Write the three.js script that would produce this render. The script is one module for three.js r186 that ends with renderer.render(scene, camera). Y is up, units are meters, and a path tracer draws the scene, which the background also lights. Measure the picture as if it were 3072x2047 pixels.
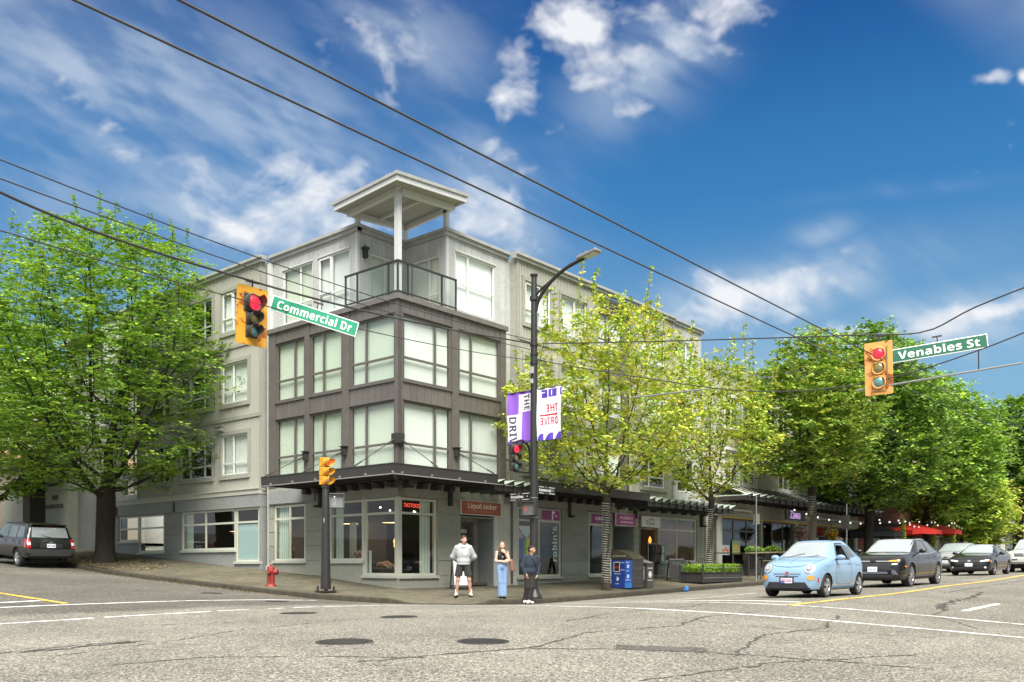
import * as THREE from 'three';
import { mergeGeometries, mergeVertices, toCreasedNormals } from 'three/addons/utils/BufferGeometryUtils.js';
import { RoundedBoxGeometry } from 'three/addons/geometries/RoundedBoxGeometry.js';
import { FontLoader } from 'three/addons/loaders/FontLoader.js';
import { TextGeometry } from 'three/addons/geometries/TextGeometry.js';
import { Brush, Evaluator, SUBTRACTION } from 'three-bvh-csg';

// ---------------------------------------------------------------- camera, sky, sun, exposure
const scene = new THREE.Scene();
const EYE = new THREE.Vector3(-19.294, 1.5, 21.151);
const FWD = new THREE.Vector3(0.76185, 0, -0.64776), RIGHT = new THREE.Vector3(0.64776, 0, 0.76185);
const camera = new THREE.PerspectiveCamera(2 * Math.atan(1023.5 / 2691) * 180 / Math.PI, 3072 / 2047, 0.2, 3000);
camera.position.copy(EYE);
camera.lookAt(EYE.clone().add(FWD));
camera.setViewOffset(3072, 2047, 0, -674.5, 3072, 2047);   // rising front, as in a photograph with straight verticals
const EXPOSURE = 2.5;
const SUN_DIR = new THREE.Vector3(-0.34, 0.86, 0.40).normalize();

const mul32 = (a) => () => { a |= 0; a = a + 0x6D2B79F5 | 0; let t = Math.imul(a ^ a >>> 15, 1 | a); t = t + Math.imul(t ^ t >>> 7, 61 | t) ^ t; return ((t ^ t >>> 14) >>> 0) / 4294967296; };
const hash2 = (x, y) => { let h = Math.imul(x, 374761393) + Math.imul(y, 668265263) | 0; h = Math.imul(h ^ h >>> 13, 1274126177); return ((h ^ h >>> 16) >>> 0) / 4294967296; };
const sm = (t) => t * t * (3 - 2 * t), clamp = (x, a = 0, b = 1) => x < a ? a : x > b ? b : x, lerp = (a, b, t) => a + (b - a) * t, sstep = (a, b, x) => sm(clamp((x - a) / (b - a)));
const vnoise = (x, y) => { const i = Math.floor(x), j = Math.floor(y), u = sm(x - i), v = sm(y - j); return lerp(lerp(hash2(i, j), hash2(i + 1, j), u), lerp(hash2(i, j + 1), hash2(i + 1, j + 1), u), v); };
const fbm = (x, y, n = 5, g = 0.5) => { let s = 0, a = 1, t = 0; for (let k = 0; k < n; k++) { s += a * vnoise(x, y); t += a; a *= g; const q = x * 1.62 - y * 1.19 + 17.3; y = x * 1.19 + y * 1.62 + 5.7; x = q; } return s / t; };

{ // the sky: blue air, paler towards the horizon, with high wisps and broken cloud
  const W = 4096, Hh = 2048, data = new Float32Array(W * Hh * 4), F = 2691;
  // cloud in view, by the angles of (px, py) from the axis: [px, py, length, width, tilt, strength]; first thin veils, then broken heaps
  const veils = [[260, 180, 620, 240, 0.35, 0.62], [760, 330, 460, 170, 0.55, 0.55], [120, 520, 320, 200, 0.2, 0.34], [1190, 110, 260, 170, 0.7, 0.5], [1980, 150, 260, 105, -0.75, 0.72], [1470, 590, 230, 150, 0.8, 0.55], [2330, 870, 360, 75, -0.22, 0.75], [2860, 975, 430, 70, -0.2, 0.85], [740, 640, 420, 170, 0.2, 0.62], [2470, 690, 90, 36, -0.2, 0.4], [2800, 1310, 320, 60, 0, 0.3], [1000, 470, 300, 120, 0.4, 0.34], [2700, 560, 220, 22, -0.1, 0.12], [2560, 1060, 420, 60, 0, 0.4]];
  const heaps = [[1555, 275, 120, 74, -1.05, 1.05], [1730, 70, 120, 100, 0, 1.0], [1800, 170, 150, 70, 0.2, 0.92], [1760, 240, 90, 50, -0.6, 0.85], [2170, 45, 170, 70, -0.35, 1.0], [2150, 140, 60, 36, -0.2, 0.7], [1900, 30, 200, 60, 0, 0.7], [1470, 440, 70, 40, -0.5, 0.72], [1640, 400, 90, 30, -0.4, 0.6], [1530, 470, 60, 26, -0.3, 0.62], [1880, 320, 60, 30, -0.2, 0.55], [1820, 390, 50, 22, -0.4, 0.5], [1610, 510, 70, 20, -0.3, 0.5], [1150, 130, 160, 110, 0.6, 0.62], [900, 575, 170, 95, 0.1, 0.95], [780, 680, 230, 90, 0.25, 0.9], [990, 680, 130, 80, 0, 0.92], [1440, 650, 110, 120, 0.9, 0.75], [1560, 740, 160, 60, 0.5, 0.6], [2230, 880, 210, 62, -0.2, 1.0], [2110, 950, 160, 50, 0, 0.95], [2380, 820, 120, 34, -0.4, 0.8], [2560, 1010, 140, 34, 0.1, 0.7], [2960, 935, 180, 46, -0.25, 0.9], [2740, 990, 200, 40, -0.15, 0.8], [2970, 238, 48, 18, -0.3, 0.85], [3062, 228, 20, 16, 0, 0.9], [3055, 430, 46, 22, 0, 0.7], [3050, 370, 40, 14, 0, 0.5], [2940, 520, 60, 16, 0, 0.35], [480, 480, 220, 60, 0.5, 0.45], [300, 330, 260, 70, 0.45, 0.42]];
  for (const b of [...veils, ...heaps]) { b.c = Math.cos(b[4]); b.s = Math.sin(b[4]); }
  const mask = (list, px, py, soft) => { let m = 0; for (const b of list) { const dx = px - b[0], dy = py - b[1], u = (dx * b.c + dy * b.s) / b[2], v = (dy * b.c - dx * b.s) / b[3], q = u * u + v * v; if (q < 6) m = Math.max(m, b[5] * Math.exp(-q * soft)) + 0.25 * b[5] * Math.exp(-q * soft) * m * 0.5; } return m; };
  const AIR = [[0, 0.40, 0.62, 0.79], [0.18, 0.235, 0.475, 0.70], [0.375, 0.048, 0.225, 0.53], [0.53, 0.016, 0.105, 0.345], [1, 0.012, 0.075, 0.27]];
  for (let row = Hh / 2; row < Hh; row++) {
    const el = ((row + 0.5) / Hh - 0.5) * Math.PI, ce = Math.cos(el), se = Math.sin(el);
    let ai = 1; while (ai < AIR.length - 1 && AIR[ai][0] < se) ai++; const at = sm(clamp((se - AIR[ai - 1][0]) / (AIR[ai][0] - AIR[ai - 1][0]))) * 0.4 + 0.6 * clamp((se - AIR[ai - 1][0]) / (AIR[ai][0] - AIR[ai - 1][0])), air = [1, 2, 3].map((c) => lerp(AIR[ai - 1][c], AIR[ai][c], at));
    for (let col = 0; col < W; col++) {
      const az = ((col + 0.5) / W - 0.5) * 2 * Math.PI, x = Math.cos(az) * ce, z = Math.sin(az) * ce, f = x * FWD.x + z * FWD.z, r = x * RIGHT.x + z * RIGHT.z;
      let [R, G, B] = air, veil = 0, heap = 0;
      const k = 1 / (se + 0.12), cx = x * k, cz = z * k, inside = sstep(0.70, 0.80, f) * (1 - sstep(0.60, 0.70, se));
      if (f > 0.6) {
        const px = 1536 + F * r / f, py = 1698 - F * se / f, wx = 60 * (fbm(px * 0.004, py * 0.004 + 5, 4) - 0.5), wy = 60 * (fbm(px * 0.004 + 31, py * 0.004, 4) - 0.5);
        const streak = fbm(px * 0.0035 + py * 0.002 + 3, py * 0.011 - px * 0.006, 6, 0.55), n = fbm((px + wx * 2) * 0.0085 + 40, (py + wy * 2) * 0.0125 + 7, 7, 0.58);
        veil = mask(veils, px + wx, py + wy, 0.75) * (0.35 + 1.1 * sstep(0.25, 0.75, streak)); const m = clamp(mask(heaps, px + wx, py + wy, 0.62), 0, 1.1), v = clamp((n - 0.22) / 0.56), th = 1.02 - 0.95 * m; heap = Math.pow(clamp((v - th + 0.10) / 0.72), 1.15) * sstep(0.03, 0.25, m); veil *= inside; heap *= inside;
      }
      if (inside < 1) { const n1 = fbm(cx * 1.1 + 3.1, cz * 2.6 + 1.7, 4), n2 = fbm(cx * 5 + 9, cz * 8 + 2, 3); heap = Math.max(heap, (1 - inside) * sstep(0.30, 0.58, n1 * 0.72 + n2 * 0.28)); veil = Math.max(veil, (1 - inside) * 0.4); }  // outside the view, cloud cover is thickened to raise the fill light
      const wv = clamp(veil * 0.74, 0, 0.8); R = lerp(R, 0.62, wv); G = lerp(G, 0.72, wv); B = lerp(B, 0.84, wv);
      const wh = clamp(heap, 0, 0.98); R = lerp(R, 0.90, wh); G = lerp(G, 0.92, wh); B = lerp(B, 0.96, wh);
      const o = (row * W + col) * 4;
      data[o] = R / EXPOSURE; data[o + 1] = G / EXPOSURE; data[o + 2] = B / EXPOSURE; data[o + 3] = 1;
    }
  }
  for (let row = 0; row < Hh / 2; row++) for (let col = 0; col < W; col++) { const o = (row * W + col) * 4; data[o] = 0.16; data[o + 1] = 0.16; data[o + 2] = 0.15; data[o + 3] = 1; }
  const sky = new THREE.DataTexture(data, W, Hh, THREE.RGBAFormat, THREE.FloatType);
  sky.mapping = THREE.EquirectangularReflectionMapping; sky.magFilter = sky.minFilter = THREE.LinearFilter; sky.needsUpdate = true;
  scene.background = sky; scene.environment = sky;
}
const sun = new THREE.DirectionalLight(new THREE.Color(1.0, 0.955, 0.88), 4.2);
sun.position.copy(SUN_DIR).multiplyScalar(120); sun.target.position.set(0, 0, 0);
sun.castShadow = true; sun.shadow.radius = 85; sun.shadow.mapSize.set(4096, 4096);
Object.assign(sun.shadow.camera, { left: -70, right: 70, top: 70, bottom: -70, near: 1, far: 300 });
scene.add(sun, sun.target);
const renderer = new THREE.WebGLRenderer({ antialias: true });
renderer.setSize(1024, 682);
renderer.toneMapping = THREE.LinearToneMapping; renderer.toneMappingExposure = EXPOSURE;
renderer.shadowMap.enabled = true; renderer.shadowMap.type = THREE.PCFSoftShadowMap;

// ---------------------------------------------------------------- helpers
const V3 = (x, y, z) => new THREE.Vector3(x, y, z);
const taken = new Set();
function numbered(name) { if (!taken.has(name)) { taken.add(name); return name; } for (let k = 1; ; k++) { const n = name + '_' + String(k).padStart(3, '0'); if (!taken.has(n)) { taken.add(n); return n; } } }
function thing(name, label, category, pos = [0, 0, 0], turn = 0, group) {
  const o = new THREE.Group(); o.name = numbered(name); o.position.set(...pos); o.rotation.y = turn;
  o.userData = { label, category }; if (group) o.userData.group = group;
  scene.add(o); return o;
}
function part(parent, name, geo, mat, label) {
  if (Array.isArray(geo)) geo = join(geo);
  const m = new THREE.Mesh(geo, mat); m.name = name; m.castShadow = m.receiveShadow = true;
  if (label) m.userData.label = label;
  parent.add(m); return m;
}
const parts = (parent, name, list, m) => list.forEach((g) => part(parent, name, g, m));
function single(name, label, category, geo, mat, pos = [0, 0, 0], turn = 0, group) {   // a thing that is one mesh
  if (Array.isArray(geo)) geo = join(geo);
  const m = new THREE.Mesh(geo, mat); m.name = numbered(name); m.castShadow = m.receiveShadow = true;
  m.position.set(...pos); m.rotation.y = turn; m.userData = { label, category }; if (group) m.userData.group = group;
  scene.add(m); return m;
}
function structure(name, geo, mat, label) {
  if (Array.isArray(geo)) geo = join(geo);
  const m = new THREE.Mesh(geo, mat); m.name = numbered(name); m.castShadow = m.receiveShadow = true; m.userData = { kind: 'structure' }; if (label) m.userData.label = label;
  scene.add(m); return m;
}
function plain(g) { // position, normal, uv only, not indexed
  if (g.index) g = g.toNonIndexed();
  for (const k of Object.keys(g.attributes)) if (!['position', 'normal', 'uv', 'color'].includes(k)) g.deleteAttribute(k);
  if (!g.attributes.normal) g.computeVertexNormals();
  if (!g.attributes.uv) g.setAttribute('uv', new THREE.Float32BufferAttribute(new Float32Array(g.attributes.position.count * 2), 2));
  g.clearGroups();
  return g;
}
const join = (list) => { list = list.map(plain); const col = list.some((g) => g.attributes.color); if (col) for (const g of list) if (!g.attributes.color) g.setAttribute('color', new THREE.Float32BufferAttribute(new Float32Array(g.attributes.position.count * 3).fill(1), 3)); return list.length === 1 ? list[0] : mergeGeometries(list); };
// uv in metres from the face's own direction
function metric(g) {
  g = plain(g); const p = g.attributes.position, n = g.attributes.normal, uv = new Float32Array(p.count * 2);
  for (let i = 0; i < p.count; i++) {
    const ax = Math.abs(n.getX(i)), ay = Math.abs(n.getY(i)), az = Math.abs(n.getZ(i)), x = p.getX(i), y = p.getY(i), z = p.getZ(i);
    if (ay > ax && ay > az) { uv[2 * i] = x; uv[2 * i + 1] = z; } else if (ax > az) { uv[2 * i] = z; uv[2 * i + 1] = y; } else { uv[2 * i] = x; uv[2 * i + 1] = y; }
  }
  g.setAttribute('uv', new THREE.BufferAttribute(uv, 2)); return g;
}
const box = (x0, x1, y0, y1, z0, z1) => { const g = new THREE.BoxGeometry(Math.abs(x1 - x0), Math.abs(y1 - y0), Math.abs(z1 - z0)); g.translate((x0 + x1) / 2, (y0 + y1) / 2, (z0 + z1) / 2); return metric(g); };
const rbox = (w, h, d, r, x = 0, y = 0, z = 0) => { const g = plain(new RoundedBoxGeometry(w, h, d, 2, r)); g.translate(x, y, z); return g; };
const cyl = (r0, r1, h, n = 16, x = 0, y = 0, z = 0) => { const g = new THREE.CylinderGeometry(r1, r0, h, n); g.translate(x, y + h / 2, z); return plain(g); };
const bar = (a, b, r, n = 6, r2 = r) => { // round bar from a to b
  const d = b.clone().sub(a), L = d.length(), g = new THREE.CylinderGeometry(r2, r, L, n); g.translate(0, L / 2, 0);
  g.applyQuaternion(new THREE.Quaternion().setFromUnitVectors(V3(0, 1, 0), d.normalize())); g.translate(a.x, a.y, a.z); return plain(g);
};
const beam = (a, b, w, h, up = V3(0, 1, 0)) => { // rectangular bar from a to b
  const d = b.clone().sub(a), L = d.length(); d.normalize(); const s = d.clone().cross(up).normalize(), u = s.clone().cross(d);
  const g = new THREE.BoxGeometry(w, h, L); g.applyMatrix4(new THREE.Matrix4().makeBasis(s, u, d.clone().negate()).setPosition(a.clone().add(b).multiplyScalar(0.5))); return metric(g);
};
const tube = (pts, r, seg = 24, n = 6) => plain(new THREE.TubeGeometry(new THREE.CatmullRomCurve3(pts), seg, r, n));
const lathe = (pts, n = 20) => plain(new THREE.LatheGeometry(pts.map(([r, y]) => new THREE.Vector2(r, y)), n));
const moved = (g, x, y, z, ry = 0, rx = 0, rz = 0) => { const c = g.clone(); c.applyMatrix4(new THREE.Matrix4().compose(V3(x, y, z), new THREE.Quaternion().setFromEuler(new THREE.Euler(rx, ry, rz, 'YXZ')), V3(1, 1, 1))); return c; };
const poly = (pts, depth, bevel = 0) => { const s = new THREE.Shape(pts.map(([x, y]) => new THREE.Vector2(x, y))); return plain(new THREE.ExtrudeGeometry(s, { depth, bevelEnabled: bevel > 0, bevelSize: bevel, bevelThickness: bevel, bevelSegments: 2 })); };

const C = (r, g, b) => new THREE.Color().setRGB(r, g, b);
const mat = (c, rough = 0.8, o = {}) => new THREE.MeshStandardMaterial({ color: c, roughness: rough, side: THREE.DoubleSide, ...o });
const phys = (c, rough = 0.5, o = {}) => new THREE.MeshPhysicalMaterial({ color: c, roughness: rough, side: THREE.DoubleSide, ...o });
function dataTex(n, fn, rep = 1, srgb = true) { // tile of n x n; fn(u, v, i, j) -> [r,g,b] 0..1
  const d = new Uint8Array(n * n * 4);
  for (let j = 0; j < n; j++) for (let i = 0; i < n; i++) { const c = fn(i / n, j / n, i, j), o = (j * n + i) * 4; d[o] = clamp(c[0]) * 255; d[o + 1] = clamp(c[1]) * 255; d[o + 2] = clamp(c[2]) * 255; d[o + 3] = 255; }
  const t = new THREE.DataTexture(d, n, n); t.wrapS = t.wrapT = THREE.RepeatWrapping; t.magFilter = THREE.LinearFilter; t.minFilter = THREE.LinearMipmapLinearFilter; t.generateMipmaps = true; t.repeat.set(rep, rep); if (srgb) t.colorSpace = THREE.SRGBColorSpace; t.needsUpdate = true; return t;
}
// tileable value noise
const tnoise = (u, v, f, s = 0) => { const x = u * f, y = v * f, i = Math.floor(x), j = Math.floor(y), a = sm(x - i), b = sm(y - j), m = (k) => ((k % f) + f) % f; const h = (p, q) => hash2(m(p) + s * 131, m(q) + s * 57); return lerp(lerp(h(i, j), h(i + 1, j), a), lerp(h(i, j + 1), h(i + 1, j + 1), a), b); };
const tfbm = (u, v, f, n, s = 0, g = 0.55) => { let t = 0, a = 1, w = 0; for (let k = 0; k < n; k++) { t += a * tnoise(u, v, f, s + k); w += a; a *= g; f *= 2; } return t / w; };
function canvasTex(w, h, draw) { const c = document.createElement('canvas'); c.width = w; c.height = h; draw(c.getContext('2d'), w, h); const t = new THREE.CanvasTexture(c); t.colorSpace = THREE.SRGBColorSpace; t.magFilter = THREE.LinearFilter; t.anisotropy = 8; return t; }
// a flat printed face, uv 0..1, centred, facing +z
const face = (w, h) => plain(new THREE.PlaneGeometry(w, h));

// ---------------------------------------------------------------- textures and shared materials
const TX = {
  plaster: dataTex(512, (u, v) => { const n = 0.86 + 0.10 * tfbm(u, v, 4, 5) + 0.06 * (tfbm(u, v, 64, 3, 5) - 0.5) * 2; return [n, n, n * 0.995]; }, 0.25),
  grain: dataTex(512, (u, v, i, j) => { const n = 0.80 + 0.15 * tfbm(u, v, 8, 5, 3) + 0.10 * (hash2(i, j) - 0.5); return [n, n, n]; }, 0.5),
  asphalt: dataTex(1024, (u, v, i, j) => { const g = hash2(i, j + 77), h = hash2((i >> 1) + 9, j >> 1), q = hash2((i >> 2) + 5, (j >> 2) + 3), l = tfbm(u, v, 8, 5, 9); let n = 0.62 + 0.16 * (l - 0.5) + 0.26 * (g - 0.5) + 0.34 * (h - 0.5) + 0.16 * (q - 0.5); if (h > 0.9) n += 0.16; if (h < 0.1) n -= 0.2; return [n * 1.0, n * 0.985, n * 0.94]; }, 1 / 9.3),
  concrete: dataTex(1024, (u, v, i, j) => { const g = hash2(i >> 1, j >> 1), l = tfbm(u, v, 6, 6, 2), m = tfbm(u, v, 24, 3, 12); let n = 0.66 + 0.30 * (l - 0.5) + 0.16 * (m - 0.5) + 0.22 * (g - 0.5); return [n, n * (0.965 - 0.03 * (l - 0.5)), n * (0.87 - 0.10 * (m - 0.5))]; }, 1 / 3.7),
  bark: dataTex(512, (u, v) => { const w = tfbm(u * 1, v, 6, 4, 4), r = Math.pow(Math.abs(Math.sin((u * 14 + w * 3) * Math.PI)), 0.6), n = 0.35 + 0.42 * r * (0.5 + 0.5 * tfbm(u, v, 16, 4, 1)) + 0.2 * (tfbm(u, v, 64, 2, 6) - 0.5); return [n, n * 0.95, n * 0.87]; }, 1),
  barkBump: dataTex(512, (u, v) => { const w = tfbm(u, v, 6, 4, 4), r = Math.pow(Math.abs(Math.sin((u * 14 + w * 3) * Math.PI)), 0.6) * (0.5 + 0.5 * tfbm(u, v, 16, 4, 1)); return [r, r, r]; }, 1, false),
  fineBump: dataTex(512, (u, v, i, j) => { const n = 0.5 * hash2(i >> 1, j >> 1) + 0.5 * tfbm(u, v, 64, 3, 8); return [n, n, n]; }, 1 / 1.5, false),
  cloth: dataTex(256, (u, v, i, j) => { const n = 0.86 + 0.08 * tfbm(u, v, 8, 4, 2) + 0.06 * ((i + j) % 4 < 2 ? 1 : 0) + 0.05 * hash2(i, j); return [n, n, n]; }, 2),
  rust: dataTex(512, (u, v) => { const n = tfbm(u, v, 5, 6, 3), m = tfbm(u, v, 20, 4, 8), s = sstep(0.55, 0.72, n * 0.7 + m * 0.35), b = 0.9 + 0.1 * m; return [lerp(b, 0.62, s), lerp(b, 0.42, s), lerp(b, 0.30, s)]; }, 1),
};
const M = {
  stucco: mat(C(0.335, 0.345, 0.285), 0.92, { map: TX.plaster, bumpMap: TX.fineBump, bumpScale: 0.004 }),
  stuccoBlue: mat(C(0.30, 0.315, 0.305), 0.92, { map: TX.plaster, bumpMap: TX.fineBump, bumpScale: 0.004 }),
  stuccoPale: mat(C(0.52, 0.53, 0.46), 0.9, { map: TX.plaster }),
  siding: mat(C(0.40, 0.40, 0.345), 0.75, { map: TX.plaster }),
  sidingRib: mat(C(0.40, 0.40, 0.345), 0.75),
  trim: mat(C(0.37, 0.375, 0.325), 0.75, { map: TX.plaster }),
  white: mat(C(0.53, 0.545, 0.53), 0.7, { map: TX.plaster }),
  whiteTrim: mat(C(0.52, 0.535, 0.52), 0.6),
  vinyl: mat(C(0.66, 0.67, 0.65), 0.45),
  cornice: mat(C(0.43, 0.44, 0.42), 0.55, { map: TX.grain }),
  dark: mat(C(0.150, 0.136, 0.122), 0.6, { map: TX.grain }),
  darkFrame: mat(C(0.110, 0.10, 0.088), 0.5),
  steel: mat(C(0.045, 0.042, 0.038), 0.55, { map: TX.grain }),
  pole: phys(C(0.024, 0.023, 0.022), 0.45, { map: TX.grain, clearcoat: 0.25, clearcoatRoughness: 0.4 }),
  pvc: mat(C(0.50, 0.52, 0.43), 0.5),
  aluminium: mat(C(0.60, 0.61, 0.58), 0.35, { metalness: 0.5 }),
  galv: mat(C(0.52, 0.53, 0.53), 0.45, { metalness: 0.6, map: TX.grain }),
  glass: phys(C(0.97, 1.0, 0.985), 0.0, { transmission: 1, thickness: 0, ior: 1.7 }),
  glassClear: phys(C(0.93, 0.98, 0.95), 0.0, { transmission: 1, thickness: 0, ior: 1.5 }),
  blind: mat(C(0.66, 0.69, 0.645), 0.85),
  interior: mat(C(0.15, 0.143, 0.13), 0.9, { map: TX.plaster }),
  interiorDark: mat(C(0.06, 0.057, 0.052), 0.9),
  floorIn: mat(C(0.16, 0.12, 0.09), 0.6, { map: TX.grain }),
  rubber: mat(C(0.022, 0.022, 0.023), 0.85),
  black: mat(C(0.025, 0.025, 0.025), 0.5),
  chrome: mat(C(0.75, 0.75, 0.76), 0.12, { metalness: 1 }),
};
// ---------------------------------------------------------------- the lie of the land: a smooth surface through surveyed heights (x, z, y)
const SURVEY = [[-3.9,-11.9,1.23],[-3.9,-6,.9],[-3.9,-.6,.64],[-3.9,1.4,.56],[-2.7,3,.46],[1.5,4.2,.35],[4.2,4.2,.38],[9.4,4.2,.49],[17.6,4.2,.66],[30,4.2,.98],[60,4.2,1.75],[120,4.2,3.2],
  [-3,7.3,.53],[-3,10,.584],[-3,15.9,.45],[-3,18.1,.34],[0,12.9,.614],[0,17.5,.373],[2.9,12.3,.68],[12.6,11.8,.82],[26,11.8,1.1],[60,12,1.95],[120,12,3.4],
  [2,21,.25],[26,20,.85],[60,20,1.7],[120,20,3.2],[-9,4.2,.52],[-13,4.2,.475],[-5,1,.59],[-12,1,.63],[-9.5,-6,.96],[-9.5,-13,1.4],[-4.2,-13.8,1.4],[-16,-6,.9],[-16,-13,1.33],
  [-3.9,-25,2.05],[-9.5,-25,2.15],[-16,-25,2.05],[-3.9,-50,3.8],[-16,-50,3.8],[-3.9,-90,6.2],[-16,-90,6.2],[-19.3,21.15,0],[-12,12,.45],[-16,16,.2],[-9,18,.28],[-19,8,.32],[-30,10,.1],[-40,30,-.4],[-20,40,-.5],[0,40,-.3],[30,40,.7],[120,50,3],[-50,-10,.6],[-50,-60,4],[30,-30,2.6],[100,-40,4.2],[60,-80,6],[-50,60,-1]];
function surface(S) {
  const n = S.length, N = n + 3, A = Array.from({ length: N }, () => new Float64Array(N + 1)), phi = (q) => q > 1e-12 ? 0.5 * q * Math.log(q) : 0;
  for (let i = 0; i < n; i++) {
    for (let j = 0; j < n; j++) A[i][j] = phi((S[i][0] - S[j][0]) ** 2 + (S[i][1] - S[j][1]) ** 2) + (i === j ? 1 : 0);
    A[i][n] = A[n][i] = 1; A[i][n + 1] = A[n + 1][i] = S[i][0]; A[i][n + 2] = A[n + 2][i] = S[i][1]; A[i][N] = S[i][2];
  }
  for (let c = 0; c < N; c++) {
    let p = c; for (let r = c + 1; r < N; r++) if (Math.abs(A[r][c]) > Math.abs(A[p][c])) p = r;
    [A[c], A[p]] = [A[p], A[c]];
    for (let r = 0; r < N; r++) if (r !== c && A[r][c]) { const f = A[r][c] / A[c][c]; for (let k = c; k <= N; k++) A[r][k] -= f * A[c][k]; }
  }
  const w = A.map((r, i) => r[N] / r[i]);
  return (x, z) => { let s = w[n] + w[n + 1] * x + w[n + 2] * z; for (let i = 0; i < n; i++) { const q = (x - S[i][0]) ** 2 + (z - S[i][1]) ** 2; if (q > 1e-12) s += w[i] * 0.5 * q * Math.log(q); } return s; };
}
const H0 = surface(SURVEY);
const H = (x, z) => H0(clamp(x, -60, 140), clamp(z, -100, 60));   // road level
// kerb line: up Venables, round the corner, along Commercial
const KX = -3.9, KZ = 4.2, CCX = 0.1, CCZ = 0.2, CR = 4.0;
const kerbPts = [];
for (let z = -100; z < -20; z += 4) kerbPts.push([KX, z]); for (let z = -20; z < 0.15; z += 1) kerbPts.push([KX, z]);
for (let k = 0; k <= 24; k++) { const a = Math.PI - k / 24 * Math.PI / 2; kerbPts.push([CCX + CR * Math.cos(a), CCZ + CR * Math.sin(a)]); }
for (let x = 1; x < 24; x += 1) kerbPts.push([x, KZ]); for (let x = 24; x <= 140; x += 4) kerbPts.push([x, KZ]);
const kerbUp = (x, z) => { // height of the kerb above the road: dropped at the corner ramp
  if (x > CCX + 0.3 || z < CCZ) return 0.145; const a = Math.atan2(z - CCZ, x - CCX) * 180 / Math.PI; return lerp(0.012, 0.145, Math.max(sstep(128, 141, a), 1 - sstep(92, 103, a)));
};
// pavement level: from kerb top to the foot of the walls
const footL = (z) => { const p = [[0, .77], [-1.65, .92], [-3.4, 1.10], [-4.74, 1.22], [-7.5, 1.38], [-9.33, 1.49], [-14, 1.81], [-16.85, 2.0], [-25, 2.5], [-50, 4.15], [-100, 7.0]]; for (let i = 1; i < p.length; i++) if (z >= p[i][0]) return lerp(p[i][1], p[i - 1][1], (z - p[i][0]) / (p[i - 1][0] - p[i][0])); return 7; };
const footR = (x) => { const p = [[0, .77], [4.6, .775], [5.9, .80], [9.3, .87], [10.4, .90], [19.2, 1.0], [30, 1.25], [60, 2.0], [140, 4.1]]; for (let i = 1; i < p.length; i++) if (x <= p[i][0]) return lerp(p[i - 1][1], p[i][1], (x - p[i - 1][0]) / (p[i][0] - p[i - 1][0])); return 4.1; };
function SW(x, z) { // pavement height
  if (z <= CCZ && x <= 0.1) { const t = clamp((x - 0.4) / (KX - 0.4)); return lerp(footL(Math.min(z, 0)), H(KX, z) + 0.145, t); }
  if (x >= CCX && z >= 0) { const t = clamp(z / KZ); return lerp(footR(x), H(x, KZ) + 0.145, t); }
  if (x >= 0 && z <= 0) return lerp(footR(x), footL(z), clamp(-z / (x - z + 1e-6)));
  const a = Math.atan2(z - CCZ, x - CCX), d = Math.hypot(x - CCX, z - CCZ), ex = CCX + CR * Math.cos(a), ez = CCZ + CR * Math.sin(a), e = H(ex, ez) + kerbUp(ex, ez);
  return lerp(0.77, e, sm(clamp(d / CR)) * 0.3 + 0.7 * clamp(d / CR));
}
function sheet(xs, zs, h, tone) {
  const nx = xs.length, nz = zs.length, p = new Float32Array(nx * nz * 3), uv = new Float32Array(nx * nz * 2), col = tone && new Float32Array(nx * nz * 3), idx = [];
  for (let j = 0; j < nz; j++) for (let i = 0; i < nx; i++) { const k = j * nx + i; p.set([xs[i], h(xs[i], zs[j]), zs[j]], 3 * k); uv.set([xs[i], zs[j]], 2 * k); if (tone) col.set(tone(xs[i], zs[j]), 3 * k); if (i && j) { const a = k - nx - 1, b = k - nx, c = k - 1; idx.push(a, c, b, b, c, k); } }
  const g = new THREE.BufferGeometry(); g.setAttribute('position', new THREE.BufferAttribute(p, 3)); g.setAttribute('uv', new THREE.BufferAttribute(uv, 2)); if (tone) g.setAttribute('color', new THREE.BufferAttribute(col, 3)); g.setIndex(idx); g.computeVertexNormals(); return g;
}
const span = (...segs) => { const r = []; for (const [a, b, s] of segs) for (let x = a; x < b - 1e-6; x += s) r.push(x); r.push(segs[segs.length - 1][1]); return r; };
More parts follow.
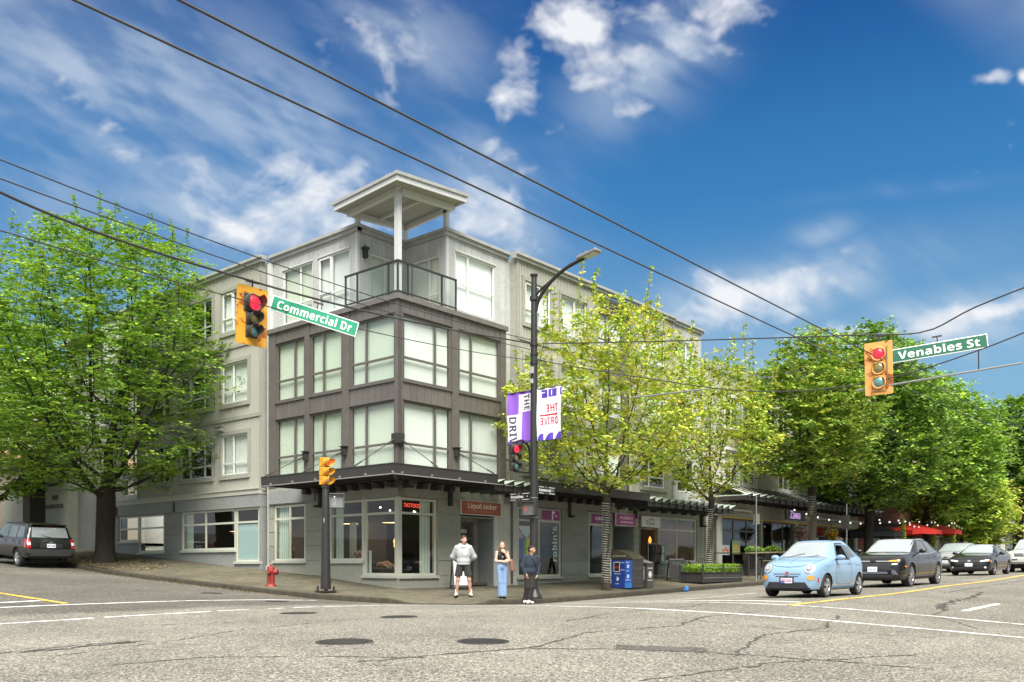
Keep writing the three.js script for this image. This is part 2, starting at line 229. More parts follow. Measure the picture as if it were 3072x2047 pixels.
{
  // worn, stained asphalt: newer, darker surfacing up the side street, paler aggregate in the crossing, drip lines and patches
  const tone = (x, z) => {
    const big = fbm(x * 0.16 + 3, z * 0.16, 4), mid = fbm(x * 0.9, z * 0.9 + 40, 4), fine = fbm(x * 3.1 + 8, z * 3.1, 3);
    let t = 0.86 + 0.20 * (big - 0.5) + 0.20 * (mid - 0.5) + 0.10 * (fine - 0.5);
    const edge = 2.9 + 0.7 * (fbm(x * 0.5, 3, 3) - 0.5) + 0.35 * (fine - 0.5), side = sstep(edge + 0.25, edge - 0.25, z) * sstep(0.6, -0.6, x);
    t *= lerp(1, 0.60 + 0.10 * (mid - 0.5), side);
    const drip = Math.exp(-(((z - 11.2 + 0.3 * (big - 0.5)) / 0.35) ** 2)) * sstep(-6, 2, x) + Math.exp(-(((x + 13.3 + 0.5 * (big - 0.5)) / 0.4) ** 2)) * sstep(6, 1, z);
    t *= 1 - 0.13 * drip * (0.5 + mid);
    const warm = 0.02 * (big - 0.5) + 0.012 * side;
    return [t * (1 + warm), t, t * (1 - 1.4 * warm)];
  };
  const xs = span([-1500, -60, 240], [-60, -24, 3], [-24, 6, 0.28], [6, 30, 0.7], [30, 140, 5], [140, 1600, 240]), zs = span([-1600, -100, 250], [-100, -20, 4], [-20, -4, 0.6], [-4, 20, 0.28], [20, 60, 3], [60, 1500, 240]);
  structure('road', sheet(xs, zs, H, tone), mat(C(0.50, 0.485, 0.445), 0.93, { map: TX.asphalt, vertexColors: true, bumpMap: TX.fineBump, bumpScale: 0.006 }));
}
const M_walk = mat(C(0.30, 0.284, 0.240), 0.93, { map: TX.concrete, bumpMap: TX.fineBump, bumpScale: 0.004, vertexColors: true });
const M_kerb = mat(C(0.115, 0.106, 0.088), 0.93, { map: TX.concrete, bumpMap: TX.fineBump, bumpScale: 0.006 });
{ // pavement between kerb and walls: strips from the wall foot to the back of the kerb
  const N = 10, p = [], uv = [], col = [], idx = [];
  const inner = kerbPts.map(([x, z]) => z <= CCZ && x <= KX + 0.01 ? [0.9, z < 0 ? Math.min(z, -0.6) : -0.6] : x >= CCX && z >= KZ - 0.01 ? [Math.max(x, 0.6), -2.6] : [0.5, -0.5]);
  kerbPts.forEach(([x, z], k) => {
    const [ix, iz] = inner[k], d = Math.hypot(ix - x, iz - z), t0 = 0.15 / d;
    for (let j = 0; j <= N; j++) {
      const t = lerp(t0, 1, j / N), px = lerp(x, ix, t), pz = lerp(z, iz, t), big = fbm(px * 0.5 + 9, pz * 0.5, 4), mid = fbm(px * 2.2, pz * 2.2 + 7, 4), n = 0.80 + 0.42 * (big - 0.5) + 0.30 * (mid - 0.5), moss = sstep(0.58, 0.72, fbm(px * 0.8 + 31, pz * 0.8, 4)) * 0.16;
      p.push(px, SW(px, pz), pz); uv.push(px, pz); col.push(n * (1 - moss), n, n * (1 - moss));
      if (k && j) { const a = k * (N + 1) + j, b = a - 1, c = a - N - 1, e = c - 1; idx.push(e, b, c, c, b, a); }
    }
  });
  const g = new THREE.BufferGeometry(); g.setAttribute('position', new THREE.Float32BufferAttribute(p, 3)); g.setAttribute('uv', new THREE.Float32BufferAttribute(uv, 2)); g.setAttribute('color', new THREE.Float32BufferAttribute(col, 3)); g.setIndex(idx); g.computeVertexNormals();
  structure('pavement', g, M_walk);
}
{ // kerb stones: 3 m lengths of cast kerb, each a piece with a joint between, with a rounded nose
  const kerb = new THREE.Group(); kerb.name = 'kerb'; kerb.userData = { kind: 'structure' }; taken.add('kerb'); scene.add(kerb);
  const dense = []; for (let k = 1; k < kerbPts.length; k++) { const [a, b] = [kerbPts[k - 1], kerbPts[k]], n = Math.max(1, Math.round(Math.hypot(b[0] - a[0], b[1] - a[1]) / 0.34)); for (let j = 0; j < n; j++) dense.push([lerp(a[0], b[0], j / n), lerp(a[1], b[1], j / n)]); }
  let run = [], len = 0;
  const flush = () => {
    if (run.length < 2) { run = run.slice(-1); return; }
    const p = [], uv = [], idx = [], prof = 6;
    run.forEach(([x, z], k) => {
      const q = run[Math.min(k + 1, run.length - 1)], o = run[Math.max(k - 1, 0)]; let tx = q[0] - o[0], tz = q[1] - o[1]; const l = Math.hypot(tx, tz); tx /= l; tz /= l;
      const nx = -tz * -1, nz = tx * -1, y = H(x, z), u = kerbUp(x, z), w = 0.006 * (fbm(x * 2, z * 2, 3) - 0.5);   // nx,nz point to the wall side
      const row = [[-0.01, -0.12], [0.0 + w, 0.0], [0.012 + w, u * 0.75], [0.03, u * 0.97], [0.06, u + 0.002], [0.17, u + 0.004]];
      for (const [d, h] of row) { p.push(x + nx * d, y + h, z + nz * d); uv.push(x + z, d + h); }
      if (k) for (let j = 1; j < prof; j++) { const a = k * prof + j, b = a - 1, c = a - prof, e = c - 1; idx.push(e, b, c, c, b, a); }
    });
    const g = new THREE.BufferGeometry(); g.setAttribute('position', new THREE.Float32BufferAttribute(p, 3)); g.setAttribute('uv', new THREE.Float32BufferAttribute(uv, 2)); g.setIndex(idx); g.computeVertexNormals();
    part(kerb, 'kerb_stone', g, M_kerb); run = [run[run.length - 1].map((v, i) => v + 0.012 * (i ? 0 : 1))]; len = 0;
  };
  for (const q of dense) { if (run.length) len += Math.hypot(q[0] - run[run.length - 1][0], q[1] - run[run.length - 1][1]); run.push(q); if (len > 3) flush(); }
  flush();
}
// strip laid on the road: pts [x, z], width across, wobbling edges
function strip(pts, w, up = 0.006, wob = 0.012, seed = 1, level = H) {
  const P = []; for (let k = 1; k < pts.length; k++) { const n = Math.max(1, Math.round(Math.hypot(pts[k][0] - pts[k - 1][0], pts[k][1] - pts[k - 1][1]) / 0.25)); for (let j = 0; j < n; j++) P.push([lerp(pts[k - 1][0], pts[k][0], j / n), lerp(pts[k - 1][1], pts[k][1], j / n)]); } P.push(pts[pts.length - 1]);
  const p = [], uv = [], idx = [], r = mul32(seed);
  P.forEach(([x, z], k) => {
    const q = P[Math.min(k + 1, P.length - 1)], o = P[Math.max(k - 1, 0)]; let tx = q[0] - o[0], tz = q[1] - o[1]; const l = Math.hypot(tx, tz) || 1; tx /= l; tz /= l;
    const a = w / 2 + wob * (r() - 0.5), b = w / 2 + wob * (r() - 0.5), x0 = x - tz * a, z0 = z + tx * a, x1 = x + tz * b, z1 = z - tx * b;
    p.push(x0, level(x0, z0) + up, z0, x1, level(x1, z1) + up, z1); uv.push(x0, z0, x1, z1);
    if (k) idx.push(2 * k - 2, 2 * k - 1, 2 * k, 2 * k - 1, 2 * k + 1, 2 * k);
  });
  const g = new THREE.BufferGeometry(); g.setAttribute('position', new THREE.Float32BufferAttribute(p, 3)); g.setAttribute('uv', new THREE.Float32BufferAttribute(uv, 2)); g.setIndex(idx); g.computeVertexNormals(); return plain(g);
}
{
  const worn = dataTex(512, (u, v, i, j) => { const n = tfbm(u, v, 10, 5, 7), m = hash2(i >> 1, j >> 1), s = sstep(0.60, 0.70, n * 0.75 + m * 0.30); return [lerp(1, 0.60, s), lerp(1, 0.59, s), lerp(1, 0.55, s)]; }, 0.5);
  const paint = mat(C(0.80, 0.80, 0.77), 0.8, { map: worn }), yellow = mat(C(0.78, 0.47, 0.07), 0.8, { map: worn });
  structure('crosswalk_line', strip([[-16, 1.15], [-12, 1.0], [-8.9, 0.78], [-7.3, 0.74], [-5.4, 1.0], [-4.3, 1.5]], 0.12, 0.006, 0.02, 3), paint);
  structure('crosswalk_line', [strip([[-16, 4.3], [-11.46, 4.07]], 0.12, 0.006, 0.02, 4), strip([[-11.25, 4.05], [-8.95, 3.98]], 0.12, 0.006, 0.02, 5), strip([[-8.75, 3.9], [-7.94, 3.88]], 0.11, 0.006, 0.02, 6), strip([[-7.5, 3.92], [-7.1, 3.95]], 0.1, 0.006, 0.02, 7), strip([[-6.8, 3.92], [-4, 4.02], [-2.1, 4.3]], 0.12, 0.006, 0.02, 8)], paint);
  structure('stop_line', strip([[-16, 0.3], [-11.6, -0.2], [-10.64, -0.42]], 0.16, 0.006, 0.02, 9), paint);
  structure('crosswalk_line', strip([[-1.4, 5.4], [-2.3, 7.2], [-2.9, 9.4], [-3.1, 12.1], [-3.05, 14.3], [-3.0, 18.1], [-3, 22]], 0.14, 0.006, 0.02, 10), paint);
  structure('crosswalk_line', strip([[0.9, 5.2], [0.3, 8.2], [0.02, 12.9], [0.05, 16.2], [0, 22]], 0.13, 0.006, 0.02, 11), paint);
  structure('stop_line', strip([[1.35, 5.3], [1.2, 9], [1.1, 12.7]], 0.2, 0.006, 0.02, 12), paint);
  structure('parking_line', strip([[1.6, 8.5], [7.8, 8.43]], 0.09, 0.006, 0.02, 13), paint);
  structure('lane_dash', strip([[1.9, 16.0], [4.7, 16.1]], 0.14, 0.006, 0.02, 14), paint);
  structure('lane_dash', strip([[10.5, 16.0], [13.5, 16.05]], 0.14, 0.006, 0.02, 15), paint);
  structure('centre_line', strip([[-0.05, 12.9], [3.8, 13.05], [10.8, 12.95], [20, 12.8], [140, 12.6]], 0.15, 0.010, 0.02, 16), yellow);
  structure('centre_line', strip([[-10.5, 0.6], [-10.5, -1.2], [-10.55, -3], [-10.4, -30]], 0.15, 0.010, 0.02, 17), yellow);
  // cracks: thin jagged dark seams with branches
  const cracks = [], rr = mul32(77);
  const crack = (pts, w0, j = 0.10) => { const w = w0 * 1.25; const P = []; for (let k = 1; k < pts.length; k++) { const n = Math.max(2, Math.round(Math.hypot(pts[k][0] - pts[k - 1][0], pts[k][1] - pts[k - 1][1]) / 0.12)); for (let i = 0; i < n; i++) P.push([lerp(pts[k - 1][0], pts[k][0], i / n) + j * (rr() - 0.5), lerp(pts[k - 1][1], pts[k][1], i / n) + j * (rr() - 0.5)]); } if (P.length > 2) cracks.push(strip(P, w, 0.0045, w * 1.3, (rr() * 1e6) | 0)); };
  crack([[-12.6, 13.2], [-10.3, 13.8], [-8.2, 13.2], [-6.2, 13.6], [-4.1, 13.0], [-2, 13.2]], 0.032); crack([[-10.3, 13.8], [-9.4, 14.8], [-8.6, 16.4], [-8.1, 18.2]], 0.03); crack([[-9.0, 16.0], [-6.4, 15.2], [-4.4, 15.4], [-1.6, 14.6]], 0.03); crack([[-11.5, 16.2], [-9.2, 16.6], [-6.8, 17.6]], 0.026);
  crack([[-14.6, 9.8], [-12.8, 9.4], [-11.2, 8.6], [-9.7, 8.4], [-8.3, 8.1]], 0.022); crack([[-14.9, 8.9], [-13.9, 8.8], [-13.1, 8.9]], 0.06, 0.14); crack([[-14.7, 9.0], [-13.6, 9.05], [-13.2, 9.2]], 0.05, 0.16); crack([[-14.3, 9.15], [-13.4, 9.0], [-12.9, 9.1]], 0.04, 0.16);
  crack([[-14.6, 11.2], [-13.6, 11.4], [-12.4, 12.8], [-11.8, 13.6]], 0.022); crack([[-11.8, 6.3], [-9.9, 7.0], [-8.8, 7.6]], 0.02); crack([[-11, 6.8], [-9, 8.0], [-7.6, 9.2], [-6.5, 9.5]], 0.016); crack([[-6.9, 11.8], [-4.6, 11.2], [-1.8, 11.4], [1, 10.6]], 0.02);
  crack([[1.6, 15.7], [3.2, 15.2], [6.2, 15.1], [9.5, 14.7]], 0.07, 0.16); crack([[1.9, 15.5], [3.8, 15.3], [5, 15.0]], 0.05, 0.2); crack([[-2, 17.2], [0.4, 15.8], [1.7, 15.7]], 0.022); crack([[8, 14.0], [16, 13.9], [24, 13.6]], 0.03); crack([[-6.5, -2.2], [-7.6, -5.5], [-8.4, -9]], 0.02); crack([[-5.4, 2.6], [-8, 2.3], [-10.4, 2.5], [-12.6, 2.2]], 0.016); crack([[-4.4, 17.2], [-5.3, 15.0], [-4.9, 12.9]], 0.018); crack([[-3.2, 8.0], [-5.1, 8.8], [-7, 8.7]], 0.014);
  structure('road_cracks', cracks, mat(C(0.05, 0.047, 0.041), 0.95));
  structure('road_patch', strip([[-9.35, 14.5], [-8.9, 15.2], [-8.7, 15.5]], 0.5, 0.0035, 0.12, 18), mat(C(0.22, 0.215, 0.20), 0.95, { map: TX.asphalt }));
  // expansion joints in the pavement
  const jm = mat(C(0.10, 0.095, 0.08), 0.95), js = [];
  for (const x of [1.6, 3.2, 6.2, 9.2, 12.2, 15.2, 18.2, 21.2]) js.push(strip([[x, 0.3], [x, 4.0]], 0.014, 0.005, 0.004, 5, SW));
  for (const z of [-1.5, -4.5, -7.5, -10.5]) js.push(strip([[-3.7, z], [-0.3, z]], 0.014, 0.005, 0.004, 6, SW));
  js.push(strip([[0.15, 0.4], [-0.75, 3.95]], 0.016, 0.005, 0.004, 7, SW), strip([[-0.1, 0.3], [-2.2, 3.3]], 0.016, 0.005, 0.004, 8, SW));
  structure('pavement_joints', js, jm);
}
{ // iron covers set in the road: a ring and a cast plate of raised bars
  const iron = mat(C(0.050, 0.047, 0.042), 0.7, { map: TX.grain, metalness: 0.2 });
  const cover = (x, z, r, label, slots) => {
    const y = H(x, z) + 0.006, t = thing('manhole_cover', label, 'manhole cover', [x, y, z], slots ? 0.5 : 0.9, 'iron covers in the road');
    const n = new THREE.Vector3(-(H(x + 0.3, z) - H(x - 0.3, z)) / 0.6, 1, -(H(x, z + 0.3) - H(x, z - 0.3)) / 0.6).normalize(); t.quaternion.setFromUnitVectors(V3(0, 1, 0), n);
    part(t, 'ring', lathe([[r, -0.03], [r, 0.005], [r * 0.9, 0.005], [r * 0.89, -0.012]], 36), iron);
    const b = [cyl(r * 0.885, r * 0.885, 0.02, 36, 0, -0.024, 0)], k = r * 0.8;
    for (let i = -6; i <= 6; i++) { const u = i * r * 0.125, h = Math.sqrt(Math.max(0, k * k - u * u)); if (h > 0.03) { b.push(box(u - r * 0.03, u + r * 0.03, -0.004, 0.005, -h, h)); if (!slots) b.push(box(-h, h, -0.004, 0.0045, u - r * 0.03, u + r * 0.03)); } }
    part(t, 'cover_plate', b, iron);
  };
  cover(-11.5, 11.54, 0.39, 'large round waffle-cast manhole cover, left one of the two nearest', false);
  cover(-10.2, 12.9, 0.36, 'large round barred manhole cover, right one of the two nearest', true);
  cover(-8.0, 5.74, 0.38, 'round manhole cover straight in front of the fire hydrant corner', false);
  cover(-7.71, 8.48, 0.36, 'round manhole cover in front of the corner shop window', true);
  cover(-5.5, -1.72, 0.3, 'small cover in the dark side street near the kerb', false);
  cover(-5.69, 1.66, 0.3, 'small cover just below the upper crosswalk line', false);
}
// ---------------------------------------------------------------- the corner building. Facades are laid out as (s, y, o): s along the wall, o outwards; 'R' faces +z with s = x, 'L' faces -x with s = z
const onSide = (g, side) => { if (side === 'L') g.rotateY(-Math.PI / 2); return g; };
const fb = (side, s0, s1, y0, y1, o0, o1) => onSide(box(s0, s1, y0, y1, o0, o1), side);
const cut = (a, b, holes) => { let r = [[a, b]]; for (const [p, q] of holes) { const n = []; for (const [x, y] of r) { if (q <= x || p >= y) n.push([x, y]); else { if (p > x) n.push([x, p]); if (q < y) n.push([q, y]); } } r = n; } return r.filter(([x, y]) => y - x > 0.01); };
function wallBoxes(side, s0, s1, y0, y1, holes, o0, o1) {
  const ys = [...new Set([y0, y1, ...holes.flatMap((h) => [h[2], h[3]])])].filter((y) => y >= y0 && y <= y1).sort((a, b) => a - b), out = [];
  for (let k = 1; k < ys.length; k++) for (const [a, b] of cut(s0, s1, holes.filter((h) => h[2] < ys[k] - 1e-4 && h[3] > ys[k - 1] + 1e-4))) out.push(fb(side, a, b, ys[k - 1], ys[k], o0, o1));
  return out;
}
// separate upright boards with open joints, broken round the openings; each a piece of its own
const boardMats = (c, v, rough = 0.7) => [0.95, 1, 1.05].map((k) => mat(c.clone().multiplyScalar(k * v), rough, { map: TX.plaster }));
function boards(parent, name, side, s0, s1, y0, y1, holes, o0, o1, w, mats, gap = 0.012, seed = 5) {
  const r = mul32(seed), n = Math.max(1, Math.round((s1 - s0) / w)), dw = (s1 - s0) / n;
  for (let k = 0; k < n; k++) {
    const a = s0 + k * dw + gap / 2, b = s0 + (k + 1) * dw - gap / 2, hit = holes.filter((h) => h[0] < b && h[1] > a), m = mats[Math.floor(r() * mats.length)], j = 0.003 * r();
    const part1 = [];
    if (!hit.length) part1.push(fb(side, a, b, y0, y1, o0, o1 + j));
    else { // split along s at the opening edges, then up and down
      const ss = [...new Set([a, b, ...hit.flatMap((h) => [h[0], h[1]])])].filter((x) => x >= a && x <= b).sort((p, q) => p - q);
      for (let i = 1; i < ss.length; i++) for (const [p, q] of cut(y0, y1, hit.filter((h) => h[0] < ss[i] - 1e-4 && h[1] > ss[i - 1] + 1e-4).map((h) => [h[2], h[3]]))) part1.push(fb(side, ss[i - 1], ss[i], p, q, o0, o1 + j));
    }
    parts(parent, name, part1, m);
  }
}
function ribs(side, s0, s1, y0, y1, holes, o, step = 0.095, w = 0.042, d = 0.03) {
  const out = [];
  for (let s = s0 + step / 2; s < s1; s += step) for (const [p, q] of cut(y0, y1, holes.filter((h) => h[0] < s + w / 2 && h[1] > s - w / 2).map((h) => [h[2], h[3]]))) out.push(fb(side, s - w / 2, s + w / 2, p, q, o, o + d));
  return out;
}
const slatCache = new Map();
function slats(w, h, open, seed, flip = 1) { // vertical blind: turned slats hanging from a rail
  const out = [], r = mul32(seed), step = open ? 0.10 : 0.088, sw = 0.089;
  for (let s = -w / 2 + step / 2; s < w / 2; s += step) { const a = (open ? 1.1 : 0.5) * flip + 0.06 * (r() - 0.5), g = new THREE.BoxGeometry(sw, h, 0.002); g.rotateY(a); g.translate(s, 0, 0); out.push(metric(g)); }
  out.push(box(-w / 2, w / 2, h / 2 - 0.01, h / 2 + 0.02, -0.03, 0.03));
  return join(out);
}
// window > frame, sill, panes, blind. mulls: upright positions; tr: transom height or null; cover: 'slat' | 'open' | 'roller' | 'curtain' | null
function windowUnit(b, side, s0, s1, y0, y1, o, { mulls = [], tr = null, frame = M.vinyl, fw = 0.055, cover = null, glass = M.glass, blindMat = M.blind, seed = 1, skip = [], name = 'window', coverTo = 1, casement = -1 } = {}) {
  const w = new THREE.Group(); w.name = name; b.add(w);
  const fr = [], fd = 0.05;
  fr.push(fb(side, s0, s1, y1 - fw, y1, o - fd, o), fb(side, s0, s1, y0, y0 + fw, o - fd, o), fb(side, s0, s0 + fw, y0 + fw, y1 - fw, o - fd, o), fb(side, s1 - fw, s1, y0 + fw, y1 - fw, o - fd, o));
  const S = [s0 + fw, ...mulls, s1 - fw], cols = [];
  for (const m of mulls) fr.push(fb(side, m - fw / 2, m + fw / 2, y0 + fw, y1 - fw, o - fd, o - 0.002));
  const Y = tr === null ? [[y0 + fw, y1 - fw]] : [[y0 + fw, tr - fw / 2], [tr + fw / 2, y1 - fw]];
  for (let k = 1; k < S.length; k++) cols.push([S[k - 1] + (k > 1 ? fw / 2 : 0), S[k] - (k < S.length - 1 ? fw / 2 : 0)]);
  if (tr !== null) for (const [p, q] of cols) fr.push(fb(side, p, q, tr - fw / 2, tr + fw / 2, o - fd, o - 0.004));
  cols.forEach(([p, q], k) => { if (casement === k) { const a = Y[Y.length - 1]; fr.push(fb(side, p, p + 0.05, a[0], a[1], o - 0.02, o + 0.03), fb(side, q - 0.05, q, a[0], a[1], o - 0.02, o + 0.03), fb(side, p + 0.05, q - 0.05, a[0], a[0] + 0.05, o - 0.02, o + 0.03), fb(side, p + 0.05, q - 0.05, a[1] - 0.05, a[1], o - 0.02, o + 0.03)); } });
  part(w, 'frame', fr, frame);
  cols.forEach(([p, q], ci) => Y.forEach(([a, c], ri) => {
    if (skip.includes(ci * 2 + ri)) return;
    const g = new THREE.PlaneGeometry(q - p, c - a); g.translate((p + q) / 2, (a + c) / 2, o - 0.03); part(w, 'pane', onSide(plain(g), side), glass);
  }));
  if (cover === 'slat' || cover === 'open') {
    const key = [(s1 - s0).toFixed(2), (y1 - y0).toFixed(2), cover, seed, side].join();
    if (!slatCache.has(key)) slatCache.set(key, slats(s1 - s0 - 0.06, y1 - y0 - 0.06, cover === 'open', seed, side === 'R' ? -1 : 1));
    const g = slatCache.get(key).clone(); g.translate((s0 + s1) / 2, (y0 + y1) / 2, o - 0.14); part(w, 'vertical_blind', onSide(g, side), blindMat);
  } else if (cover === 'roller') part(w, 'roller_blind', fb(side, s0 + 0.02, s1 - 0.02, lerp(y1, y0, coverTo), y1 - 0.02, o - 0.125, o - 0.12), blindMat);
  else if (cover === 'curtain') {
    const r = mul32(seed), gs = []; for (const [a, c] of [[s0, lerp(s0, s1, 0.28)], [lerp(s0, s1, 0.72), s1]]) { const n = 26, p = []; for (let i = 0; i <= n; i++) { const t = i / n; p.push([lerp(a, c, t), 0.03 * Math.sin(t * 26 + r())]); } const sh = new THREE.Shape(p.concat(p.slice().reverse().map(([x, y]) => [x, y - 0.006])).map(([x, y]) => new THREE.Vector2(x, y))); const g = plain(new THREE.ExtrudeGeometry(sh, { depth: y1 - y0 - 0.04, bevelEnabled: false })); g.rotateX(-Math.PI / 2); g.translate(0, y0 + 0.02, o - 0.17); gs.push(g); }
    part(w, 'curtain', onSide(join(gs), side), mat(C(0.42, 0.43, 0.36), 0.9));
  }
  return w;
}
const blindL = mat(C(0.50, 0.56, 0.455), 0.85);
const building = thing('apartment_building', 'four-storey grey and white corner apartment building with a dark window bay and shops below', 'building');
const bd = building;
const darkBoards = boardMats(C(0.150, 0.138, 0.125), 1, 0.55), whiteBoards = boardMats(C(0.53, 0.545, 0.53), 1, 0.7), paleBoards = boardMats(C(0.60, 0.615, 0.56), 1, 0.75);
// --- dark corner bay, floors 2 and 3
{
  const FL = [[7.43, 9.56, 8.18], [4.67, 6.80, 5.42]];
  const bay = (side, wins, s0, s1, cols) => {
    FL.forEach(([y0, y1, tr], fi) => wins.forEach(([a, c, m, cover], wi) => {
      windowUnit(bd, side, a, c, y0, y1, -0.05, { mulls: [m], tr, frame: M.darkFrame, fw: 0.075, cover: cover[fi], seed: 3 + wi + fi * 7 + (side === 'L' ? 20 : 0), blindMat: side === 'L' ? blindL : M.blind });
      part(bd, 'window_sill', fb(side, a - 0.04, c + 0.04, y0 - 0.055, y0, -0.08, 0.025), M.darkFrame);
      part(bd, 'window_head', fb(side, a - 0.04, c + 0.04, y1, y1 + 0.035, -0.08, 0.015), M.darkFrame);
      // jambs
      part(bd, 'window_jamb', [fb(side, a - 0.012, a, y0, y1, -0.2, 0), fb(side, c, c + 0.012, y0, y1, -0.2, 0)], M.darkFrame);
    }));
    cols.forEach(([a, c]) => part(bd, 'pilaster', fb(side, a, c, 4.3, 9.97, -0.18, 0), M.dark));
    wins.forEach(([a, c], wi) => [[9.595, 9.97], [6.835, 7.375], [4.3, 4.615]].forEach(([y0, y1], k) => boards(bd, 'spandrel_panel', side, a - 0.01, c + 0.01, y0, y1, [], -0.16, -0.022, 0.31, darkBoards, 0.014, wi * 9 + k + 1)));
    part(bd, 'bay_backing', wallBoxes(side, s0, s1, 4.3, 9.97, wins.flatMap(([a, c]) => FL.map(([y0, y1]) => [a, c, y0, y1])), -0.24, -0.19), M.darkFrame);
  };
  bay('L', [[-6.54, -4.86, -5.47, ['slat', 'slat']], [-4.53, -2.80, -3.83, ['slat', 'open']], [-2.37, -0.17, -1.60, ['slat', 'slat']]], -7.0, -0.1, [[-7.0, -6.565], [-4.835, -4.555], [-2.775, -2.395], [-0.145, -0.0]]);
  bay('R', [[0.25, 2.44, 1.72, ['slat', 'slat']], [2.81, 4.94, 3.47, ['slat', 'open']]], 0.1, 5.25, [[0.003, 0.225], [2.465, 2.785], [4.965, 5.25]]);
  part(bd, 'bay_cap', [fb('L', -7.06, 0.07, 9.97, 10.13, -0.6, 0.07), fb('R', 0.6, 5.31, 9.971, 10.131, -0.6, 0.07)], mat(C(0.19, 0.175, 0.158), 0.5, { map: TX.grain }));
  part(bd, 'bay_side_wall', [box(0.19, 0.4, 4.3, 9.96, -7.0, -6.9), box(5.15, 5.248, 4.3, 9.96, -0.4, -0.19)], M.dark);
}
// --- white top storey, set back, with the corner cut away for a balcony
{
  const P = -0.35, y0 = 10.13, y1 = 12.8;
  const hl = [[-6.58, -4.84, 10.33, 12.31], [-4.50, -2.78, 10.33, 12.31]], hr = [[2.98, 5.02, 10.37, 12.35]];
  part(bd, 'wall', wallBoxes('L', -7.5, -2.41, 4.3, y1, [...hl, [-7.0, -2.3, 4.3, 10.12]], P - 0.2, P - 0.03), M.white);
  part(bd, 'wall', wallBoxes('R', 2.56, 5.95, 4.3, y1, [...hr, [2.5, 5.25, 4.3, 10.12]], P - 0.2, P - 0.03), M.white);
  boards(bd, 'wall_board', 'L', -7.46, -2.41, y0, y1, hl, P - 0.028, P, 0.3, whiteBoards, 0.010, 11);
  boards(bd, 'wall_board', 'R', 2.56, 5.9, y0, y1, hr, P - 0.028, P, 0.3, whiteBoards, 0.010, 12);
  boards(bd, 'wall_board', 'L', -7.46, -7.0, 4.4, y0, [], P - 0.028, P, 0.46, whiteBoards, 0.010, 13);
  boards(bd, 'wall_board', 'R', 5.25, 5.9, 4.4, y0, [], P - 0.028, P, 0.33, whiteBoards, 0.010, 14);
  windowUnit(bd, 'L', -6.58, -4.84, 10.33, 12.31, P - 0.02, { mulls: [-5.56], tr: 10.98, frame: M.vinyl, cover: 'slat', seed: 31, blindMat: M.blindDim ??= mat(C(0.55, 0.585, 0.49), 0.85) });
  windowUnit(bd, 'L', -4.50, -2.78, 10.33, 12.31, P - 0.02, { mulls: [-3.77], tr: 10.98, frame: M.vinyl, cover: 'slat', seed: 32, casement: 0 });
  windowUnit(bd, 'R', 2.98, 5.02, 10.37, 12.35, P - 0.02, { mulls: [3.64], tr: 11.29, frame: M.vinyl, cover: 'roller', seed: 33, blindMat: mat(C(0.86, 0.88, 0.86), 0.85) });
  for (const [side, a, c, y] of [['L', -6.62, -4.80, 12.31], ['L', -4.54, -2.74, 12.31], ['R', 2.94, 5.06, 12.35]]) part(bd, 'window_head', fb(side, a, c, y, y + 0.05, P, P + 0.035), M.whiteTrim);
  // balcony walls: one faces +z (with glazed door), one faces -x (with window)
  const d1 = [[0.95, 2.30, 10.2, 12.2]], w2 = [[-2.25, -0.72, 10.2, 12.2]];
  part(bd, 'balcony_wall', wallBoxes('R', 0.36, 2.75, y0, y1, d1, -2.62, -2.44), M.white);
  boards(bd, 'wall_board', 'R', 0.355, 2.56, y0, y1, d1, -2.438, -2.41, 0.3, whiteBoards, 0.01, 15);
  part(bd, 'balcony_wall', wallBoxes('L', -2.6, -0.36, y0, y1, w2, -2.78, -2.592), M.white);
  boards(bd, 'wall_board', 'L', -2.41, -0.355, y0, y1, w2, -2.59, -2.56, 0.3, whiteBoards, 0.01, 16);
  windowUnit(bd, 'R', 0.95, 2.30, 10.2, 12.2, -2.44, { name: 'balcony_door', mulls: [1.62], cover: 'slat', seed: 34, blindMat: mat(C(0.60, 0.66, 0.54), 0.85) });
  windowUnit(bd, 'L', -2.25, -0.72, 10.2, 12.2, -2.60, { mulls: [-1.25], tr: 10.9, cover: 'slat', seed: 35, blindMat: mat(C(0.72, 0.71, 0.62), 0.85) });
  part(bd, 'balcony_floor', box(-0.04, 2.7, 10.05, 10.12, -2.7, 0.04), M.trim);
  part(bd, 'wall_lamp', [box(0.58, 0.72, 11.95, 12.22, -2.40, -2.26), box(0.55, 0.75, 12.22, 12.30, -2.41, -2.22), box(0.64, 0.66, 12.30, 12.42, -2.36, -2.34)], M.black);
  part(bd, 'corner_trim', [box(0.352, 0.44, y0, y1, -2.408, -2.388), box(0.332, 0.352, y0, y1, -2.49, -2.388), box(2.54, 2.56, y0, y1, -0.42, -0.348), box(2.54, 2.64, y0, y1, -0.348, -0.33)], M.whiteTrim);
  // balcony rail: posts, rails and glass panels round the corner
  const rail = new THREE.Group(); rail.name = 'balcony_rail'; bd.add(rail);
  const E = 0.02, ry = 11.15, posts = [[-E, -2.55], [-E, -1.95], [-E, -0.42], [-E, E], [0.42, E], [1.95, E], [2.62, E]];
  for (const [x, z] of posts) part(rail, 'post', box(x - 0.025, x + 0.025, 10.13, ry, z - 0.025, z + 0.025), M.steel);
  part(rail, 'top_rail', [box(-E - 0.035, -E + 0.035, ry, ry + 0.05, -2.58, E + 0.035), box(-E + 0.035, 2.65, ry, ry + 0.05, E - 0.035, E + 0.035)], M.steel);
  part(rail, 'bottom_rail', [box(-E - 0.02, -E + 0.02, 10.20, 10.24, -2.55, E + 0.02), box(-E + 0.02, 2.62, 10.20, 10.24, E - 0.02, E + 0.02)], M.steel);
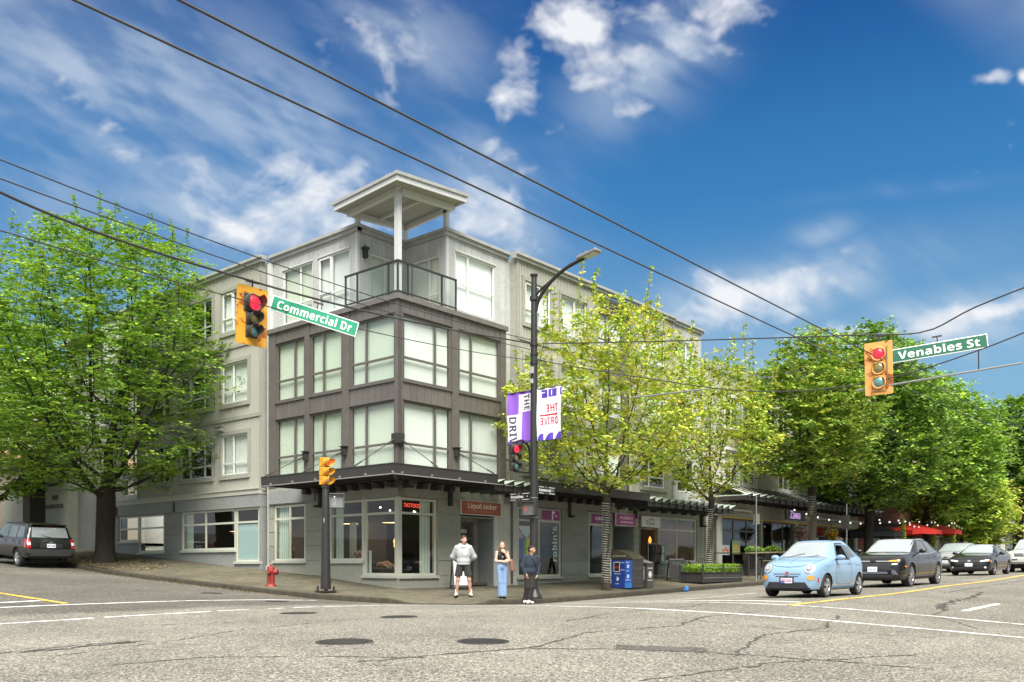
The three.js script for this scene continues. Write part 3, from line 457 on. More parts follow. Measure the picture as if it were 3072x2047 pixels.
  for (let k = 1; k < posts.length; k++) { const [a, c] = [posts[k - 1], posts[k]], L = Math.hypot(c[0] - a[0], c[1] - a[1]) - 0.07, g = new THREE.PlaneGeometry(L, 0.9); if (k <= 3) g.rotateY(-Math.PI / 2); g.translate((a[0] + c[0]) / 2, 10.70, (a[1] + c[1]) / 2); part(rail, 'glass_panel', plain(g), M.glassClear); }
  // lookout roof on three posts, its sheet tilted to the back
  const soffitM = mat(C(0.33, 0.325, 0.29), 0.8), roof = new THREE.Group(); roof.name = 'lookout_roof'; bd.add(roof);
  const u = (x, z) => 13.42 + 0.085 * x + 0.06 * z, ex = [-0.5, 2.66], ez = [-2.58, 0.5];
  const slab = (x0, x1, z0, z1, lo, hi) => { const g = new THREE.BoxGeometry(x1 - x0, 1, z1 - z0, 1, 1, 1); g.translate((x0 + x1) / 2, 0.5, (z0 + z1) / 2); const p = g.attributes.position; for (let i = 0; i < p.count; i++) p.setY(i, u(p.getX(i), p.getZ(i)) + (p.getY(i) > 0.5 ? hi : lo)); g.computeVertexNormals(); return metric(g); };
  part(roof, 'roof_deck', slab(ex[0] - 0.05, ex[1] + 0.05, ez[0] - 0.05, ez[1] + 0.05, 0.20, 0.30), M.cornice);
  part(roof, 'fascia_board', slab(ex[0], ex[1], ez[1] - 0.04, ez[1], 0.02, 0.198), M.whiteTrim); part(roof, 'fascia_board', slab(ex[0], ex[0] + 0.04, ez[0], ez[1] - 0.042, 0.02, 0.198), M.whiteTrim); part(roof, 'fascia_board', slab(ex[1] - 0.04, ex[1], ez[0], ez[1] - 0.042, 0.02, 0.198), M.whiteTrim); part(roof, 'fascia_board', slab(ex[0] + 0.042, ex[1] - 0.042, ez[0], ez[0] + 0.04, 0.02, 0.198), M.whiteTrim);
  for (let k = 0; k < 20; k++) { const a = lerp(ex[0] + 0.045, ex[1] - 0.045, k / 20), c = lerp(ex[0] + 0.045, ex[1] - 0.045, (k + 1) / 20) - 0.008; part(roof, 'soffit_board', slab(a, c, ez[0] + 0.045, ez[1] - 0.045, 0.10, 0.13), soffitM); }
  part(roof, 'beam', slab(-0.02, 0.14, -2.5, 0.0, -0.08, 0.098), M.whiteTrim); part(roof, 'beam', slab(0.2, 2.6, -0.16, -0.0, -0.08, 0.098), M.whiteTrim); part(roof, 'beam', slab(0.2, 2.6, -2.5, -2.36, -0.08, 0.098), M.whiteTrim); part(roof, 'beam', slab(2.5, 2.62, -2.34, -0.2, -0.08, 0.098), M.whiteTrim); part(roof, 'beam', slab(1.25, 1.34, -2.34, -0.2, 0.0, 0.098), M.whiteTrim);
  part(roof, 'post', box(0.0, 0.17, 10.13, u(0.1, -0.1) + 0.02, -0.17, 0.0), M.whiteTrim); part(roof, 'post', box(0.34, 0.48, 12.9, u(0.4, -2.4) + 0.0, -2.52, -2.38), M.whiteTrim); part(roof, 'post', box(2.5, 2.64, 12.9, u(2.6, -0.3) + 0.0, -0.46, -0.32), M.whiteTrim); part(roof, 'post', box(2.5, 2.64, 12.9, u(2.6, -2.4) + 0.0, -2.5, -2.36), M.whiteTrim);
}
// --- ribbed wings
const wingWins = [];
{
  const O = -0.03;
  const floors = [[10.55, 12.10], [7.76, 9.31], [5.0, 6.55]];
  const wing = (side, s0, s1, wins, seed0, y1 = 12.8) => {
    const holes = wins.flatMap(([a, c, , , fs]) => (fs ?? [0, 1, 2]).map((f) => [a, c, ...floors[f]]));
    part(bd, 'wall', wallBoxes(side, s0, s1, 4.3, y1, holes, O - 0.2, O - 0.032), M.siding);
    const rg = ribs(side, s0 + 0.16, s1 - 0.16, 4.42, y1, [...holes.map(([a, c, p, q]) => [a - 0.13, c + 0.13, p - 0.2, q + 0.14]), [s0, s1, 7.06, 7.22], [s0, s1, 9.83, 9.99]], O - 0.032);
    const rm = part(bd, 'ribbed_siding', rg, M.sidingRib); rm.userData.kind = 'stuff';
    for (const y of [7.08, 9.85]) part(bd, 'band_course', fb(side, s0, s1, y, y + 0.12, O - 0.02, O + 0.03), M.trim);
    part(bd, 'corner_board', fb(side, s0, s0 + 0.14, 4.42, y1, O - 0.016, O + 0.012), M.trim); part(bd, 'corner_board', fb(side, s1 - 0.14, s1, 4.42, y1, O - 0.016, O + 0.012), M.trim);
    wins.forEach(([a, c, mulls, covers, fs], wi) => (fs ?? [0, 1, 2]).forEach((f) => {
      const [p, q] = floors[f];
      windowUnit(bd, side, a, c, p, q, O - 0.045, { mulls, tr: p + 0.47, cover: covers[f], seed: seed0 + wi * 5 + f, casement: (wi + f) % 3 === 0 ? 0 : -1, fw: 0.06, coverTo: 0.98 });
      part(bd, 'window_trim', [fb(side, a - 0.11, a, p, q, O - 0.02, O + 0.022), fb(side, c, c + 0.11, p, q, O - 0.02, O + 0.022), fb(side, a - 0.11, c + 0.11, q, q + 0.12, O - 0.02, O + 0.026)], M.trim);
      part(bd, 'window_sill', fb(side, a - 0.13, c + 0.13, p - 0.17, p, O - 0.04, O + 0.05), M.trim);
      if (side === 'L' && f > 0 && wi < 2) { // kitchen vent hoods over the head
        const n = wi ? 3 : 2, hs = []; for (let k = 0; k < n; k++) { const s = a + 0.02 + k * 0.27 - (wi ? 0.1 : 0.32); const g = poly([[0, 0], [0.16, -0.06], [0.16, -0.16], [0, -0.2]], 0.2); g.rotateY(-Math.PI / 2); g.translate(s + 0.2, q + 0.36, O - 0.01); hs.push(onSide(g, side)); hs.push(fb(side, s - 0.02, s + 0.22, q + 0.36, q + 0.385, O - 0.01, O + 0.17)); }
        part(bd, 'vent_hood', hs, M.trim);
      }
    }));
  };
  wing('L', -16.9, -7.46, [[-10.17, -8.37, [-9.42], ['slat', 'roller', 'roller']], [-13.3, -10.85, [-12.55, -11.47], [null, 'curtain', null]], [-15.8, -14.07, [-14.66], [null, null, 'curtain']]], 40);
  wing('R', 5.9, 11.1, [[6.35, 7.92, [7.3], ['slat', 'roller', 'slat']], [8.55, 10.3, [9.5], ['slat', 'slat', 'roller']]], 70);
  wing('R', 13.7, 17.2, [[14.4, 16.4, [15.1], ['roller', 'slat', null]]], 90);
  parts(bd, 'wing_return', [box(-0.0 + 0.05, 0.36, 4.42, 12.8, -7.458, -7.44), box(5.88, 5.898, 4.42, 12.8, -0.36, -0.05)], M.trim);
  // brown recessed bay and pale end bay of the long side
  const F3 = floors, brown = [[11.45, 13.4, [12.1], ['slat', 'open', 'slat']]];
  const bh = brown.flatMap(([a, c]) => F3.map(([p, q]) => [a, c, p, q])); part(bd, 'wall', wallBoxes('R', 11.1, 13.7, 4.3, 12.8, bh, -0.5, -0.32), M.dark);
  boards(bd, 'wall_board', 'R', 11.1, 13.7, 4.4, 12.8, bh, -0.318, -0.29, 0.31, darkBoards, 0.012, 23);
  brown.forEach(([a, c, m, cv]) => F3.forEach(([p, q], f) => windowUnit(bd, 'R', a, c, p, q, -0.33, { mulls: m, tr: p + 0.47, frame: M.darkFrame, cover: cv[f], seed: 101 + f })));
  const pale = [[17.75, 19.3, [18.6]]], ph = pale.flatMap(([a, c]) => F3.map(([p, q]) => [a, c, p, q])); part(bd, 'wall', wallBoxes('R', 17.2, 20.0, 4.3, 12.8, ph, -0.4, -0.18), M.white);
  boards(bd, 'wall_board', 'R', 17.2, 20.0, 4.4, 12.8, ph, -0.178, -0.15, 0.31, whiteBoards, 0.012, 24);
  pale.forEach(([a, c, m]) => F3.forEach(([p, q], f) => windowUnit(bd, 'R', a, c, p, q, -0.19, { mulls: m, tr: p + 0.47, cover: f ? null : 'roller', seed: 111 + f })));
  // pale bay beyond the left wing and plain wall up to the entrance
  const lh = [[-18.45, -16.98, 4.62, 6.85], [-18.45, -16.98, 7.4, 9.6], [-18.45, -16.98, 10.2, 12.3]];
  part(bd, 'wall', wallBoxes('L', -20.3, -16.9, 4.3, 12.8, lh, -0.4, -0.18), M.white); boards(bd, 'wall_board', 'L', -20.3, -16.9, 4.4, 12.8, lh, -0.178, -0.15, 0.31, paleBoards, 0.012, 25);
  lh.forEach(([a, c, p, q], f) => windowUnit(bd, 'L', a, c, p, q, -0.19, { mulls: [-17.5], tr: p + 0.75, seed: 121 + f }));
  const eh = [[-24.6, -23.2, 7.9, 9.4], [-22.6, -21.2, 7.9, 9.4], [-24.6, -23.2, 10.6, 12.0], [-22.6, -21.2, 10.6, 12.0]];
  part(bd, 'wall', wallBoxes('L', -26.2, -20.3, 1.5, 12.8, eh, -1.3, -1.0), M.stucco);
  eh.forEach(([a, c, p, q], f) => windowUnit(bd, 'L', a, c, p, q, -1.02, { mulls: [(a + c) / 2], tr: p + 0.45, seed: 131 + f }));
  // downpipes
  part(bd, 'downpipe', [fb('L', -7.36, -7.18, 1.35, 12.7, -0.345, -0.2), fb('L', -7.38, -7.16, 1.3, 1.5, -0.345, -0.15)], M.whiteTrim);
  part(bd, 'downpipe', fb('R', 5.5, 5.6, 0.85, 4.3, -0.08, 0.04), M.darkFrame);
}
// --- cornice and roof
{
  const run = (side, s0, s1, O) => part(bd, 'cornice', [fb(side, s0, s1, 12.76, 12.885, O - 0.1, O + 0.10), fb(side, s0, s1, 12.885, 12.985, O - 0.1, O + 0.17)], M.cornice);
  run('L', -26.2, -20.3, -1.0); run('L', -20.3, -16.9, -0.15); run('L', -16.95, -7.30, -0.03); run('L', -7.30, -2.28, -0.352); run('R', 2.43, 5.74, -0.352); run('R', 5.73, 11.1, -0.03); run('R', 11.1, 13.7, -0.03); run('R', 13.7, 17.2, -0.032); run('R', 17.2, 20.1, -0.15);
  part(bd, 'cornice', [box(0.26, 2.56, 12.758, 12.887, -2.42, -2.28), box(0.19, 2.56, 12.887, 12.987, -2.42, -2.21)], M.cornice); part(bd, 'cornice', [box(2.46, 2.57, 12.759, 12.886, -2.42, -0.26), box(2.39, 2.57, 12.888, 12.986, -2.42, -0.19)], M.cornice);
  part(bd, 'roof_sheet', [box(0.45, 19.9, 12.65, 12.74, -16, -2.5), box(2.7, 19.9, 12.651, 12.741, -2.5, -0.45), box(0.45, 14, 12.652, 12.742, -26, -16)], M.trim);
  part(bd, 'rear_wall', [box(19.8, 19.95, 1, 12.7, -16, -0.6), box(14, 14.1, 1, 12.7, -26, -16), box(14, 19.8, 1, 12.7, -16.1, -16)], M.siding);
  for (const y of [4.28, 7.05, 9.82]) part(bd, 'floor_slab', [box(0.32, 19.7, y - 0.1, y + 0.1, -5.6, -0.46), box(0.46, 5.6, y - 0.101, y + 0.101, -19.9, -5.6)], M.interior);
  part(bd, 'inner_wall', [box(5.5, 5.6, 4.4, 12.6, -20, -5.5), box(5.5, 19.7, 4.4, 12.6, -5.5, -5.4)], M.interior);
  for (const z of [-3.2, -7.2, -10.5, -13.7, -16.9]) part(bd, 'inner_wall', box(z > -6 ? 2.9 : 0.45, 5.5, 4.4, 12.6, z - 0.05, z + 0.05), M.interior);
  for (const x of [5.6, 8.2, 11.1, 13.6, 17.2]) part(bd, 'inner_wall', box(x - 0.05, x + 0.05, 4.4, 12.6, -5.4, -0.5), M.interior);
}
// ---------------------------------------------------------------- ground floor: shop fronts, canopies, signs
const font = await new FontLoader().loadAsync('fonts/droid/droid_sans_bold.typeface.json');
const fontReg = await new FontLoader().loadAsync('fonts/droid/droid_sans_regular.typeface.json');
const fontSerif = await new FontLoader().loadAsync('fonts/droid/droid_serif_bold.typeface.json');
const text = (s, size, depth = 0.01, f = font) => { const g = new TextGeometry(s, { font: f, size, depth, curveSegments: 4 }); g.computeBoundingBox(); const b = g.boundingBox; g.translate(-(b.min.x + b.max.x) / 2, -(b.min.y + b.max.y) / 2, 0); return plain(g); };
const glow = (c, k = 1) => new THREE.MeshStandardMaterial({ color: 0x000000, emissive: c, emissiveIntensity: k });
{
  const fr = M.pvc, HD = 3.68;
  // openings per side: [s0, s1, y0, y1, mulls, transom]
  const OL = [[-1.62, -0.10, 1.19, HD, [], 3.19], [-3.44, -1.70, 1.67, HD, [], 3.19], [-6.64, -4.80, 1.68, HD, [-5.72], 3.19]];
  const OLw = [[-9.12, -7.60, 1.66, HD, [], 3.15], [-13.08, -9.18, 2.12, HD, [-11.3], 3.15], [-16.66, -14.52, 2.08, HD, [], 3.12], [-18.45, -16.72, 2.58, HD, [], 3.12]];
  const OR = [[0.12, 1.72, 1.18, HD, [], 3.19], [5.93, 8.52, 1.09, HD, [7.19], 3.19], [10.40, 12.05, 1.11, HD, [], 3.17], [15.80, 19.22, 1.68, HD + 0.03, [17.46], 3.15]];
  const doors = [[2.9, 4.58, 0.6, 3.2], [12.15, 13.78, 0.6, 3.2], [14.2, 15.74, 0.6, 3.2]];
  // stucco piers and heads as courses of blocks with open joints
  const courses = [0.2, 1.16, 1.67, 2.20, 2.71, 3.21, 3.70];
  const blockMats = [0.94, 1, 1.06].map((k) => mat(C(0.335 * k, 0.345 * k, 0.285 * k), 0.92, { map: TX.plaster, bumpMap: TX.fineBump, bumpScale: 0.004 }));
  const blueMats = [0.95, 1, 1.05].map((k) => mat(C(0.275 * k, 0.285 * k, 0.265 * k), 0.92, { map: TX.plaster, bumpMap: TX.fineBump, bumpScale: 0.004 }));
  const pier = (side, a, c, mats, y0 = 0.2, O = 0) => { const r = mul32((a * 100) | 0); part(bd, 'pier_core', fb(side, a + 0.005, c - 0.005, y0, 3.71, O - 0.3, O - 0.02), M.trim); for (let k = 1; k < courses.length; k++) { if (courses[k] < y0 + 0.2) continue; part(bd, 'stucco_block', fb(side, a, c, Math.max(y0, courses[k - 1] + 0.012), courses[k] - 0.012, O - 0.018, O), mats[(r() * 3) | 0]); } };
  pier('L', -4.76, -3.80, blockMats); pier('L', -7.0, -6.66, blockMats); pier('R', 1.80, 2.88, blockMats); pier('R', 8.58, 10.34, blockMats); pier('R', 13.8, 14.18, blockMats); pier('R', 19.28, 20.05, blockMats); pier('R', 12.07, 12.13, blockMats);
  pier('L', -14.48, -13.12, blueMats, 1.4); pier('L', -20.3, -18.5, blueMats, 1.8);
  for (const [a, c] of [[4.6, 5.9]]) boards(bd, 'wall_board', 'R', a, c, 0.4, 4.3, [], -0.2, 0.0, 0.26, paleBoards, 0.008, 44);
  // plinths and panels under the windows, stepping with the street
  const under = (side, o, mats) => o.forEach(([a, c, y0], k) => part(bd, 'plinth', fb(side, a - 0.06, c + 0.06, 0.1, y0 - 0.09, -0.3, -0.004 - 0.002 * (k % 2)), mats));
  under('L', OL, M.stucco); under('L', OLw, M.stuccoBlue); under('R', OR, M.stucco);
  part(bd, 'plinth', [fb('L', -0.1, 0.0, 0.1, 1.1, -0.3, -0.006), fb('R', 0.0, 0.12, 0.1, 1.1, -0.3, -0.006)], M.stucco);
  // frames, sills, glass
  const shopWin = (side, [a, c, y0, y1, mulls, tr], seed) => { const w = windowUnit(bd, side, a, c, y0, y1, -0.02, { mulls, tr, frame: fr, fw: 0.075, glass: M.glassClear, seed, name: 'shop_window' }); part(w, 'sill', fb(side, a - 0.08, c + 0.08, y0 - 0.09, y0, -0.1, 0.065), M.stuccoPale); return w; };
  OL.forEach((o, k) => shopWin('L', o, 200 + k)); OLw.forEach((o, k) => shopWin('L', o, 210 + k)); OR.forEach((o, k) => shopWin('R', o, 220 + k));
  part(bd, 'corner_post', [box(-0.002, 0.12, 1.1, 3.70, -0.10, 0.002), box(0.12, 0.122, 1.1, 3.7, -0.1, -0.02)], fr);
  part(bd, 'window_post', fb('L', -3.80, -3.44, 1.2, 3.7, -0.2, -0.008), M.stuccoPale); part(bd, 'window_post', fb('L', -1.70, -1.62, 1.1, 3.7, -0.16, 0.0), fr);
  // heads over the openings, and the fascia bands
  part(bd, 'storefront_head', [fb('L', -7.0, 0.002, 3.70, 4.32, -0.3, 0.0), fb('R', 0.002, 20.05, 3.715, 4.32, -0.3, 0.002)], M.stucco);
  part(bd, 'fascia_band', fb('L', -20.3, -7.52, 3.70, 4.18, -0.3, 0.06), M.stuccoBlue); part(bd, 'fascia_trim', [fb('L', -20.3, -7.50, 4.182, 4.36, -0.3, 0.09), fb('L', -20.3, -7.48, 4.36, 4.41, -0.3, 0.13)], M.stuccoPale);
  part(bd, 'fascia_band', fb('L', -6.9, -4.2, 3.74, 4.2, 0.003, 0.07), M.stuccoBlue);
  part(bd, 'downspout_box', [fb('L', -13.62, -13.52, 3.72, 4.12, 0.062, 0.11), fb('L', -18.6, -18.5, 3.72, 4.12, 0.062, 0.11)], M.steel);
  part(bd, 'storefront_return', [box(0.0, 0.3, 1.3, 4.3, -7.58, -7.53)], M.stuccoBlue);
  // entrance recesses
  parts(bd, 'recess_wall', [box(4.56, 4.6, 0.6, 3.2, -0.9, -0.02), box(2.86, 2.9, 0.6, 3.2, -0.9, -0.02), box(2.9, 4.56, 3.16, 3.2, -0.9, -0.02), box(13.76, 13.8, 0.7, 3.2, -1.5, -0.02), box(12.1, 12.15, 0.7, 3.2, -1.5, -0.02), box(12.15, 13.76, 3.16, 3.2, -1.5, -0.02)], M.stuccoBlue);
  const door = (a, c, y0, y1, o, m, mat2) => { const d = new THREE.Group(); d.name = 'shop_door'; bd.add(d); part(d, 'door_frame', [fb('R', a, a + 0.1, y0, y1, o - 0.06, o), fb('R', c - 0.1, c, y0, y1, o - 0.06, o), fb('R', a + 0.1, c - 0.1, y1 - 0.12, y1, o - 0.06, o), fb('R', a + 0.1, c - 0.1, y0, y0 + 0.22, o - 0.06, o), fb('R', a + 0.1, c - 0.1, 2.42, 2.50, o - 0.05, o - 0.01)], m); const g = new THREE.PlaneGeometry(c - a - 0.2, y1 - y0 - 0.3); g.translate((a + c) / 2, (y0 + y1) / 2, o - 0.03); part(d, 'pane', plain(g), M.glassClear); part(d, 'pull_handle', [fb('R', c - 0.22, c - 0.19, 1.55, 2.05, o + 0.03, o + 0.06), fb('R', c - 0.21, c - 0.2, 1.6, 1.63, o, o + 0.03), fb('R', c - 0.21, c - 0.2, 1.97, 2.0, o, o + 0.03)], M.aluminium); return d; };
  const d1 = door(3.25, 4.3, 0.78, 3.05, -0.72, M.darkFrame); parts(bd, 'recess_wall', [box(2.9, 3.25, 0.6, 3.16, -0.8, -0.74), box(4.3, 4.56, 0.6, 3.16, -0.8, -0.74), box(3.25, 4.3, 3.05, 3.16, -0.8, -0.74)], M.stucco);
  { const n = text('902', 0.13, 0.006); n.translate(3.78, 2.72, -0.715); part(d1, 'door_number', n, mat(C(0.85, 0.85, 0.83), 0.6)); }
  door(12.3, 13.3, 0.95, 3.05, -1.4, M.darkFrame); parts(bd, 'recess_wall', [box(13.3, 13.76, 0.7, 3.16, -1.46, -1.42)], M.stucco);
  part(bd, 'door_frame', [fb('R', 14.2, 14.28, 0.9, 3.2, -0.12, 0), fb('R', 15.66, 15.74, 0.9, 3.2, -0.12, 0), fb('R', 14.28, 15.66, 3.12, 3.2, -0.12, 0)], M.darkFrame);
  // rooms behind the glass: floors, ceilings, back and party walls
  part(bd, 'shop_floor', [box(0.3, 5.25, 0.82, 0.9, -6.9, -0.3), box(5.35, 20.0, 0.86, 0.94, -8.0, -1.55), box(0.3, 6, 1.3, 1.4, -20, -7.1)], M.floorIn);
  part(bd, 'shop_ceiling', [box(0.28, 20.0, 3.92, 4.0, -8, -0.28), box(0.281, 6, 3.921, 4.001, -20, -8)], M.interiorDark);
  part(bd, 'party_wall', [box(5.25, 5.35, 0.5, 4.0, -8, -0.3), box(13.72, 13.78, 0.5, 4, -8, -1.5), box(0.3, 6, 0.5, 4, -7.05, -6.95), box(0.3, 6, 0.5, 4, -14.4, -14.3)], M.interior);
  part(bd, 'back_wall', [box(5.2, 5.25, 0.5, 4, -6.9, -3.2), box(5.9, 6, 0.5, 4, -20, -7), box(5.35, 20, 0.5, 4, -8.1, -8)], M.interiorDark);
  // curtains and films inside
  const film = mat(C(0.50, 0.58, 0.50), 0.85), pleats = (side, a, c, y0, y1, o, m) => { const n = Math.round((c - a) / 0.03), gs = []; for (let k = 0; k < n; k++) gs.push(fb(side, lerp(a, c, k / n), lerp(a, c, (k + 1) / n), y0, y1, o - 0.012 * (1 + Math.sin(k * 1.3)), o - 0.012 * (1 + Math.sin(k * 1.3)) + 0.006)); part(bd, 'window_curtain', gs, m); };
  pleats('L', -6.55, -5.98, 1.72, 3.64, -0.16, film); pleats('L', -3.34, -2.95, 1.7, 3.64, -0.2, film); pleats('R', 1.15, 1.62, 1.22, 3.64, -0.2, mat(C(0.62, 0.66, 0.58), 0.85)); pleats('L', -1.54, -1.40, 1.24, 2.0, -0.12, film); pleats('L', -12.98, -12.5, 2.16, 3.6, -0.18, film);
  part(bd, 'frosted_film', fb('L', -9.02, -7.70, 1.74, 3.08, -0.075, -0.07), mat(C(0.36, 0.46, 0.47), 0.5));
  part(bd, 'inner_screen', [box(1.4, 1.5, 1.4, 3.3, -3.2, -2.2), box(2.2, 4.6, 0.9, 2.0, -4.6, -4.2)], M.interiorDark);
  part(bd, 'frosted_film', box(0.8, 0.82, 1.7, 3.0, -3.35, -3.0), mat(C(0.58, 0.66, 0.62), 0.7));
  // folding lattice gate behind the chemist's window
  const lat = [], lm = mat(C(0.16, 0.155, 0.145), 0.5, { metalness: 0.5 });
  for (let k = -8; k < 12; k++) for (const s of [1, -1]) { const x0 = 7.25 + k * 0.13, a = V3(x0, 1.2, -0.16), b = V3(x0 + s * 1.0, 3.15, -0.16); const cl = (x) => clamp((x - a.x) / (b.x - a.x)); let t0 = 0, t1 = 1; const e0 = (7.27 - a.x) / (b.x - a.x), e1 = (7.98 - a.x) / (b.x - a.x); t0 = Math.max(0, Math.min(e0, e1)); t1 = Math.min(1, Math.max(e0, e1)); if (t1 - t0 > 0.03) lat.push(beam(a.clone().lerp(b, t0), a.clone().lerp(b, t1), 0.014, 0.004, V3(0, 0, 1))); }
  part(bd, 'lattice_gate', lat, lm);
  // rear displays in the shops: shelves seen as dim shapes
  const sh = []; for (const y of [1.4, 1.85, 2.3, 2.75]) sh.push(box(6, 12, y, y + 0.04, -5.0, -4.6)); part(bd, 'display_shelf', sh, M.interior);
}
// --- canopies
{
  const deckM = mat(C(0.055, 0.053, 0.050), 0.7), pan = phys(C(0.42, 0.50, 0.43), 0.6, { transmission: 0.35, thickness: 0 }), gutM = mat(C(0.30, 0.30, 0.28), 0.45, { metalness: 0.4 });
  const canopy = new THREE.Group(); canopy.name = 'street_canopy'; bd.add(canopy);
  const P = 1.8, y0 = 4.17, y1 = 4.48, zl = -4.8, xr = 2.76;
  const chan = (side, a, c) => [fb(side, a, c, y0, y1, P - 0.025, P), fb(side, a, c, y1 - 0.025, y1 + 0.005, P - 0.12, P + 0.012), fb(side, a, c, y0 - 0.005, y0 + 0.02, P - 0.10, P + 0.012)];
  part(canopy, 'fascia_beam', chan('L', zl, P), M.steel); part(canopy, 'fascia_beam', chan('R', -P + 0.03, xr), M.steel);
  part(canopy, 'edge_pipe', [tube([V3(-P - 0.05, y0 - 0.02, zl), V3(-P - 0.05, y0 - 0.02, P + 0.05)], 0.018, 2), tube([V3(-P - 0.05, y0 - 0.02, P + 0.05), V3(xr, y0 - 0.02, P + 0.05)], 0.018, 2)], gutM);
  part(canopy, 'end_beam', [box(-P + 0.03, -0.02, y0, y1 - 0.03, zl, zl + 0.1), box(xr - 0.1, xr, y0, y1 - 0.03, 0.02, P - 0.03)], M.steel);
  part(canopy, 'deck', [box(-P + 0.03, -0.01, 4.34, 4.38, zl + 0.1, P - 0.03), box(0, xr - 0.1, 4.341, 4.381, 0.01, P - 0.03)], deckM);
  for (let z = -4.45; z < 1.3; z += 0.62) part(canopy, 'joist', [box(-P + 0.03, z > 0 ? -0.3 : 0.0, 4.14, 4.33, z - 0.04, z + 0.04), box(z > 0 ? -0.5 : -0.32, z > 0 ? -0.3 : 0.0, 3.98, 4.14, z - 0.11, z + 0.11)], M.steel);
  for (let x = 0.3; x < 2.6; x += 0.62) part(canopy, 'joist', [box(x - 0.04, x + 0.04, 4.14, 4.33, 0.0, P - 0.03), box(x - 0.11, x + 0.11, 3.98, 4.14, 0.0, 0.32)], M.steel);
  part(canopy, 'hip_beam', beam(V3(0, 4.23, 0), V3(-P + 0.05, 4.23, P - 0.05), 0.1, 0.2), M.steel);
  part(canopy, 'wall_knee', [fb('L', -3.95, -3.85, 3.55, 4.1, 0.01, 0.12), fb('L', -3.95, -3.85, 3.5, 3.58, 0.01, 0.3), fb('R', 2.25, 2.37, 3.5, 4.1, 0.005, 0.14)], M.steel);
  const knots = []; for (let z = zl + 0.6; z < P; z += 1.2) knots.push(box(-P - 0.075, -P - 0.0, y0 + 0.01, y0 + 0.075, z - 0.008, z + 0.008)); for (let x = -P + 0.3; x < xr; x += 1.2) knots.push(box(x - 0.008, x + 0.008, y0 + 0.01, y0 + 0.075, P, P + 0.075)); part(canopy, 'lamp_clip', knots, gutM);
  // stay rods with wall brackets
  const stay = (a, b) => { const r = new THREE.Group(); r.name = 'stay_rod'; bd.add(r); part(r, 'rod', bar(a, b, 0.013), M.steel); const d = b.clone().sub(a).normalize(); parts(r, 'turnbuckle', [bar(a.clone().addScaledVector(d, 0.08), a.clone().addScaledVector(d, 0.34), 0.026), bar(b.clone().addScaledVector(d, -0.36), b.clone().addScaledVector(d, -0.06), 0.026)], M.steel); };
  for (const z of [-4.69, -2.58]) { stay(V3(-0.1, 5.33, z), V3(-P + 0.06, 4.5, z)); part(bd, 'stay_bracket', [box(-0.14, 0.0, 5.2, 5.48, z - 0.09, z + 0.09), box(-0.2, 0.0, 5.48, 5.5, z - 0.12, z + 0.14)], M.steel); }
  stay(V3(2.62, 5.33, 0.1), V3(2.66, 4.5, P - 0.06)); part(bd, 'stay_bracket', [box(2.53, 2.71, 5.2, 5.48, 0, 0.14), box(2.48, 2.76, 5.48, 5.5, 0, 0.2)], M.steel);
  stay(V3(-0.06, 5.52, -0.08), V3(-P + 0.06, 4.5, -0.05)); stay(V3(0.08, 5.52, 0.06), V3(0.06, 4.5, P - 0.06)); part(bd, 'stay_bracket', [box(-0.1, 0.2, 5.38, 5.70, -0.2, 0.1)], M.steel);
  stay(V3(8.2, 5.45, 0.02), V3(8.3, 4.45, P - 0.06)); stay(V3(5.4, 5.45, -0.3), V3(5.5, 4.45, P - 0.06));
  // saw-tooth runs: beams out from the wall with a tilted sheet in every bay
  const saw = (par, x0, x1, n, yb, z0, z1, rise, front) => {
    const w = (x1 - x0) / n;
    for (let k = 0; k < n; k++) {
      const a = x0 + k * w, b = a + w;
      part(par, 'rafter', beam(V3(a + 0.04, yb, z0), V3(a + 0.04, yb - 0.0, z1), 0.06, 0.2), M.steel);
      const g = new THREE.BufferGeometry(), yl = yb + 0.11, yh = yb + 0.11 + rise; g.setAttribute('position', new THREE.Float32BufferAttribute([a, yl, z0, b, yh, z0, b, yh, z1 + 0.05, a, yl, z0, b, yh, z1 + 0.05, a, yl, z1 + 0.05], 3)); g.computeVertexNormals(); part(par, 'roof_pane', plain(g), pan);
      const e = poly([[0, 0], [w - 0.01, 0], [w - 0.01, rise]], 0.03); e.translate(a, yl - 0.012, z1 - 0.02); part(par, 'tooth_plate', e, M.steel);
    }
    part(par, 'front_beam', box(x0, x1, yb - 0.1, yb + 0.09, z1 - 0.12, z1 - 0.06), M.steel);
  };
  saw(canopy, 2.8, 4.85, 4, 4.10, 0.02, 1.6, 0.18);
  saw(canopy, 12.2, 20.0, 13, 4.06, 0.02, 1.65, 0.2);
  const f2 = [4.9, 12.15]; part(canopy, 'fascia_beam', [box(f2[0], f2[1], 4.14, 4.43, P - 0.025, P), box(f2[0], f2[1], 4.41, 4.435, P - 0.12, P + 0.012), box(f2[0], f2[1], 4.13, 4.155, P - 0.1, P + 0.012)], M.steel);
  part(canopy, 'deck', box(f2[0], f2[1], 4.30, 4.34, 0.02, P - 0.03), deckM); part(canopy, 'end_beam', [box(f2[0], f2[0] + 0.08, 4.14, 4.29, 0.02, P - 0.03), box(f2[1] - 0.08, f2[1], 4.14, 4.29, 0.02, P - 0.03)], M.steel);
  for (let x = 5.3; x < 12; x += 0.62) part(canopy, 'joist', [box(x - 0.04, x + 0.04, 4.12, 4.29, 0.0, P - 0.03), box(x - 0.1, x + 0.1, 3.97, 4.12, 0.0, 0.3)], M.steel);
  for (let x = 12.5; x < 20; x += 0.9) part(canopy, 'joist', box(x - 0.12, x + 0.12, 3.88, 4.0, 0.0, 0.3), M.steel);
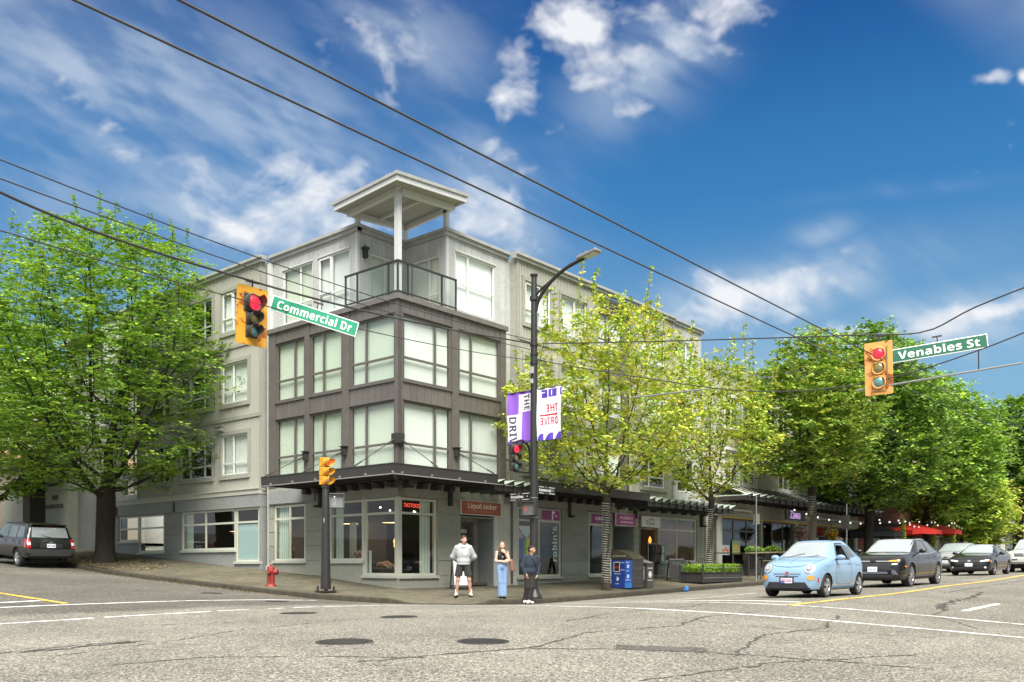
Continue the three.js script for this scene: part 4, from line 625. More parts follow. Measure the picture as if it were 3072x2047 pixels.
  part(canopy, 'wall_knee', [fb('R', 9.0, 9.08, 3.45, 4.05, 0.01, 0.1), fb('R', 9.0, 9.08, 3.4, 3.47, 0.01, 0.28), fb('R', 13.7, 13.8, 3.55, 3.97, 0.02, 0.16), fb('R', 19.6, 19.7, 3.4, 3.97, 0.02, 0.16), fb('R', 19.6, 19.7, 3.36, 3.44, 0.02, 0.34)], M.steel);
  bd.userData.saw = undefined; delete bd.userData.saw;
  globalThis.sawRun = saw;
}
// --- entrance porch up the side street
{
  const porch = thing('entrance_porch', 'grey stucco apartment entrance with dark recess and raised lettering, left of the building', 'porch');
  const st = M.stucco, y0 = 1.8;
  part(porch, 'lettered_wall', box(-0.25, 0.9, y0, 7.4, -25.66, -23.07), st);
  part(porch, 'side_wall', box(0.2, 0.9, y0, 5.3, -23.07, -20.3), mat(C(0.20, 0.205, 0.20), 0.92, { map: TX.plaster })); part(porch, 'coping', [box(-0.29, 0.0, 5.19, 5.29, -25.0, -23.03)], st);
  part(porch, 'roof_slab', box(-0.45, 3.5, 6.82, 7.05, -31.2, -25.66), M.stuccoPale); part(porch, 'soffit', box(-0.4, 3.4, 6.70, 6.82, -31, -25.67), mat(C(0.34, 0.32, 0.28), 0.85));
  part(porch, 'column', box(-0.25, 0.1, y0, 6.7, -28.9, -28.45), M.stuccoPale); part(porch, 'low_wall', box(-0.25, 0.1, 1.9, 5.68, -31.0, -28.9), M.stuccoPale);
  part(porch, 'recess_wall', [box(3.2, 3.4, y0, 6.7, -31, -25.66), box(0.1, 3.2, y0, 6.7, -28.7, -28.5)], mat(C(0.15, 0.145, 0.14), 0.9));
  for (let k = 0; k < 6; k++) part(porch, 'awning_blade', box(-1.6, 2.4, 5.35 + k * 0.05, 5.40 + k * 0.05, -28.4 + k * 0.42, -28.1 + k * 0.42), M.steel);
  const lm = mat(C(0.07, 0.07, 0.065), 0.6);
  for (const [s, y, z] of [['CITY VIEW', 6.05, 0.26], ['TERRACES', 5.55, 0.26], ['1010', 4.85, 0.22], ['VENABLES ST.', 4.42, 0.2]]) { const g = text(s, z, 0.04, fontSerif); g.rotateY(-Math.PI / 2); g.translate(-0.25, y, -24.55); part(porch, 'lettering', g, lm); }
}
// --- hanging things in and on the shops
{
  const sign = (name, label, x0, x1, y0, y1, z, tex, frameM, w, h, draw, extra) => {
    const t = thing(name, label, 'sign', [(x0 + x1) / 2, (y0 + y1) / 2, z]), W = x1 - x0, Hh = y1 - y0;
    part(t, 'sign_box', rbox(W, Hh, 0.08, 0.012, 0, 0, -0.042), frameM);
    const f = face(W - 0.06, Hh - 0.05); f.translate(0, 0, 0.0015); part(t, 'sign_face', f, mat(0xffffff, 0.5, { map: canvasTex(w, h, draw) })); return t;
  };
  sign('shop_sign', 'rust brown sign with cream lettering over door 902', 2.79, 4.88, 3.25, 3.75, 0.10, null, M.aluminium, 1024, 244, (c, w, h) => {
    c.fillStyle = '#8f4a33'; c.fillRect(0, 0, w, h); c.fillStyle = '#9a5a42'; c.globalAlpha = 0.35; c.fillRect(20, 12, 120, 90); c.globalAlpha = 1; c.fillStyle = '#f3ead9'; c.textAlign = 'center'; c.font = '118px serif'; c.fillText('Liquid Amber', w / 2 + 20, 130, w * 0.74); c.fillStyle = '#c98a66'; c.font = '42px sans-serif'; c.fillText('TATTOO & ART COLLECTIVE', w / 2 + 40, 205, w * 0.56);
  });
  const purple = '#8d2f76';
  sign('shop_sign', 'purple sign panel with a white letter r and plus, right of the lamp post', 7.25, 8.44, 3.22, 3.64, 0.03, null, fr0(), 512, 180, (c, w, h) => { c.fillStyle = purple; c.fillRect(0, 0, w, h); c.fillStyle = '#f5f2f4'; c.fillRect(286, 8, 34, 164); c.fillRect(320, 14, 46, 42); c.fillStyle = purple; c.fillRect(286, 84, 34, 5); c.fillStyle = '#f5f2f4'; c.fillRect(372, 92, 62, 11); c.fillRect(398, 66, 11, 62); });
  sign('shop_sign', 'purple robin\'s sign half hidden behind the light-wrapped tree trunk', 10.48, 11.97, 3.2, 3.64, 0.03, null, fr0(), 640, 190, (c, w, h) => { c.fillStyle = '#86306f'; c.fillRect(0, 0, w, h); c.fillStyle = '#f3eff2'; c.font = 'bold 110px sans-serif'; c.fillText("robin's", 120, 118); c.font = '26px sans-serif'; c.fillStyle = '#d9a9cb'; c.fillText('PHARMACY  WELLNESS', 130, 160); });
  sign('shop_sign', 'magenta pharmacy sign with white capitals over the recessed entrance', 12.19, 13.81, 3.19, 3.72, 0.10, null, M.aluminium, 720, 236, (c, w, h) => { c.fillStyle = '#a23a80'; c.fillRect(0, 0, w, h); c.fillStyle = '#f4eef2'; c.textAlign = 'center'; c.font = '92px sans-serif'; c.fillText('PHARMACY', w / 2 + 12, 112, w * 0.74); c.font = 'bold 50px sans-serif'; c.fillText('WELLNESS CENTRE', w / 2 + 12, 186, w * 0.66); });
  sign('shop_sign', 'white coffee shop sign with black lettering and a ring', 14.21, 15.74, 3.2, 3.69, 0.12, null, M.aluminium, 700, 224, (c, w, h) => { c.fillStyle = '#d7d8d2'; c.fillRect(0, 0, w, h); c.strokeStyle = '#2b2b29'; c.lineWidth = 16; c.beginPath(); c.ellipse(190, 124, 30, 38, 0, 0, 7); c.stroke(); c.fillStyle = '#2b2b29'; c.font = 'bold 84px sans-serif'; c.fillText('bump', 255, 84, 210); c.font = 'bold 40px sans-serif'; c.fillText('n', 262, 122); c.font = 'bold 88px sans-serif'; c.fillText('grind', 262, 182, 220); });
  function fr0() { return M.pvc; }
  { // white letters up the chemist's glass
    const g = text("robin's", 0.30, 0.004); g.rotateZ(Math.PI / 2); g.translate(8.16, 2.34, -0.044); single('window_lettering', 'tall pale robin\'s lettering running up the shop glass', 'lettering', g, mat(C(0.62, 0.70, 0.62), 0.7)); }
  { // striped flag in the left light
    const t = thing('striped_flag', 'rainbow striped flag hanging inside the window left of the lamp post', 'flag', [6.55, 2.35, -0.13]); part(t, 'cloth', face(0.98, 1.25), mat(0xffffff, 0.85, { map: canvasTex(256, 320, (c, w, h) => { const cs = ['#c4463a', '#d9822e', '#dcc63a', '#5c9a4a', '#3f5b9e', '#6b4a86']; c.fillStyle = '#9a6f86'; c.fillRect(0, 0, w, h); for (let k = 0; k < 6; k++) { c.fillStyle = cs[5 - k]; c.fillRect(k * w / 6, h * 0.36, w / 6 + 1, h * 0.64); c.beginPath(); c.moveTo(w / 2, h * 0.5); c.fillRect(w * 0.6 + k * 2, 0, 40, 30); } c.fillStyle = '#caa0b4'; c.fillRect(0, h * 0.18, w * 0.3, h * 0.18); c.fillStyle = '#d7702f'; c.fillRect(w * 0.8, 0, w * 0.1, h); c.fillStyle = '#d8c33a'; c.fillRect(w * 0.68, h * 0.1, w * 0.12, h * 0.9); c.fillStyle = '#c9d2cf'; c.beginPath(); c.moveTo(0, 0); c.lineTo(w, 0); c.lineTo(w * 0.52, h * 0.36); c.fill(); }) })); part(t, 'rod', bar(V3(-0.52, 0.63, 0), V3(0.52, 0.63, 0), 0.012), M.aluminium); }
  // neon word and squiggle in the corner glass
  { const g = text('TATTOOS', 0.125, 0.01, fontReg); g.translate(0.72, 3.45, -0.12); single('neon_sign', 'small red neon word in the top pane of the corner window', 'neon sign', g, glow(C(1, 0.08, 0.05), 0.6)); }
  { const P = [[-0.62, -0.02], [-0.36, -0.02], [-0.2, 0.06], [-0.02, 0.1], [0.12, 0.04], [0.12, -0.12], [0.0, -0.17], [-0.1, -0.08], [0.0, 0.06], [0.2, 0.06], [0.5, 0.02]].map(([x, y]) => V3(x, y, 0)); const g = tube(P, 0.022, 60, 6); g.rotateY(0.9); g.translate(0.55, 2.28, -0.75); single('neon_light', 'looping orange neon tube behind the corner glass', 'neon light', g, glow(C(1, 0.45, 0.12), 1.2)); }
  const pend = (x, y, z, r, label) => { const t = thing('pendant_lamp', label, 'lamp', [x, y, z], 0, 'lamps inside the shops'); part(t, 'lamp_shade', lathe([[0.02, 0.10], [r * 0.5, 0.08], [r, 0.0], [r * 0.98, -0.012], [r * 0.5, 0.06], [0.02, 0.08]], 24), M.black); part(t, 'lamp_glow', lathe([[0.001, 0.0], [r * 0.86, 0.004], [r * 0.86, -0.01], [0.001, -0.014]], 24), glow(C(1, 0.62, 0.25), 1.1)); part(t, 'cord', cyl(0.006, 0.006, 3.92 - y - 0.08, 5, 0, 0.09, 0), M.black); const l = new THREE.PointLight(C(1, 0.7, 0.4), 0.5, 6); l.position.set(x, y - 0.12, z); l.castShadow = true; scene.add(l); };
  pend(0.95, 2.95, -1.35, 0.36, 'orange disc pendant lamp over the tattoo chair near the corner glass'); pend(1.0, 2.98, -3.6, 0.36, 'orange disc pendant lamp left of the first, over the bench'); pend(1.2, 2.9, -11.0, 0.28, 'low pendant lamp in the left-hand shop room'); pend(0.9, 2.9, -5.4, 0.3, 'pendant lamp behind the curtained window by the white downpipe');
  const bulb = (x, y, z, label) => { const t = thing('filament_bulb', label, 'lamp', [x, y, z], 0, 'lamps inside the shops'); part(t, 'bulb', lathe([[0.01, 0.18], [0.05, 0.1], [0.075, 0.0], [0.055, -0.1], [0.01, -0.16]], 14), glow(C(1, 0.30, 0.05), 1.0)); part(t, 'cord', cyl(0.006, 0.006, 3.9 - y - 0.16, 5, 0, 0.17, 0), M.black); const l = new THREE.PointLight(C(1, 0.5, 0.2), 0.4, 5); l.position.set(x, y, z); l.castShadow = true; scene.add(l); };
  bulb(14.85, 2.78, -0.9, 'glowing orange bulb inside the open coffee shop door'); bulb(17.0, 2.7, -1.2, 'glowing orange bulb behind the coffee shop window');
  for (const [k, x, y, z] of [[0, 1.2, 3.5, -2.2], [1, 2.0, 3.45, -2.6], [2, 2.4, 3.4, -1.8], [3, 0.8, 3.55, -4.9], [4, 1.6, 3.3, -0.9]]) single('spot_lamp', ['small white ceiling spot left above the bench in the corner shop', 'small white ceiling spot in the middle of the corner shop', 'small white ceiling spot at the right of the corner shop', 'small white ceiling spot behind the curtained corner shop window', 'small white ceiling spot nearest the corner glass'][k], 'lamp', moved(plain(new THREE.SphereGeometry(0.035, 10, 8)), x, y, z), glow(C(1, 0.93, 0.8), 1.6), [0, 0, 0], 0, 'lamps inside the shops');
}
const boardMatsTan = [0.92, 1, 1.08].map((k) => mat(C(0.42 * k, 0.33 * k, 0.20 * k), 0.85, { map: TX.grain }));
// ---------------------------------------------------------------- neighbouring buildings
const beige = mat(C(0.52, 0.505, 0.44), 0.9, { map: TX.plaster }), clap = boardMats(C(0.50, 0.51, 0.42), 1, 0.8), yellowTrim = mat(C(0.66, 0.44, 0.07), 0.6);
{
  const b2 = thing('cafe_building', 'beige three-storey building with white windows and a saw-tooth glass canopy', 'building');
  const wins = []; for (const x of [22.2, 24.2, 28.6, 32.2, 34.0, 37.2]) for (const [p, q] of [[5.75, 7.4], [8.5, 10.1]]) wins.push([x, x + 1.5, p, q]);
  part(b2, 'wall', wallBoxes('R', 20.15, 41.2, 4.6, 11.2, wins, -0.3, 0), beige);
  wins.forEach(([a, c, p, q], k) => { windowUnit(b2, 'R', a, c, p, q, -0.03, { mulls: [(a + c) / 2], cover: k % 3 ? null : 'roller', seed: 300 + k, fw: 0.09, coverTo: 0.6 }); part(b2, 'window_surround', [fb('R', a - 0.12, a, p - 0.12, q + 0.12, -0.02, 0.04), fb('R', c, c + 0.12, p - 0.12, q + 0.12, -0.02, 0.04), fb('R', a, c, q, q + 0.12, -0.02, 0.04), fb('R', a, c, p - 0.14, p, -0.02, 0.06)], M.vinyl); });
  part(b2, 'parapet', box(20.15, 41.3, 11.2, 11.6, -0.5, 0.12), M.trim); part(b2, 'roof_sheet', box(20.2, 41.2, 11.0, 11.1, -14, -0.4), M.trim); part(b2, 'side_wall', [box(41.0, 41.2, 1, 11.1, -14, -0.3), box(20.15, 20.3, 1, 11.1, -14, -0.3)], beige);
  for (let k = 0; k < 5; k++) part(b2, 'clapboard', fb('R', 20.15, 41.2, 4.02 + k * 0.125, 4.14 + k * 0.125, -0.2, 0.02 + 0.012 * (k % 2 ? 1 : 0)), clap[k % 3]);
  part(b2, 'yellow_trim', box(21.9, 40.6, 3.93, 4.0, -0.02, 0.05), yellowTrim);
  const colm = [[20.15, 20.55], [21.5, 21.85], [26.3, 26.55], [30.85, 31.3], [35.9, 36.2], [40.6, 41.1]];
  for (const [a, c] of colm) part(b2, 'column', box(a, c, 0.7, 4.0, -0.3, 0.03), clap[1]);
  for (let k = 1; k < colm.length; k++) { const a = colm[k - 1][1], c = colm[k][0], n = Math.max(1, Math.round((c - a) / 1.5)); windowUnit(b2, 'R', a, c, k % 2 ? 1.7 : 1.2, 3.92, -0.1, { name: 'cafe_window', mulls: Array.from({ length: n - 1 }, (_, i) => lerp(a, c, (i + 1) / n)), tr: k % 2 ? null : 3.3, frame: M.darkFrame, fw: 0.09, glass: M.glassClear, seed: 330 + k }); part(b2, 'stall_riser', box(a, c, 0.7, k % 2 ? 1.7 : 1.2, -0.25, -0.06), M.dark); }
  part(b2, 'room_shell', [box(20.3, 41, 3.9, 3.98, -7, -0.32), box(20.3, 41, 0.9, 1.0, -7, -0.32), box(20.3, 41, 1, 3.9, -7.1, -7)], M.interiorDark);
  const can = new THREE.Group(); can.name = 'glass_canopy'; b2.add(can);
  sawRun(can, 20.9, 40.9, 25, 4.80, 0.05, 1.75, 0.17);
  for (let k = 0; k < 20; k++) { const a = 21 + k, g = beam(V3(a, 5.62, 0.02), V3(a, 5.05, 1.5), 0.05, 0.05); part(can, 'batten', g, M.steel); }
  { const g = new THREE.PlaneGeometry(20, 1.6); g.rotateX(-Math.PI / 2 + 0.37); g.translate(31, 5.31, 0.76); part(can, 'slope_sheet', plain(g), mat(C(0.46, 0.46, 0.42), 0.6)); }
  parts(can, 'gutter_pipe', [tube([V3(21.2, 4.32, 0.3), V3(24.4, 4.33, 0.3), V3(25, 4.28, 0.12)], 0.07, 12), tube([V3(31, 4.3, 0.4), V3(41, 4.36, 0.4)], 0.09, 8)], mat(C(0.62, 0.62, 0.56), 0.5));
  // posters in the cafe glass
  const posters = [[22.3, 2.05, 1.1, 0.5, '#b8c4c4', '#d5532a'], [23.6, 2.1, 0.9, 0.7, '#8fae86', '#e7b13a'], [27.3, 2.0, 0.35, 0.55, '#e9e6dc', '#444'], [32.1, 2.9, 0.7, 0.6, '#e8e9e4', '#556'], [37.4, 2.6, 0.9, 0.8, '#c9dbe6', '#345']];
  posters.forEach(([x, y, w, h, a, c], k) => { const t = single('window_poster', ['orange lettered poster in the cafe window beside the wrapped trunk', 'green and yellow flower poster in the cafe window', 'small pale notice by the cafe door', 'pale poster high in the window behind the third tree', 'light blue notice in the last cafe window'][k], 'poster', box(-w / 2, w / 2, 0, h, -0.004, 0.004), mat(0xffffff, 0.6, { map: canvasTex(128, 96, (g, W, Hh) => { g.fillStyle = a; g.fillRect(0, 0, W, Hh); g.fillStyle = c; for (let i = 0; i < 6; i++) g.fillRect(10 + 18 * i, 20 + 12 * (i % 3), 16, 30); g.fillRect(10, 78, 100, 6); }) }), [x, y, -0.08]); const uv = t.geometry.attributes.uv, p = t.geometry.attributes.position; for (let i = 0; i < uv.count; i++) uv.setXY(i, p.getX(i) / w + 0.5, p.getY(i) / h); });
  // hanging neon name board
  const z = thing('hanging_sign', 'black hanging board with pink and violet neon lettering over the cafe', 'sign', [28.3, 4.28, 1.1]); part(z, 'board', rbox(2.6, 0.56, 0.1, 0.02), M.black); const L = text('Zawa', 0.42, 0.02, fontReg); L.translate(-0.12, 0, 0.055); part(z, 'neon_lettering', L, glow(C(0.62, 0.36, 0.75), 0.38)); part(z, 'chain', [cyl(0.01, 0.01, 0.45, 5, -1.0, 0.27, 0), cyl(0.01, 0.01, 0.45, 5, 1.0, 0.27, 0)], M.steel);
}
{ // further along: brick front, tall dark-topped block, pale low building
  const brick = dataTex(512, (u, v) => { const row = Math.floor(v * 32), x = u * 10 + (row % 2) * 0.5, f = x - Math.floor(x), g = v * 32 - row, m = f < 0.06 || g < 0.13, n = hash2(Math.floor(x) % 10, row); return m ? [0.62, 0.57, 0.52] : [0.50 + 0.16 * n, 0.27 + 0.10 * n, 0.22 + 0.07 * n]; }, 0.4);
  const b3 = thing('brick_building', 'low brick shop building behind the umbrellas', 'building'); part(b3, 'brick_wall', wallBoxes('R', 41.3, 56, 1, 6.4, [[43.2, 46, 1, 4], [47.5, 53, 1.9, 4.2]], -0.3, 0), mat(C(0.62, 0.6, 0.58), 0.9, { map: brick })); windowUnit(b3, 'R', 47.5, 53, 1.9, 4.2, -0.1, { mulls: [49.3, 51.2], frame: M.darkFrame, seed: 5 }); part(b3, 'roller_shutter', Array.from({ length: 18 }, (_, k) => box(43.2, 46, 1 + k / 6, 1.15 + k / 6, -0.15, -0.12 + 0.02 * (k % 2))), mat(C(0.46, 0.50, 0.52), 0.5)); part(b3, 'parapet_cap', box(41.2, 56.1, 6.4, 6.6, -0.4, 0.1), M.trim); part(b3, 'roof_sheet', box(41.3, 56, 6.1, 6.2, -14, -0.3), M.trim); part(b3, 'canopy', box(41.3, 47, 4.3, 4.45, 0, 1.4), M.steel);
  const b4 = thing('apartment_block', 'tall dark grey topped apartment block far behind the street trees', 'building'); const w4 = []; for (let k = 0; k < 5; k++) for (const y of [7, 10, 13]) w4.push([-14.5 + k * 2.8, -13.2 + k * 2.8, y, y + 1.6]);
  part(b4, 'wall', onSideAt(wallBoxes('L', -16, -0.5, 2, 15.6, w4, -0.3, 0), 48), mat(C(0.40, 0.33, 0.29), 0.9, { map: TX.plaster })); function onSideAt(gs, x) { return gs.map((g) => { g.translate(x, 0, 0); return g; }); }
  const inner = new THREE.Group(); inner.name = 'window_wall'; b4.add(inner); for (const [a, c, p, q] of w4) { const w = part(inner, 'window', [box(48.08, 48.12, p, q, a, c)], phys(C(0.06, 0.07, 0.075), 0.1)); }
  part(b4, 'front_wall', box(48.02, 70, 6.6, 15.6, -0.8, -0.5), mat(C(0.40, 0.33, 0.29), 0.9, { map: TX.plaster })); part(b4, 'dark_parapet', [box(47.8, 70.2, 15.6, 17.0, -16.2, -0.3)], mat(C(0.13, 0.13, 0.14), 0.6)); part(b4, 'core', box(48.4, 69.8, 2, 15.6, -16, -0.82), M.interior);
  const b5 = thing('pale_building', 'low pale building at the far end of the street on the right', 'building'); part(b5, 'wall', wallBoxes('R', 80, 110, 2, 9.2, [[84, 90, 3, 6], [94, 100, 3, 6]], -0.3, 0), mat(C(0.62, 0.58, 0.52), 0.9)); part(b5, 'shop_glass', box(83, 101, 2.9, 6.2, -0.5, -0.4), phys(C(0.08, 0.09, 0.10), 0.1)); part(b5, 'side_wall', box(80, 80.3, 2, 9.2, -12, -0.3), mat(C(0.66, 0.62, 0.56), 0.9)); part(b5, 'coping', box(79.8, 110, 9.2, 9.5, -12, 0.1), M.whiteTrim);
}
{ // houses up the hill on the left
  const shingle = mat(C(0.21, 0.20, 0.195), 0.95, { map: TX.grain }), tile = mat(C(0.42, 0.235, 0.155), 0.9, { map: TX.grain });
  const gable = (name, label, x0, x1, z0, z1, y0, y1, ridge, roofM, wallM, axis) => {
    const t = thing(name, label, 'house'); part(t, 'wall', box(x0, x1, y0, y1, z0, z1), wallM);
    const o = 0.5, xm = (x0 + x1) / 2, zm = (z0 + z1) / 2, quad = (a, b, c, d) => { const g = new THREE.BufferGeometry(); const n = new THREE.Vector3().subVectors(b, a).cross(new THREE.Vector3().subVectors(d, a)).normalize().multiplyScalar(0.12), T = (p) => [p.x, p.y, p.z], U = (p) => [p.x + n.x, p.y + n.y, p.z + n.z]; const q = [a, b, c, d], ps = []; const tri = (...v) => v.forEach((w) => ps.push(...w)); tri(T(a), T(b), T(c)); tri(T(a), T(c), T(d)); tri(U(a), U(c), U(b)); tri(U(a), U(d), U(c)); for (let k = 0; k < 4; k++) { const p = q[k], r = q[(k + 1) % 4]; tri(T(p), U(p), U(r)); tri(T(p), U(r), T(r)); } g.setAttribute('position', new THREE.Float32BufferAttribute(ps, 3)); g.computeVertexNormals(); return metric(g); };
    if (axis === 'z') { part(t, 'roof', [quad(V3(x0 - o, y1 - 0.1, z0 - o), V3(x0 - o, y1 - 0.1, z1 + o), V3(xm, ridge, z1 + o), V3(xm, ridge, z0 - o)), quad(V3(x1 + o, y1 - 0.1, z1 + o), V3(x1 + o, y1 - 0.1, z0 - o), V3(xm, ridge, z0 - o), V3(xm, ridge, z1 + o))], roofM); const g = poly([[x0, y1], [x1, y1], [xm, ridge - 0.1]], 0.1); g.translate(0, 0, z1 - 0.1); part(t, 'gable_wall', g, wallM); part(t, 'barge_board', [beam(V3(x0 - o, y1 - 0.15, z1 + o + 0.03), V3(xm, ridge - 0.05, z1 + o + 0.03), 0.06, 0.26), beam(V3(x1 + o, y1 - 0.15, z1 + o + 0.03), V3(xm, ridge - 0.05, z1 + o + 0.03), 0.06, 0.26)], M.vinyl); }
    else { part(t, 'roof', [quad(V3(x0 - o, y1 - 0.1, z1 + o), V3(x1 + o, y1 - 0.1, z1 + o), V3(x1 + o, ridge, zm), V3(x0 - o, ridge, zm)), quad(V3(x1 + o, y1 - 0.1, z0 - o), V3(x0 - o, y1 - 0.1, z0 - o), V3(x0 - o, ridge, zm), V3(x1 + o, ridge, zm))], roofM); for (const x of [x0, x1 - 0.1]) { const g = poly([[-z1, y1], [-z0, y1], [-zm, ridge - 0.1]], 0.1); g.rotateY(Math.PI / 2); g.translate(x, 0, 0); part(t, 'gable_wall', g, wallM); } }
    return t;
  };
  const h1 = gable('house', 'grey shingled house with white barge boards behind the entrance porch', 2, 13, -48, -36, 3, 10.6, 14.6, shingle, mat(C(0.48, 0.47, 0.43), 0.9), 'x'); part(h1, 'dormer_gable', [(() => { const g = poly([[2.6, 10.2], [6.6, 10.2], [4.6, 12.6]], 0.2); g.translate(0, 0, -35.4); return g; })()], M.vinyl);
  const h2 = gable('house', 'house with an orange tiled roof left of the entrance porch', -0.5, 9, -46.5, -33.5, 2.5, 7.4, 9.6, tile, mat(C(0.34, 0.30, 0.24), 0.9), 'x'); for (const z of [-44, -40.5, -37]) part(h2, 'window', [box(-0.56, -0.5, 4.6, 6.2, z - 0.8, z + 0.8)], M.vinyl);
  const fence = thing('board_fence', 'tan upright board fence at the left edge behind the parked car', 'fence'); for (let k = 0; k < 26; k++) part(fence, 'board', box(-0.5, -0.46, 2.3, 4.55 + 0.03 * (k % 3), -38.6 + k * 0.29, -38.33 + k * 0.29), boardMatsTan[k % 3]);
  part(fence, 'rail', [box(-0.46, -0.38, 2.8, 2.9, -38.6, -31.1), box(-0.46, -0.38, 4.2, 4.3, -38.6, -31.1)], boardMatsTan[0]);
}
{ // across the main street, seen in the shop glass: a shop row with a red awning
  const o = thing('shop_row', 'shop row with a red awning across the main street, mirrored in the corner glass', 'building'); part(o, 'wall', wallBoxes('R', -4, 34, 0, 8, [[-2, 6, 0.6, 3.4], [8, 16, 0.6, 3.4], [18, 30, 0.6, 3.4]], 28, 28.3), mat(C(0.46, 0.42, 0.37), 0.9, { map: TX.plaster })); part(o, 'shop_glass', box(-4, 34, 0, 3.6, 28.4, 28.5), phys(C(0.05, 0.055, 0.06), 0.1));
  const aw = poly([[0, 3.2], [0, 4.6], [-1.9, 3.5], [-1.9, 3.2]], 16); aw.rotateY(Math.PI / 2); aw.rotateY(Math.PI); aw.translate(16, 0, 26.1 + 1.9); part(o, 'awning', aw, mat(C(0.50, 0.05, 0.05), 0.7)); part(o, 'parapet', box(-4.2, 34.2, 8, 8.4, 27.8, 28.6), M.trim); part(o, 'rear_wall', box(-4, 34, 0, 8, 34, 34.2), M.trim);
}
// ---------------------------------------------------------------- traffic signals, poles, wires, street furniture
const yaw = (nx, nz) => Math.atan2(nx, nz);
const sigYellow = mat(C(0.74, 0.36, 0.025), 0.55, { map: TX.rust }), sigOrange = mat(C(0.76, 0.38, 0.10), 0.6, { map: TX.rust }), sigBlack = mat(C(0.035, 0.035, 0.034), 0.5);
const lensRed = new THREE.MeshStandardMaterial({ color: C(0.45, 0.01, 0.02), roughness: 0.25, emissive: C(1, 0.02, 0.05), emissiveIntensity: 0.62 }), lensAmber = phys(C(0.20, 0.17, 0.05), 0.2, { clearcoat: 1 }), lensGreen = phys(C(0.10, 0.24, 0.22), 0.2, { clearcoat: 1 });
// signal: front +z, origin at the centre; rows from top [lens radius, cell size]
function signalHead(t, bodyM, visorM, rows, visor) {
  const total = rows.reduce((s, r) => s + r[1], 0); let y = total / 2;
  rows.forEach(([r, cell], k) => {
    const h = new THREE.Group(); h.name = 'lamp_section'; t.add(h); const cy = y - cell / 2; y -= cell;
    part(h, 'housing', rbox(cell * 1.0, cell - 0.006, 0.19, 0.02, 0, cy, -0.1), bodyM);
    part(h, 'door_rim', moved(lathe([[r + 0.03, 0], [r + 0.03, 0.02], [r, 0.025], [r - 0.004, 0.0]], 28), 0, cy, 0, 0, Math.PI / 2), visorM);
    const dome = new THREE.SphereGeometry(r * 1.6, 24, 6, 0, Math.PI * 2, 0, Math.asin(1 / 1.6)); dome.rotateX(Math.PI / 2); dome.translate(0, cy, -r * 1.6 * Math.cos(Math.asin(1 / 1.6)) + 0.01); part(h, 'lens', plain(dome), [lensRed, lensAmber, lensGreen][k]);
    if (visor) { // cut-away tunnel over the lens
      const g = new THREE.CylinderGeometry(r + 0.022, r + 0.012, visor, 24, 6, true, -Math.PI * 0.80, Math.PI * 1.60); const p = g.attributes.position; g.rotateX(Math.PI / 2); for (let i = 0; i < p.count; i++) { const yy = p.getY(i), f = (p.getZ(i) + visor / 2) / visor; if (yy < 0) p.setZ(i, p.getZ(i) - f * visor * 0.55 * clamp(-yy / r)); } g.rotateZ(0); g.computeVertexNormals(); g.translate(0, cy, visor / 2 + 0.012); part(h, 'visor', plain(g), visorM);
    }
  });
  return total;
}
function backboard(t, w, h, m) { const s = new THREE.Shape(), r = 0.03; s.moveTo(-w / 2 + r, -h / 2); s.lineTo(w / 2 - r, -h / 2); s.quadraticCurveTo(w / 2, -h / 2, w / 2, -h / 2 + r); s.lineTo(w / 2, h / 2 - r); s.quadraticCurveTo(w / 2, h / 2, w / 2 - r, h / 2); s.lineTo(-w / 2 + r, h / 2); s.quadraticCurveTo(-w / 2, h / 2, -w / 2, h / 2 - r); s.lineTo(-w / 2, -h / 2 + r); s.quadraticCurveTo(-w / 2, -h / 2, -w / 2 + r, -h / 2); const g = new THREE.ExtrudeGeometry(s, { depth: 0.012, bevelEnabled: false }); g.translate(0, 0, -0.025); part(t, 'backboard', plain(g), m); }
